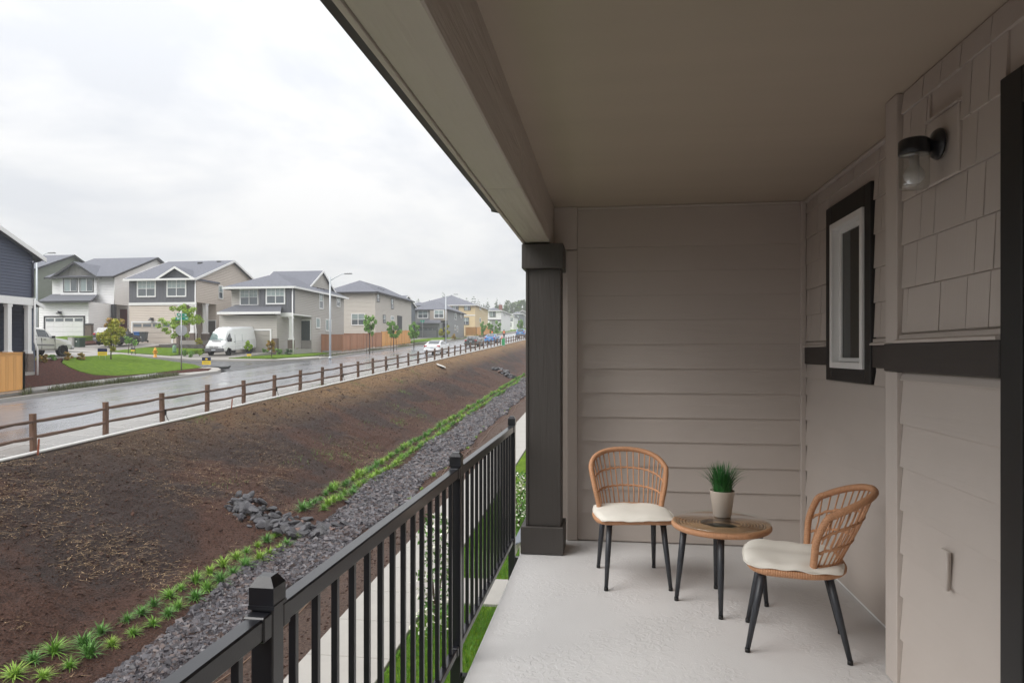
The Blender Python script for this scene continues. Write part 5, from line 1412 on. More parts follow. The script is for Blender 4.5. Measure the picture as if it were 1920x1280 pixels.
# -- slate blue gable beyond it
S_slate = lapped('slate_siding', (.14, .16, .185)); X1 = -38.0; r_ = at_x(763, 555.5, X1); e = at_x(778.5, 577, X1); d_ = e[1] - r_[1]
h = thing('house', 'slate blue gabled house squeezed behind the beige house', 'house', (-42, r_[1], 4)); base = gz(X1, 125)
part(h, 'wall', S_slate, (-50, X1, r_[1] - d_, e[1], base - 1, e[2])); gable_x(h, -50, X1, r_[1] - d_, e[1], e[2], r_[2], M_roof, S_slate, M_wtrim, .3, .3); wside(h, X1, (762, 582, 766, 592), n=1, grid=False, tw=.1)
h = thing('house', 'grey house whose low roof shows behind the slate gable', 'house', (-48, 165, 7)); Y0 = 160.; X1 = fx(796, Y0); xl = fx(768, Y0); ze = fz(790, 573, Y0); base = gz(X1, Y0)
part(h, 'wall', S_slate, (xl, X1, Y0, 172, base - 1, ze)); hip(h, xl, X1, Y0, 172, ze, .45, M_roof, M_dtrim); wfront(h, Y0, (778, 574.5, 785, 580), tw=.1, double=False)
# -- grey house with garage
S_gry2 = lapped('cool_grey_siding', (.25, .258, .258)); S_taup = lapped('taupe_siding', (.33, .285, .245))
X1, Y0 = -32.0, 136.0; base = fz(820, 634, 134); ze = fz(839, 580, Y0)
h = thing('house', 'cool grey house with taupe bay and grey garage beyond the orange fence', 'house', (-36, 143, base)); xL = fx(775, Y0)
part(h, 'wall', S_gry2, (xL, X1, Y0, 152, base - 1, ze)); part(h, 'taupe_bay', S_taup, (fx(806, Y0 - .5), fx(838, Y0 - .5), Y0 - .5, Y0 - .01, fz(820, 601, Y0), ze - .01)); hip(h, xL, X1, Y0, 152, ze, .5, M_roof, M_dtrim)
Yg = 133.0; part(h, 'garage_wall', S_gry2, (fx(784, Yg), fx(824, Yg), Yg, Y0 - .02, base - 1, fz(800, 604, Yg)))
a = at_y(781, 605.5, Yg - .4); c = at_y(827, 605.5, Yg - .4); roof_planes(h, [[(a[0], Yg - .5, a[2]), (c[0], Yg - .5, a[2]), (c[0] - 1, Y0, a[2] + .9), (a[0] + 1, Y0, a[2] + .9)]], M_roofD, .14, 'garage_roof')
garage(h, Yg, (786, 615, 819, 634), mat('grey_door', (.19, .20, .20), .5, .05), M_dtrim)
wfront(h, Y0, (783, 581.5, 803, 597), grid=False, tw=.12); wfront(h, Y0 - .5, (813.5, 580.8, 832.5, 596.5), grid=False, tw=.12)
for r in ((852.5, 587, 855.5, 599.5), (863, 588, 865.5, 596), (852, 609.5, 854.5, 618.5), (856.5, 611, 858.5, 622)): wside(h, X1, r, n=1, grid=False, tw=.12)
part(h, 'porch_shade_block', M_dtrim, (fx(826, Y0) , X1 + .05, Y0 - .3, Y0 - .02, base, fz(835, 606, Y0)))  # no hollow here: a charcoal block gives the porch its shade by colour
# -- pale yellow house
S_yel = lapped('yellow_siding', (.68, .54, .31)); X1, Y0 = -32.0, 165.0; base = gz(X1, Y0); ze = fz(891, 571.5, Y0)
h = thing('house', 'tall pale yellow house with grey hipped roof', 'house', (-36, 172, base)); xL = fx(836, Y0)
part(h, 'wall', S_yel, (xL, X1, Y0, 183, base - 1, ze)); part(h, 'wall', S_yel, (xL - 8, xL - .01, Y0 + 3, 183, base - 1, ze)); hip(h, xL - 8, X1, Y0, 183, ze, .38, M_roof, M_wtrim)
wfront(h, Y0, (848, 572.3, 860, 581.5), double=False, tw=.14, trim=M_dtrim); wfront(h, Y0, (870, 572.3, 882.5, 582), double=False, tw=.14, trim=M_dtrim); wfront(h, Y0, (866, 595, 879.5, 609), tw=.14, trim=M_dtrim, grid=False)
part(h, 'band_board', M_wtrim, (xL, X1 + .03, Y0 - .05, Y0 - .002, fz(880, 592, Y0), fz(880, 590, Y0)))
wside(h, X1, (899, 576, 902, 581), n=1, double=False, tw=.12); wside(h, X1, (899, 596, 901.5, 604), n=1, double=False, tw=.12)
# -- white house far up the street and smaller ones beyond
X1, Y0 = -32.0, 206.0; base = gz(X1, Y0); ze = fz(940, 582, Y0)
h = thing('house', 'white and grey house beyond the yellow house, small trees before it', 'house', (-36, 212, base)); xL = fx(909, Y0)
part(h, 'wall', S_wht, (xL, X1, Y0, 226, base - 1, ze)); hip(h, xL, X1, Y0, 226, ze, .36, M_roof, M_wtrim); wfront(h, Y0, (918, 583.5, 929.5, 594.5), double=False, tw=.16, trim=M_dtrim)
part(h, 'porch_band', M_dtrim, (xL, X1 + .05, Y0 - .3, Y0 - .01, fz(930, 600.5, Y0), fz(930, 599, Y0))); part(h, 'porch_wall', S_gry2, (fx(922, Y0), fx(939, Y0), Y0 - .2, Y0 - .01, base, fz(930, 601, Y0))); part(h, 'white_column', M_wtrim, (fx(915, Y0), fx(918, Y0), Y0 - .35, Y0 - .02, base, fz(930, 601, Y0)))
wfront(h, Y0 - .2, (932, 603, 938, 614), tw=.16, grid=False); wside(h, X1, (944, 586, 947, 592), n=1, double=False, tw=.14)
b = MB(); zt = ze + 2; b.box(-34.6, -33.6, 218, 219, ze - 1, ze + 2.6); b.build('chimney', mat('red_brick', (.24, .09, .065), .8, .2, 3), h, True)
for i, (pa_, pb_, Y0, ye, rise, m, lb) in enumerate(((951, 963, 250., 592, .55, S_wht, 'small white gabled house up the street beside the chimney house'), (962, 977, 285., 588, .5, S_slate, 'distant slate grey house up the street behind the parked pickup'), (974, 986, 320., 585, .5, S_gry2, 'farthest grey house at the top of the street'))):
    xl, X1 = fx(pa_, Y0), fx(pb_, Y0); base = gz(-35, Y0); ze = fz(pa_, ye, Y0)
    h = thing('house', lb, 'house', ((xl + X1) / 2, Y0 + 4, base)); part(h, 'wall', m, (xl, X1, Y0, Y0 + 12, base - 1.5, ze))
    if i == 1: hip(h, xl, X1, Y0, Y0 + 12, ze, .5, M_roof, M_wtrim)
    else: gable_y(h, xl, X1, Y0, Y0 + 12, ze, ze + rise * (X1 - xl) / 2 * 1.1, M_roof, m, M_wtrim)
    xm = (xl + X1) / 2; window(h, 'y', Y0, xm - .9, xm + .9, ze - 2.0, ze - .7, tw=.14, grid=False, trim=M_dtrim); window(h, 'y', Y0, xm - 1.2, xm + .4, base + 1.1, base + 2.5, tw=.14, grid=False, trim=M_dtrim)

# -- board fences
M_orange = mat('fresh_cedar', (.70, .36, .11), .6, .16, 4, stretch=(1, 1, .12), bump=.25, bscale=30, dist=.006, rnd=.1)
M_brown = mat('stained_board', (.42, .20, .11), .65, .15, 4, stretch=(1, 1, .12), bump=.25, bscale=30, dist=.006, rnd=.10)
def board_fence(label, pts, m, bw, H=1.83, cap=True, panel=2.4, post_m=None):
    """boards one by one between posts, following the ground"""
    root = thing('board_fence', label, 'fence', (pts[0][0], pts[0][1], gz(*pts[0])))
    for (xa, ya), (xb_, yb_) in zip(pts, pts[1:]):
        L_ = math.hypot(xb_ - xa, yb_ - ya); ux, uy = (xb_ - xa) / L_, (yb_ - ya) / L_; rz = math.atan2(uy, ux)
        n = max(1, int(L_ / bw)); w_ = L_ / n; me = {}
        for k in range(n):
            x, y = xa + ux * w_ * k, ya + uy * w_ * k
            v = k % 3
            if v not in me:
                b = MB(); b.box(.003, w_ - .003, -.011 - .003 * v, .011, .03, H - .04); o = b.build('board', m, root); me[v] = o.data
            else:
                o = bpy.data.objects.new('board', me[v]); COL.objects.link(o); o.parent = root
            o.location = Vector((x, y, gz(x, y))) - root.location; o.rotation_euler = (0, 0, rz)
        npn = max(1, round(L_ / panel)); pl = L_ / npn
        for k in range(npn + 1):
            x, y = xa + ux * pl * k, ya + uy * pl * k
            b = MB(); b.box(-.055, .055, -.055, .055, -.2, H + .02); o = b.build('post', post_m or m, root); o.location = Vector((x, y, gz(x, y))) - root.location; o.rotation_euler = (0, 0, rz)
            if k < npn:
                x2, y2 = xa + ux * pl * (k + 1), ya + uy * pl * (k + 1)
                b = MB()
                for z0, z1, th in ((H - .038, H, .055), (H - .16, H - .05, .02)):
                    A = Vector((x, y, gz(x, y) + z0)); B = Vector((x2, y2, gz(x2, y2) + z0)); nn = Vector((-uy, ux, 0)) * th
                    if th < .03: A -= nn * 0; 
                    b.prism([A - nn, B - nn, B - nn + Vector((0, 0, z1 - z0)), A - nn + Vector((0, 0, z1 - z0))], nn * 2)
                b.build('cap_rail', m, root, True)
board_fence('fresh orange cedar board fence in front of the navy house', [(-28.45, 20.0), (-28.45, 30.4), (-31.9, 30.4)], M_orange, .145, 1.85)
board_fence('brown stained board fence beside the grey house and along the street', [(-31.9, 74.2), (-29.6, 74.6), (-29.6, 88)], M_brown, .29, 1.85)
board_fence('bright orange board fence continuing the brown one along the street', [(-29.6, 88.1), (-29.6, 101.3)], M_orange, .29, 1.95)
y_ = at_y(867, 617, 153)[0]
board_fence('orange board fence beside the cool grey house', [(-31.8, 153), (-29.4, 153), (-29.4, 172)], M_orange, .5, 1.9)
board_fence('low brown board fence between the grey house and the beige house', [(-38.0, 87), (-32.4, 87)], M_brown, .4, 1.7)
# ------------------------------------------------------------------ vehicles
M_tyre = mat('tyre', (.014, .014, .015), .8); M_rim = mat('alloy_rim', (.45, .45, .46), .3, .1, metallic=.8); M_arch = mat('wheel_well', (.006, .006, .006), .9)
M_cglass = mat('car_glass', (.035, .045, .05), .06, .2, 2, spec=.9, coat=.5); M_screen = mat('windscreen', (.22, .30, .31), .06, .2, 2, spec=.9, coat=.5)
M_red = mat('tail_light', (.42, .015, .02), .2, .1); M_head = mat('head_light', (.62, .64, .66), .12, .1, spec=.8); M_plast = mat('grey_bumper', (.13, .13, .14), .6, .1); M_plate = mat('licence_plate', (.55, .58, .62), .5, .1)
def paint(name, c, metal=.2): return mat(name, c, .28, .04, 3, metallic=metal, coat=.7)
def ring(st):
    y, zb, zk, zr, wb, wk, wr = st
    zm = zb + (zk - zb) * .55; wm = max(wb, wk) * 1.02
    hlf = [(wb * .9, zb), (wb, zb + .10), (wm, zm), (wk, zk), (wr + (wk - wr) * .12, zr - (zr - zk) * .14), (wr * .86, zr)]
    return [(x, y, z) for x, z in hlf] + [(-x, y, z) for x, z in hlf[::-1]]
def car_body(root, sts, m, name='body'):
    b = MB(); n = 12; vs_ = []
    for s in sts: vs_ += ring(s)
    fs = []
    for i in range(len(sts) - 1):
        for k in range(n): fs.append((i * n + k, i * n + (k + 1) % n, (i + 1) * n + (k + 1) % n, (i + 1) * n + k)[::-1])
    b.add(vs_, fs); b.sm = [False] * len(b.f)
    b.f.append(tuple(range(n))); b.sm.append(False); b.f.append(tuple((len(sts) - 1) * n + k for k in range(n))[::-1]); b.sm.append(False)
    return b.build(name, m, root)
def lerp(a, c, t): return tuple(a[i] + (c[i] - a[i]) * t for i in range(3))
def side_glass(root, s0, s1, f0, f1, m=None, name='side_window', lo=.10, hi=.92):
    r0, r1 = ring(s0), ring(s1)
    for sg in (1, -1):
        p = []
        for f, v in ((f0, lo), (f1, lo), (f1, hi), (f0, hi)):
            a = lerp(r0[3], r0[4], v); c = lerp(r1[3], r1[4], v); q = lerp(a, c, f); p.append((sg * (q[0] + .004), q[1], q[2]))
        b = MB(); b.prism(p, (sg * .008, 0, 0)); b.build(name, m or M_cglass, root)
def end_glass(root, s0, s1, f0, f1, out, m=None, name='windscreen', w=.86):
    r0, r1 = ring(s0), ring(s1); p = []
    for f, sg in ((f0, 1), (f1, 1), (f1, -1), (f0, -1)):
        q = lerp((r0[4][0] * w, s0[0], s0[3]), (r1[4][0] * w, s1[0], s1[3]), f); p.append((sg * q[0], q[1] + out * .012, q[2] + .012))
    b = MB(); b.prism(p, (0, out * .01, .008)); b.build(name, m or M_cglass, root)
def wheels(root, ys, hw, r=.32, w=.21, rim=None):
    for y in ys:
        for sg in (1, -1):
            x = sg * (hw - .5 * w + .015)
            b = MB(); b.lathe([(r * .62, -w / 2), (r * .96, -w / 2), (r, -w * .3), (r, w * .3), (r * .96, w / 2), (r * .62, w / 2), (r * .62, -w / 2)], 22, (x, y, r), axis='x'); wl = b.build('wheel', M_tyre, root)
            b = MB(); o_ = sg * (w / 2 - .02)
            b.lathe([(0, o_), (r * .16, o_ + sg * .01), (r * .2, o_ - sg * .02), (r * .62, o_ - sg * .045)], 22, (x, y, r), axis='x')
            for k in range(5):
                a = k * 1.2566; b.prism([(x + o_ - sg * .01, y + math.cos(a - .16) * r * .14, r + math.sin(a - .16) * r * .14), (x + o_ - sg * .01, y + math.cos(a + .16) * r * .14, r + math.sin(a + .16) * r * .14), (x + o_ - sg * .01, y + math.cos(a + .13) * r * .6, r + math.sin(a + .13) * r * .6), (x + o_ - sg * .01, y + math.cos(a - .13) * r * .6, r + math.sin(a - .13) * r * .6)], (sg * .014, 0, 0))
            o = b.build('rim', rim or M_rim, root); o.parent = wl
            b = MB(); b.lathe([(0, 0), (r * 1.17, 0), (r * 1.17, .006), (0, .006)], 24, (sg * (hw + .004) - .003, y, r * 1.02), axis='x'); b.build('wheel_arch', M_arch, root)
def lamp(root, name, m, x0, x1, y0, y1, z0, z1, both=True):
    for sg in ((1, -1) if both else (1,)):
        b = MB(); b.bbox(sg * x0, sg * x1, y0, y1, z0, z1, .015); b.build(name, m, root)
def mirror_(root, y, z, hw, m):
    for sg in (1, -1):
        b = MB(); b.bbox(sg * (hw - .02), sg * (hw + .20), y - .06, y + .06, z, z + .16, .03); b.build('wing_mirror', m, root)
def sedan(name, label, loc, rz, m, plate=True, rack=False, group=None, scale=1):
    t = thing(name, label, 'car', loc, rz, group); t.scale = (scale,) * 3
    S = [(-2.28, .36, .74, .76, .66, .68, .5), (-2.20, .25, .90, .93, .80, .78, .58), (-1.72, .21, .97, 1.01, .86, .83, .62), (-1.0, .2, .97, 1.38, .88, .84, .60), (-.2, .2, .96, 1.44, .88, .85, .62), (.42, .2, .94, 1.39, .88, .85, .60), (1.15, .2, .92, .96, .88, .84, .66), (2.0, .22, .80, .83, .86, .80, .6), (2.25, .3, .66, .68, .74, .68, .5)]
    car_body(t, S, m); side_glass(t, S[3], S[4], .05, .95); side_glass(t, S[4], S[5], .06, .98); side_glass(t, S[2], S[3], .55, .97, lo=.15, hi=.8); side_glass(t, S[5], S[6], .02, .5, lo=.15, hi=.8)
    end_glass(t, S[2], S[3], .10, .93, -1, name='rear_window'); end_glass(t, S[5], S[6], .06, .92, 1)
    wheels(t, (-1.35, 1.38), .88, .315); lamp(t, 'tail_light', M_red, .50, .80, -2.27, -2.10, .72, .88); lamp(t, 'headlight', M_head, .48, .76, 2.02, 2.24, .58, .72)
    b = MB(); b.bbox(-.86, .86, -2.34, -2.1, .30, .52, .05); b.build('bumper', m, t)
    b = MB(); b.box(-.16, .16, -2.31, -2.285, .62, .72); b.build('licence_plate', M_plate, t); mirror_(t, .62, .93, .86, m)
    if rack:
        b = MB()
        for sx in (-.22, .22): b.tube([(sx, -2.2, .75), (sx, -2.55, .95), (sx, -2.45, 1.35)], .028, 8); b.tube([(sx, -2.2, 1.0), (sx, -2.55, .95)], .025, 8)
        b.tube([(-.3, -2.55, .96), (.3, -2.55, .96)], .03, 8); b.build('bike_rack', M_black, t)
    return t
def street_pt(x, y): return (x, y, gz(x, y) - .148)
sedan('parked_car', 'white saloon with red tail lights parked beside the split rail fence', street_pt(-17.6, 70.2), 0, paint('white_paint', (.74, .75, .76), 0), group='cars parked along the fence')
sedan('parked_car', 'dark saloon carrying a bike rack, parked ahead of the white saloon', street_pt(-17.7, 90.5), 0, paint('black_green_paint', (.035, .045, .042)), rack=True, group='cars parked along the fence')
sedan('parked_car', 'bright blue saloon parked ahead of the dark one', street_pt(-17.6, 104.5), 0, paint('blue_paint', (.05, .20, .46)), group='cars parked along the fence')
def suv(label, loc, rz, m, group=None):
    t = thing('parked_car', label, 'car', loc, rz, group)
    S = [(-2.32, .45, .98, 1.0, .78, .80, .6), (-2.28, .34, 1.05, 1.10, .90, .86, .66), (-2.0, .3, 1.06, 1.68, .93, .88, .64), (-.9, .28, 1.05, 1.74, .94, .89, .66), (.35, .28, 1.03, 1.70, .94, .89, .64), (1.2, .28, 1.02, 1.06, .94, .88, .7), (2.1, .3, .95, .98, .92, .84, .66), (2.35, .38, .75, .77, .8, .74, .55)]
    car_body(t, S, m); side_glass(t, S[2], S[3], .08, .94); side_glass(t, S[3], S[4], .04, .46); side_glass(t, S[3], S[4], .52, .98); end_glass(t, S[1], S[2], .1, .9, -1, name='rear_window'); end_glass(t, S[4], S[5], .06, .92, 1)
    wheels(t, (-1.4, 1.42), .94, .36, .24); lamp(t, 'tail_light', M_red, .62, .88, -2.34, -2.12, .95, 1.12); lamp(t, 'headlight', M_head, .5, .82, 2.1, 2.35, .72, .88)
    b = MB(); b.bbox(-.88, .88, -2.40, -2.2, .40, .62, .05); b.build('bumper', M_plast, t); b = MB(); b.bbox(-.75, .75, -2.42, -2.41, .58, .65, .005); b.build('chrome_strip', M_rim, t)
    b = MB(); b.box(-.2, .2, -2.36, -2.335, .82, .95); b.build('licence_plate', M_plate, t); mirror_(t, .75, 1.04, .9, m)
    return t
hs = (-48.4, 63.0); suv('black sport utility car parked nose in on the driveway of the white house', (hs[0], hs[1], ramp_z(2.6)(*hs) + .02), 0, paint('black_paint', (.022, .024, .03)))
suv('blue sport utility car at the far end of the fence, half hidden by the column', street_pt(-17.4, 139), 0, MATS['blue_paint'])
def pickup(label, loc, rz, m, group=None):
    t = thing('pickup_truck', label, 'truck', loc, rz, group)
    S = [(-2.85, .5, 1.20, 1.22, .9, .92, .86), (-2.8, .42, 1.24, 1.26, .97, .96, .90), (-.86, .4, 1.24, 1.26, .98, .96, .90), (-.84, .4, 1.22, 1.84, .98, .95, .76), (-.3, .4, 1.22, 1.90, .98, .95, .76), (.55, .4, 1.20, 1.86, .98, .95, .74), (1.25, .4, 1.19, 1.24, .98, .94, .80), (2.35, .42, 1.10, 1.14, .97, .90, .76), (2.68, .5, .98, 1.0, .92, .84, .7), (2.78, .56, .80, .82, .85, .8, .6)]
    car_body(t, S, m); side_glass(t, S[3], S[4], .12, .98); side_glass(t, S[4], S[5], .12, .99); side_glass(t, S[5], S[6], .02, .55, lo=.12, hi=.80); end_glass(t, S[5], S[6], .06, .93, 1); 
    wheels(t, (-1.9, 1.85), .98, .39, .27); lamp(t, 'headlight', M_head, .55, .86, 2.55, 2.77, .82, 1.0); lamp(t, 'tail_light', M_red, .74, .94, -2.88, -2.78, .85, 1.15)
    b = MB(); b.bbox(-.95, .95, 2.72, 2.92, .46, .68, .05); b.build('front_bumper', M_rim, t); b = MB(); b.bbox(-.5, .5, 2.76, 2.80, .72, .92, .02); b.build('grille', M_plast, t); b = MB(); b.bbox(-.95, .95, -3.0, -2.84, .46, .66, .05); b.build('rear_bumper', M_rim, t)
    for sg in (1, -1):
        b = MB()
        for y in (-.55, .22): b.bbox(sg * .972, sg * 1.005, y, y + .2, 1.08, 1.13, .01)
        b.build('door_handle', M_black, t)
        b = MB(); b.box(sg * .985, sg * 1.008, -.78, 1.1, .70, .76); b.build('side_moulding', M_plast, t)
        b = MB()
        for y in (-.82, .06, 1.16): b.box(sg * .96, sg * 1.0025, y, y + .012, .48, 1.2)
        b.build('door_seam', M_arch, t)
    mirror_(t, .98, 1.2, .95, M_black); return t
pickup('silver pickup truck parked on the drive behind the navy house', (-37.65, 40.55, lot_z(-37.65, 42) + .02), 0, paint('silver_paint', (.60, .59, .57), .25))
pickup('small white pickup parked far up the street', (-37, 279, gz(-37, 279) + .1), math.pi / 2, MATS['white_paint'])
def van(label, loc, rz):
    m = paint('van_white', (.78, .79, .80), 0)
    t = thing('cargo_van', label, 'van', loc, rz)
    S = [(-3.05, .5, 1.3, 2.40, .88, .90, .68), (-3.0, .4, 1.3, 2.56, .95, .95, .72), (-1, .38, 1.3, 2.62, .97, .96, .73), (1.0, .38, 1.3, 2.60, .97, .96, .73), (1.62, .38, 1.3, 2.42, .97, .95, .71), (1.78, .38, 1.28, 2.26, .97, .95, .70), (2.42, .38, 1.22, 1.38, .96, .92, .80), (2.85, .4, .98, 1.10, .92, .86, .74), (3.02, .5, .80, .92, .84, .78, .62)]
    car_body(t, S, m); side_glass(t, S[4], S[5], -.6, .95, lo=.04, hi=.75); side_glass(t, S[5], S[6], .0, .62, lo=.06, hi=.78); end_glass(t, S[5], S[6], .05, .93, 1, M_screen, w=.98)
    wheels(t, (-1.9, 2.05), .97, .35, .24, M_plast)
    lamp(t, 'headlight', M_head, .52, .86, 2.82, 2.98, .78, .95); b = MB(); b.bbox(-.93, .93, 2.80, 3.10, .38, .72, .06); b.build('bumper', M_plast, t)
    b = MB(); b.bbox(-.46, -.02, 2.98, 3.025, .84, .90, .01); b.bbox(.02, .46, 2.98, 3.025, .84, .90, .01); b.bbox(-.42, -.02, 2.99, 3.045, .75, .80, .01); b.bbox(.02, .42, 2.99, 3.045, .75, .80, .01); b.build('grille', M_plast, t)
    b = MB(); b.box(-.2, .2, 3.10, 3.115, .5, .62); b.build('licence_plate', M_plate, t)
    b = MB(); b.prism([(-.45, 2.50, 1.385), (.45, 2.50, 1.385), (.45, 2.58, 1.335), (-.45, 2.58, 1.335)], (0, .0, .012)); b.build('cowl_vent', M_plast, t)
    for sg in (1, -1):
        b = MB(); b.bbox(sg * .96, sg * 1.18, 1.85, 1.97, 1.28, 1.62, .03); b.build('wing_mirror', M_black, t)
        b = MB()
        for z in (1.25, 1.02, .78): b.box(sg * .955, sg * (.992 if z > 1 else .995), -2.9, .9, z, z + .018)
        for y in (.95, -.35): b.box(sg * .95, sg * .993, y, y + .014, .5, 1.9)
        b.build('body_seam', mat('seam_grey', (.45, .46, .47), .5), t)
        b = MB(); b.bbox(sg * .97, sg * 1.01, 1.0, 1.16, 1.2, 1.25, .01); b.build('door_handle', M_black, t)
    b = MB(); b.bbox(-.25, .25, .6, 1.1, 2.605, 2.66, .02); b.build('roof_vent', m, t)
    return t
van('long white cargo van parked on the driveway of the grey house', (-36.3, 63.0, ramp_z(1.62)(-36.3, 63.0) + .02), math.pi)
bpy.data.objects['cargo_van'].rotation_euler.x = -math.atan((1.62 - gz(-36.3, 57.6)) / 9.4)

# ------------------------------------------------------------------ trees and shrubs
LEAF = {k: island_mat('leaf_' + k, c, .5, 0) for k, c in dict(
    yellow=[(.44, .40, .04), (.32, .38, .04), (.52, .45, .06), (.24, .29, .035)], lime=[(.26, .42, .03), (.36, .52, .05), (.18, .31, .03), (.44, .55, .08)], green=[(.13, .28, .05), (.19, .37, .07), (.25, .44, .10), (.09, .20, .04)],
    dark=[(.03, .075, .025), (.05, .11, .03), (.02, .05, .018)], orange=[(.40, .25, .04), (.32, .30, .04), (.44, .20, .05), (.2, .22, .03)], oak=[(.07, .13, .03), (.11, .18, .045), (.05, .09, .025), (.14, .20, .05)]).items()}
M_bark = mat('bark', (.09, .065, .05), .9, .3, 12, stretch=(1, 1, .2), bump=.6, bscale=30, dist=.01)
def crown_leaves(n, cz, rx, rz, leaf, seed, clumps=14, sparse=.5, droop=0):
    q = np.random.default_rng(seed)
    d = q.normal(0, 1, (clumps, 3)); d /= np.linalg.norm(d, axis=1)[:, None]; rad = q.uniform(.25, .92, clumps) ** .7
    cc = d * rad[:, None] * np.array([rx, rx, rz]); cr = q.uniform(.28, .52, clumps) * sparse * 1.2
    k = q.integers(0, clumps, n); e = q.normal(0, 1, (n, 3)); e /= np.linalg.norm(e, axis=1)[:, None]
    P = cc[k] + e * (q.uniform(0, 1, n) ** .5 * cr[k])[:, None] * np.array([rx, rx, rz * .9]) + np.array([0, 0, cz])
    d1 = q.normal(0, 1, (n, 3)); d1 /= np.linalg.norm(d1, axis=1)[:, None]; d2 = np.cross(d1, q.normal(0, 1, (n, 3))); d2 /= np.linalg.norm(d2, axis=1)[:, None]
    s = leaf * q.uniform(.55, 1.25, n)[:, None]
    return np.stack([P - d1 * s, P + d2 * s * .55, P + d1 * s, P - d2 * s * .55], 1).reshape(-1, 3), np.arange(4 * n).reshape(-1, 4), cc + np.array([0, 0, cz])
def tree(label, pos, H, tr, rx, kind, seed, n=1500, leaf=.10, group=None, name='young_tree', sparse=.5, clumps=14, stakes=False):
    """pos base, H height, tr bare trunk height, rx crown radius"""
    t = thing(name, label, 'tree', pos, 0, group); rz = (H - tr) / 2; cz = tr + rz
    V, Q_, cc = crown_leaves(n, cz, rx, rz, leaf, seed, clumps, sparse); np_mesh('crown', V, Q_, LEAF[kind], t)
    r = random.Random(seed); b = MB(); w = .018 * H ** .5 * 1.3
    b.tube([(0, 0, -.2), (.01 * H * r.uniform(-1, 1), .01 * H, tr), (.015 * H * r.uniform(-1, 1), 0, cz), (0, 0, H * .93)], [w * 1.25, w, w * .65, w * .15], 8)
    for c in cc[:10]:
        z0 = tr + (c[2] - tr) * r.uniform(.1, .55); z0 = max(tr * .85, z0); b.tube([(0, 0, z0), (c[0] * .5, c[1] * .5, (z0 + c[2]) / 2 + .03 * H), tuple(c)], [w * .45, w * .3, w * .1], 5)
    b.build('trunk', M_bark, t)
    if stakes:
        b = MB()
        for sx in (-.35, .35): b.tube([(sx, 0, -.1), (sx * .8, 0, tr + .25)], .025, 6)
        b.tube([(-.3, 0, tr + .1), (.3, 0, tr + .1)], .012, 5); b.build('stake', M_bark, t)
    return t
def tpx(px, py, top, wpx, kind, label, seed, bare=.18, group=None, dy=0, lot=False, **k):
    h = (hit_lot if lot else hit)(px, py); d = ray(px, py); t = h[1] / d[1]; H = (py - top) * t / F; rx = wpx / 2 * t / F
    tree(label, h, H, H * bare, rx, kind, seed, leaf=k.pop('leaf', .075 + .0008 * t), group=group, **k)
ST = 'young street trees'
tpx(208, 674, 599, 42, 'yellow', 'rounded yellow green young tree on the lawn edge beside the silver pickup', 1, .17, lot=True, n=2600, sparse=.62, clumps=20)
tpx(118, 634, 606, 22, 'yellow', 'small bushy yellow tree in front of the white garage door', 2, .22, n=900)
tpx(213, 652, 596, 46, 'orange', 'yellow leaved tree behind the black car at the white house porch', 3, .3, n=1400)
tpx(336, 666, 566, 84, 'lime', 'bright lime green young tree behind the street name sign', 4, .3, n=3800, sparse=.30, clumps=46, leaf=.10)
tpx(247, 664, 628, 26, 'green', 'sparse staked sapling beside the yellow hydrant', 5, .4, n=300, stakes=True)
tpx(509, 671, 636, 18, 'orange', 'slender golden sapling on the lawn of the grey house', 6, .28, n=600)
tpx(467, 670, 632, 20, 'lime', 'thin light green sapling at the driveway corner by the white van', 7, .35, n=420, sparse=.4)
tpx(693, 661, 588, 26, 'green', 'staked young green tree in front of the brown board fence', 8, .42, n=2000, stakes=True, group=ST, clumps=24, sparse=.46, leaf=.11)
tpx(738, 656, 601, 30, 'green', 'wide staked young tree in front of the orange board fence', 9, .38, n=2000, stakes=True, group=ST, clumps=24, sparse=.46, leaf=.11)
tpx(776, 652, 599, 28, 'green', 'leafy young tree at the end of the orange board fence', 10, .28, n=2200, group=ST, clumps=24, sparse=.48, leaf=.11)
tpx(834, 640, 608, 24, 'yellow', 'yellow green tree before the porch of the cool grey house', 11, .2, n=1200, group=ST)
for i, (px, top, lb) in enumerate(((906, 600, 'slim green tree in front of the yellow house corner'), (919, 602, 'slim green tree in front of the far white house porch'), (933, 601, 'slim green tree beside the worker in the orange vest'))): tpx(px, 633, top, 13, 'green', lb, 20 + i, .2, n=1100, group=ST)
tpx(976, 625, 596, 14, 'green', 'pale green tree beside the column edge up the street', 24, .2, n=900)
def shrub(px, py, top, wpx, kind, label, seed, n=420):
    h = (hit_lot if px < 152 and py > 660 else hit)(px, py); t = h[1] / ray(px, py)[1]; H = (py - top) * t / F; r_ = wpx / 2 * t / F
    o = thing('garden_shrub', label, 'shrub', h, 0, 'garden shrubs'); V, Q_, cc = crown_leaves(n, H * .5, r_, H * .52, .05 + .0006 * t, seed, 9, .7); np_mesh('foliage', V, Q_, LEAF[kind], o)
    b = MB()
    for c in cc[:5]: b.tube([(0, 0, -.05), tuple(c * .8)], .012, 5)
    b.build('stem', M_bark, o)
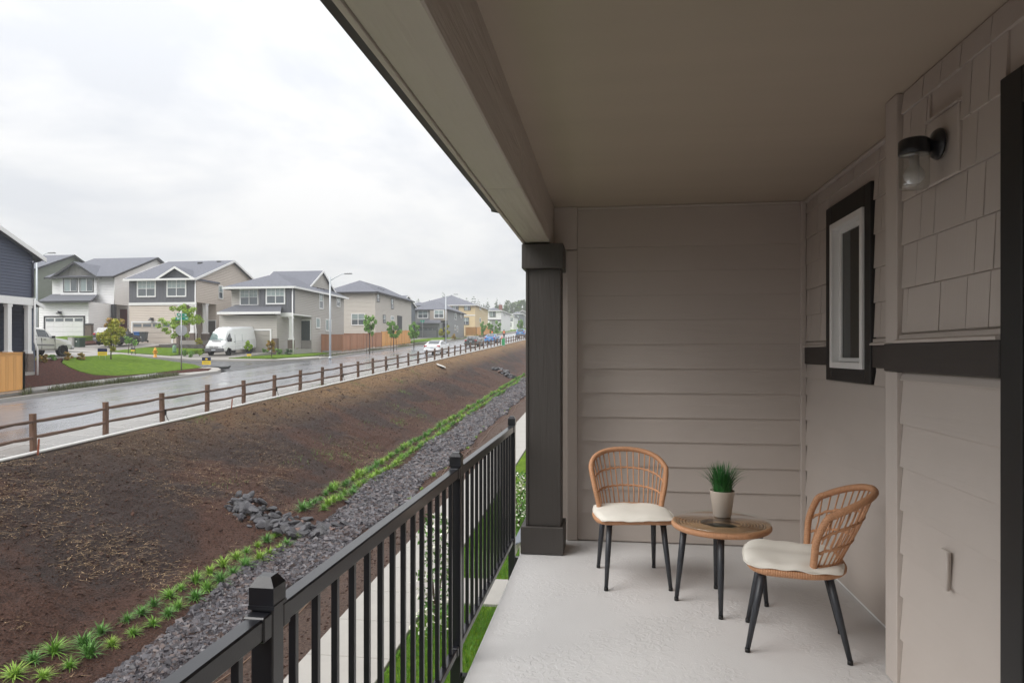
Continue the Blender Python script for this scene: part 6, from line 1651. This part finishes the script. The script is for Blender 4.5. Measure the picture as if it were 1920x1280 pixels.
for i, (px, py, top, w, kind, lb) in enumerate(((58, 685, 667, 17, 'yellow', 'yellow green shrub at the foot of the navy porch column'), (82, 680, 663, 18, 'orange', 'orange tipped shrub in the mulch beside the navy porch'), (98, 676, 664, 14, 'green', 'low green shrub in the mulch behind the orange tipped one'), (128, 676, 661, 17, 'orange', 'gold shrub below the front wheel of the silver pickup'), (150, 675, 662, 18, 'orange', 'gold shrub ahead of the silver pickup'),
        (372, 655, 633, 18, 'yellow', 'pale yellow shrub left of the white van bumper'), (345, 668, 655, 10, 'green', 'low green shrub by the green utility pedestal'), (358, 670, 658, 12, 'green', 'low green shrub in the dark bed left of the van'), (374, 668, 652, 9, 'lime', 'lime shrub beside the van headlight'), (497, 664, 652, 11, 'green', 'green shrub beside the garage door of the grey house'),
        (524, 665, 651, 16, 'green', 'rounded green shrub between the stone porch bases'), (540, 665, 655, 14, 'dark', 'dark shrub below the corner porch column'), (557, 660, 652, 10, 'yellow', 'yellow shrub beside the porch downspout'), (570, 658, 650, 9, 'yellow', 'yellow shrub below the porch door'), (586, 655, 647, 11, 'yellow', 'yellow shrub at the end of the brown fence'),
        (80, 622, 596, 12, 'green', 'tall green shrub at the garage corner of the white house'), (172, 634, 624, 9, 'green', 'small green shrub beside the stone pier of the white house'), (852, 636, 627, 12, 'orange', 'russet shrub beside the cool grey house wall'), (893, 636, 626, 10, 'orange', 'russet shrub in front of the orange fence end'))):
    shrub(px, py, top, w, kind, lb, 200 + i)

# big trees beyond the houses
for i, (px, top, w, H, Y, kind, lb) in enumerate(((942, 573, 30, 13, 330, 'oak', 'broad hazy tree behind the chimney house'), (961, 559, 40, 17, 345, 'oak', 'tallest hazy broadleaf tree rising beside the column'), (981, 562, 30, 15, 335, 'oak', 'hazy broadleaf tree half hidden by the column'))):
    x = fx(px, Y); zt = fz(px, top, Y); g = gz(-40, Y) - .4
    tree(lb, (x, Y, g), zt - g, (zt - g) * .2, w / 2 * Y / F * 1.15, kind, 60 + i, n=2600, leaf=.42, name='broadleaf_tree', clumps=26, sparse=.5)
def conifer_mesh(H, R, seed, tiers=16):
    """drooping sprays thrown round a cone, thinner to the tip"""
    q = np.random.default_rng(seed); n = tiers * 24
    k = 1 - np.sqrt(q.uniform(0, 1, n)); z = H * (.08 + .9 * k); r = (R * (1 - k) ** .9 + .12) * q.uniform(.35, 1.1, n) * (1 + .22 * np.sin(k * 40)); a = q.uniform(0, 6.283, n)
    C = np.stack([r * np.cos(a), r * np.sin(a), z], 1); s = (.055 * H * (1 - .6 * k) * q.uniform(.7, 1.3, n))[:, None]
    d1 = np.stack([np.cos(a), np.sin(a), -.55 + 0 * a], 1); d2 = np.stack([-np.sin(a), np.cos(a), q.normal(0, .35, n)], 1)
    return np.stack([C - d1 * s, C + d2 * s * .75, C + d1 * s, C - d2 * s * .75], 1).reshape(-1, 3), np.arange(4 * n).reshape(-1, 4)
for i, (px, top, Y, lb) in enumerate(((930, 563, 320, 'dark pointed conifer behind the far white house'), (907, 567, 335, 'small dark conifer behind the yellow house eave'), (805, 560, 380, 'hazy conifer behind the cool grey house roof'), (814, 563, 385, 'shorter hazy conifer beside the other behind the grey roof'))):
    x = fx(px, Y); zt = fz(px, top, Y); g = gz(-60, Y) - .6; H = zt - g; t = thing('conifer', lb, 'tree', (x, Y, g)); V, Q_ = conifer_mesh(H, H * .2, 70 + i); np_mesh('crown', V, Q_, LEAF['dark'], t)
    b = MB(); b.tube([(0, 0, -.3), (0, 0, H * .95)], [.28, .04], 8); b.build('trunk', M_bark, t)
Vs, Qs = [], []; o_ = 0; q = np.random.default_rng(5)
for k in range(520):
    y = q.uniform(390, 700); x = q.uniform(-420, 60) * y / 500; H = q.uniform(10, 20); V, Q_ = conifer_mesh(H, H * q.uniform(.16, .3), 500 + k, 9)
    g = float(prof(max(min(x, 60), -129.1))) - .45 + float(far_rise(np.array(y))); Vs.append(V + np.array([x, y, g])); Qs.append(Q_ + o_); o_ += len(V)
tag(np_mesh('far_wood', np.concatenate(Vs), np.concatenate(Qs), LEAF['dark']), 'misty conifer wood on the rising ground behind the houses', 'wood', kind='stuff')
V = []; hx = np.linspace(-900, 500, 60); 
for j, y in enumerate((640, 720, 800, 900, 1000)):
    for x in hx:
        hgt = (0, .45, .8, 1, .9)[j]; n_ = float(fbm(np.array([x * .006]), np.array([y * .004 + 3]), 4, 50)[0]); V.append((x, y, 14 + hgt * (34 + 60 * n_)))
Q = [(j * 60 + i, j * 60 + i + 1, (j + 1) * 60 + i + 1, (j + 1) * 60 + i) for j in range(4) for i in range(59)]
structure(np_mesh('hill', V, Q, mat('wooded_hill', (.035, .06, .03), .9, .5, .02, bump=1, bscale=.05, dist=3), None, True))

# ------------------------------------------------------------------ street furniture
M_pole = mat('galvanised_pole', (.55, .59, .62), .45, .08, 4, metallic=.3)
def street_lamp(label, px, py, top, arm_px, X=None, Y=None):
    if Y is None: h = hit(px, py)
    else: p = at_y(px, py, Y); h = (p[0], Y, gz(p[0], Y))
    t_ = h[1] / ray(px, py)[1]; zt = EYE + (HY - top) / F * t_; H = zt - h[2]; sg = 1
    t = thing('street_lamp', label, 'street lamp', h, 0, 'street lamps')
    b = MB(); b.tube([(0, 0, -.2), (0, 0, H * .5), (0, 0, H)], [.105, .088, .065], 12); b.build('pole', M_pole, t)
    b = MB(); b.lathe([(.0, .0), (.17, .0), (.17, .04), (.12, .10), (.105, .12)], 12); b.build('base_plate', M_pole, t)
    l = arm_px * t_ / F; b = MB(); b.tube([(0, 0, H - .35), (l * .35, 0, H - .05), (l * .75, 0, H + .22), (l, 0, H + .27)], [.045, .04, .035, .03], 8); b.build('arm', M_pole, t)
    b = MB(); b.bbox(l - .1, l + .62, -.13, .13, H + .21, H + .31, .04); b.build('lamp_head', mat('lamp_grey', (.28, .29, .30), .5), t)
street_lamp('tall pale street lamp at the corner of the grey house lawn', 619, 671, 519, 30)
street_lamp('street lamp in front of the cool grey house', 836, 641, 555, 16)
street_lamp('street lamp rising behind the eave of the navy house', 69, 640, 480, 26, Y=58.2)
M_signg = mat('green_sign', (.01, .30, .20), .4, .05); M_signw = mat('sign_white', (.78, .78, .76), .5, .03); M_gback = mat('sign_back', (.42, .43, .44), .4, .06, metallic=.6)
h = hit(340, 696); t = thing('street_name_sign', 'galvanised corner post with two green name blades and a stop sign seen from behind', 'sign', h, 0)
b = MB(); b.tube([(0, 0, -.2), (0, 0, 3.95)], .035, 8); b.build('pole', M_gback, t)
for z, rz, lx in ((3.68, math.radians(78), .0), (3.44, math.radians(8), .0)):
    b = MB(); b.bbox(-.38, .46, -.008, .008, z, z + .2, .004); o = b.build('name_blade', M_signg, t); o.rotation_euler = (0, 0, rz)
    b = MB(); b.box(-.30, -.12, -.0095, .0095, z + .06, z + .14); b.box(.28, .42, -.0095, .0095, z + .07, z + .13); p = b.build('white_mark', M_signw, t); p.parent = o
b = MB(); b.prism([(.38 * math.cos(math.radians(22.5 + 45 * k)), .045, 2.75 + .38 * math.sin(math.radians(22.5 + 45 * k))) for k in range(8)], (0, .006, 0)); o = b.build('stop_plate', M_gback, t); o.rotation_euler = (0, 0, .5)
h = (-31.0, 129.0, gz(-31, 129)); h = at_y(792, 640, 128); h = (h[0], 128, gz(h[0], 128)); t = thing('street_name_sign', 'distant corner post with green name blades before the cool grey garage', 'sign', h)
b = MB(); b.tube([(0, 0, -.2), (0, 0, 3.4)], .04, 8); b.build('pole', M_gback, t)
for z, rz in ((3.2, .2), (2.95, 1.3)): b = MB(); b.bbox(-.45, .45, -.01, .01, z, z + .22, .004); o = b.build('name_blade', M_signg, t); o.rotation_euler = (0, 0, rz)
M_navy2 = mat('sign_navy', (.008, .014, .06), .5, .05); M_yel2 = mat('sign_yellow', (.80, .58, .04), .5, .05)
def yard_sign(label, px, py, w, rz, arrow=True, lot=False):
    h = (hit_lot if lot else hit)(px, py); t = thing('yard_sign', label, 'sign', h, rz, 'navy and yellow yard signs'); hh = w * .78; z0 = .32
    b = MB(); b.box(-w / 2, w / 2, -.006, .006, z0, z0 + hh * .52); b.build('yellow_panel', M_yel2, t)
    b = MB(); b.box(-w / 2, w / 2, -.006, .006, z0 + hh * .521, z0 + hh); p = b.build('navy_panel', M_navy2, t)
    if arrow:
        zc = z0 + hh * .76; a = hh * .17; b = MB(); b.prism([(-a * 1.2, -.0075, zc), (0, -.0075, zc - a), (0, -.0075, zc - a * .5), (a * 1.2, -.0075, zc - a * .5), (a * 1.2, -.0075, zc + a * .5), (0, -.0075, zc + a * .5), (0, -.0075, zc + a)], (0, .0012, 0)); o = b.build('arrow', M_yel2, t); o.parent = p
    b = MB(); b.box(-w * .34, w * .34, -.0075, -.0062, z0 + hh * .24, z0 + hh * .30); b.build('dark_line', M_plast, t)
    b = MB()
    for sx in (-w * .3, w * .3): b.tube([(sx, 0, -.15), (sx, 0, z0 + .1)], .006, 5)
    b.build('wire_leg', M_gback, t)
yard_sign('navy and yellow arrow sign in the corner mulch near the van', 387, 692, .66, 0)
yard_sign('leaning navy and yellow sign beside the rounded yellow tree', 192, 675, .62, .25, False, True)
yard_sign('little navy and yellow sign below the sapling at the van driveway', 467, 674, .42, 0, False)
yard_sign('little navy and yellow sign below the staked sapling', 249, 665, .36, 0, False)
# hydrant
h = hit(291, 670); t = thing('fire_hydrant', 'yellow fire hydrant at the kerb of the tan house lawn', 'hydrant', h); t.scale = (1.1,) * 3
M_hyd = mat('hydrant_yellow', (.72, .34, .02), .45, .1)
b = MB(); b.lathe([(.0, .0), (.16, .0), (.16, .05), (.11, .06), (.105, .52), (.14, .53), (.14, .57), (.11, .58), (.10, .66), (.06, .74), (.03, .76), (.03, .81), (.0, .81)], 18); b.build('barrel', M_hyd, t)
for d_, r_ in (((1, 0), .055), ((-1, 0), .055), ((0, -1), .075)):
    b = MB(); b.tube([(d_[0] * .08, d_[1] * .08, .42), (d_[0] * .19, d_[1] * .19, .42)], r_, 12); b.build('outlet_cap', M_hyd, t)
# wheelie bins
def bin_(label, px, py, m, lid):
    Yb = 66.6; p = at_y(px, py, Yb); h = (p[0], Yb, ramp_z(2.6)(p[0], Yb) + .02); t = thing('wheelie_bin', label, 'bin', h, .15, 'wheelie bins')
    b = MB(); b.add([(-.22, -.24, .08), (.22, -.24, .08), (.22, .2, .08), (-.22, .2, .08), (-.3, -.34, 1.0), (.3, -.34, 1.0), (.3, .32, 1.0), (-.3, .32, 1.0)], [(0, 3, 2, 1), (4, 5, 6, 7), (0, 1, 5, 4), (1, 2, 6, 5), (2, 3, 7, 6), (3, 0, 4, 7)]); b.build('tub', m, t)
    b = MB(); b.bbox(-.32, .32, -.38, .38, 1.002, 1.10, .03); b.build('lid', lid, t)
    for sx in (-.26, .26): b = MB(); b.lathe([(0, -.03), (.12, -.03), (.12, .03), (0, .03)], 14, (sx, .28, .12), axis='x'); b.build('wheel', M_tyre, t)
    b = MB(); b.tube([(-.24, .42, .98), (.24, .42, .98)], .018, 6); b.build('handle', m, t)
bin_('blue wheelie bin beside the tan garage', 259, 640, mat('blue_plastic', (.03, .13, .38), .5, .08), MATS['blue_plastic']); bin_('grey wheelie bin beside the blue one', 270, 642, mat('grey_plastic', (.075, .085, .09), .5, .08), MATS['grey_plastic'])
# utility boxes, marker and small things
h = hit(147, 651); t = thing('utility_box', 'dark green transformer box on the lawn of the white house', 'utility box', h); M_ug = mat('utility_green', (.035, .065, .045), .5, .08)
b = MB(); b.bbox(-.42, .42, -.4, .4, -.05, .86, .03); b.build('cabinet', M_ug, t); b = MB(); b.bbox(-.44, .44, -.43, .43, .861, .93, .02); b.build('lid', M_ug, t); b = MB(); b.box(.05, .17, -.404, -.399, .5, .62); b.build('warning_label', M_signw, t)
h = hit(134, 651); t = thing('utility_box', 'pale grey service pedestal beside the dark green box', 'utility box', h); b = MB(); b.bbox(-.25, .25, -.2, .2, -.05, .9, .03); b.build('cabinet', mat('pedestal_grey', (.45, .44, .42), .5), t); b = MB(); b.bbox(-.27, .27, -.22, .22, .901, .96, .02); b.build('lid', MATS['pedestal_grey'], t)
h = hit(327, 664); t = thing('utility_pedestal', 'pale green utility pedestal near the street name sign', 'utility box', h); b = MB(); b.lathe([(.0, -.05), (.17, -.05), (.16, .72), (.12, .84), (.0, .86)], 14); b.build('housing', mat('pale_green', (.25, .42, .30), .5, .08), t); b = MB(); b.lathe([(.165, .30), (.172, .31), (.172, .34), (.165, .35)], 14); b.build('band', MATS['pale_green'], t)
yb_ = FY0 + FS * 31; h = (-13.75, 90.5, gz(-13.9, 90.5)); t = thing('marker_post', 'short bright green marker post at the fence foot', 'marker', h); b = MB(); b.bbox(-.2, .2, -.05, .05, -.1, .95, .03); b.build('blade', mat('marker_green', (.02, .30, .10), .4), t); b = MB(); b.bbox(-.24, .24, -.09, .09, -.1, .06, .02); b.build('foot', M_kerb, t)
h = hit(826, 684); b = MB(); b.bbox(-.3, .3, -1.4, 1.4, -.02, .05, .01); o = b.build('loose_board', mat('pale_board', (.66, .65, .62), .6, .06)); o.location = (h[0], h[1], sz(h[0], h[1]) + .05); o.rotation_euler = (TILT, .35, .35); tag(o, 'pale board lying on the crest of the bank below the white saloon', 'board')
h = hit(402, 688); t = thing('sandbag', 'dark drain sock lying at the corner kerb beside the arrow sign', 'sandbag', (h[0], h[1], h[2] - .14)); b = MB(); b.tube([(-.9, 0, .08), (-.5, .05, .1), (0, 0, .1), (.6, .08, .1), (1.1, .0, .12), (1.25, .02, .22)], [.06, .11, .12, .11, .10, .05], 10); b.build('sock', mat('drain_sock', (.03, .033, .036), .7, .2), t)
h = hit(345, 655); t = thing('flower_pot', 'small red pot in the garden behind the street name sign', 'pot', (h[0], h[1], h[2])); b = MB(); b.lathe([(0, 0), (.2, 0), (.28, .38), (.30, .40), (.26, .40), (.24, .34), (0, .33)], 16); b.build('tub', mat('red_pot', (.42, .03, .025), .4), t)

# road workers
def worker(label, px, py, Y, hgt, pose):
    x = at_y(px, py, Y)[0]; root = thing('person', label, 'person', (x, Y, gz(x, Y) - .148), pose['rz'], 'road workers'); k = hgt / 1.75
    me = bpy.data.meshes.new('body'); J = dict(pel=(0, 0, .95), ches=(0, .02, 1.32), neck=(0, .02, 1.48), head=(0, .0, 1.62), top=(0, 0, 1.72), sl=(-.19, .02, 1.40), el=(-.27, .05, 1.14), hl=(-.22, -.12, .95), sr=(.19, .02, 1.40), er=(.27, .05, 1.14), hr=(.22, -.12, .95), pl=(-.09, 0, .90), kl=(-.11, -.06, .5), al=(-.12, .02, .09), tl=(-.12, -.16, .03), pr=(.09, 0, .90), kr=(.11, .04, .5), ar=(.12, .16, .09), tr=(.12, .0, .03))
    nm = list(J); E = [('pel', 'ches'), ('ches', 'neck'), ('neck', 'head'), ('head', 'top'), ('ches', 'sl'), ('sl', 'el'), ('el', 'hl'), ('ches', 'sr'), ('sr', 'er'), ('er', 'hr'), ('pel', 'pl'), ('pl', 'kl'), ('kl', 'al'), ('al', 'tl'), ('pel', 'pr'), ('pr', 'kr'), ('kr', 'ar'), ('ar', 'tr')]
    R = dict(pel=.15, ches=.16, neck=.06, head=.10, top=.07, sl=.08, el=.055, hl=.045, sr=.08, er=.055, hr=.045, pl=.10, kl=.07, al=.05, tl=.04, pr=.10, kr=.07, ar=.05, tr=.04)
    me.from_pydata([tuple(c * k for c in J[n]) for n in nm], [(nm.index(a), nm.index(c)) for a, c in E], []); me.materials.append(mat('work_clothes', (.03, .028, .03), .8, .2))
    o = bpy.data.objects.new('body', me); COL.objects.link(o); o.parent = root
    sk = o.modifiers.new('skin', 'SKIN'); o.modifiers.new('sub', 'SUBSURF').levels = 1; o.modifiers['sub'].render_levels = 1
    for i, n in enumerate(nm): me.skin_vertices[0].data[i].radius = (R[n] * k, R[n] * k); me.skin_vertices[0].data[i].use_root = n == 'pel'
    b = MB(); b.lathe([(.165, .98), (.19, 1.1), (.215, 1.3), (.20, 1.42), (.10, 1.49)], 14); v = b.build('safety_vest', mat('orange_vest', (.75, .16, .04), .6, .08), root); v.scale = (k, k * .78, k)
    b = MB(); b.lathe([(.20, .0), (.201, .05)], 14, (0, 0, 1.12)); v2 = b.build('reflective_band', mat('reflective', (.7, .7, .55), .4), root); v2.scale = (k * 1.02, k * .8, k)
    b = MB(); b.lathe([(.15, 1.68), (.115, 1.685), (.11, 1.74), (.06, 1.79), (0, 1.80)], 14); c = b.build('cap', mat('dark_cap', (.05, .03, .03), .6), root); c.scale = (k,) * 3
worker('worker in an orange vest standing in the road beyond the blue saloon', 945, 634, 128, 1.80, dict(rz=.3)); worker('worker in an orange vest partly hidden behind the blue saloon', 923, 634, 131, 1.72, dict(rz=-.6))
h = street_pt(fx(941, 127), 127); t = thing('traffic_cone', 'orange traffic cone at the feet of the standing worker', 'cone', h); b = MB(); b.lathe([(.0, .72), (.03, .72), (.15, .04)], 16); b.build('cone', mat('cone_orange', (.8, .16, .03), .5), t); b = MB(); b.bbox(-.2, .2, -.2, .2, 0, .04, .01); b.build('foot', MATS['cone_orange'], t)

# ------------------------------------------------------------------ damp air
b = MB(); b.box(-1650, 1150, -460, 1680, -40, 100)
hz = b.build('haze', bpy.data.materials.new('damp_air')); tag(hz, 'thin pale mist thickening towards the hills', 'haze', kind='stuff')
hm = hz.data.materials[0]; hm.use_nodes = True; nt = hm.node_tree; nt.nodes.remove(nt.nodes['Principled BSDF']); pv_ = nt.nodes.new('ShaderNodeVolumePrincipled')
pv_.inputs['Color'].default_value = (.93, .95, .98, 1); pv_.inputs['Density'].default_value = .00075; pv_.inputs['Anisotropy'].default_value = .2
nt.links.new(pv_.outputs[0], nt.nodes['Material Output'].inputs['Volume'])
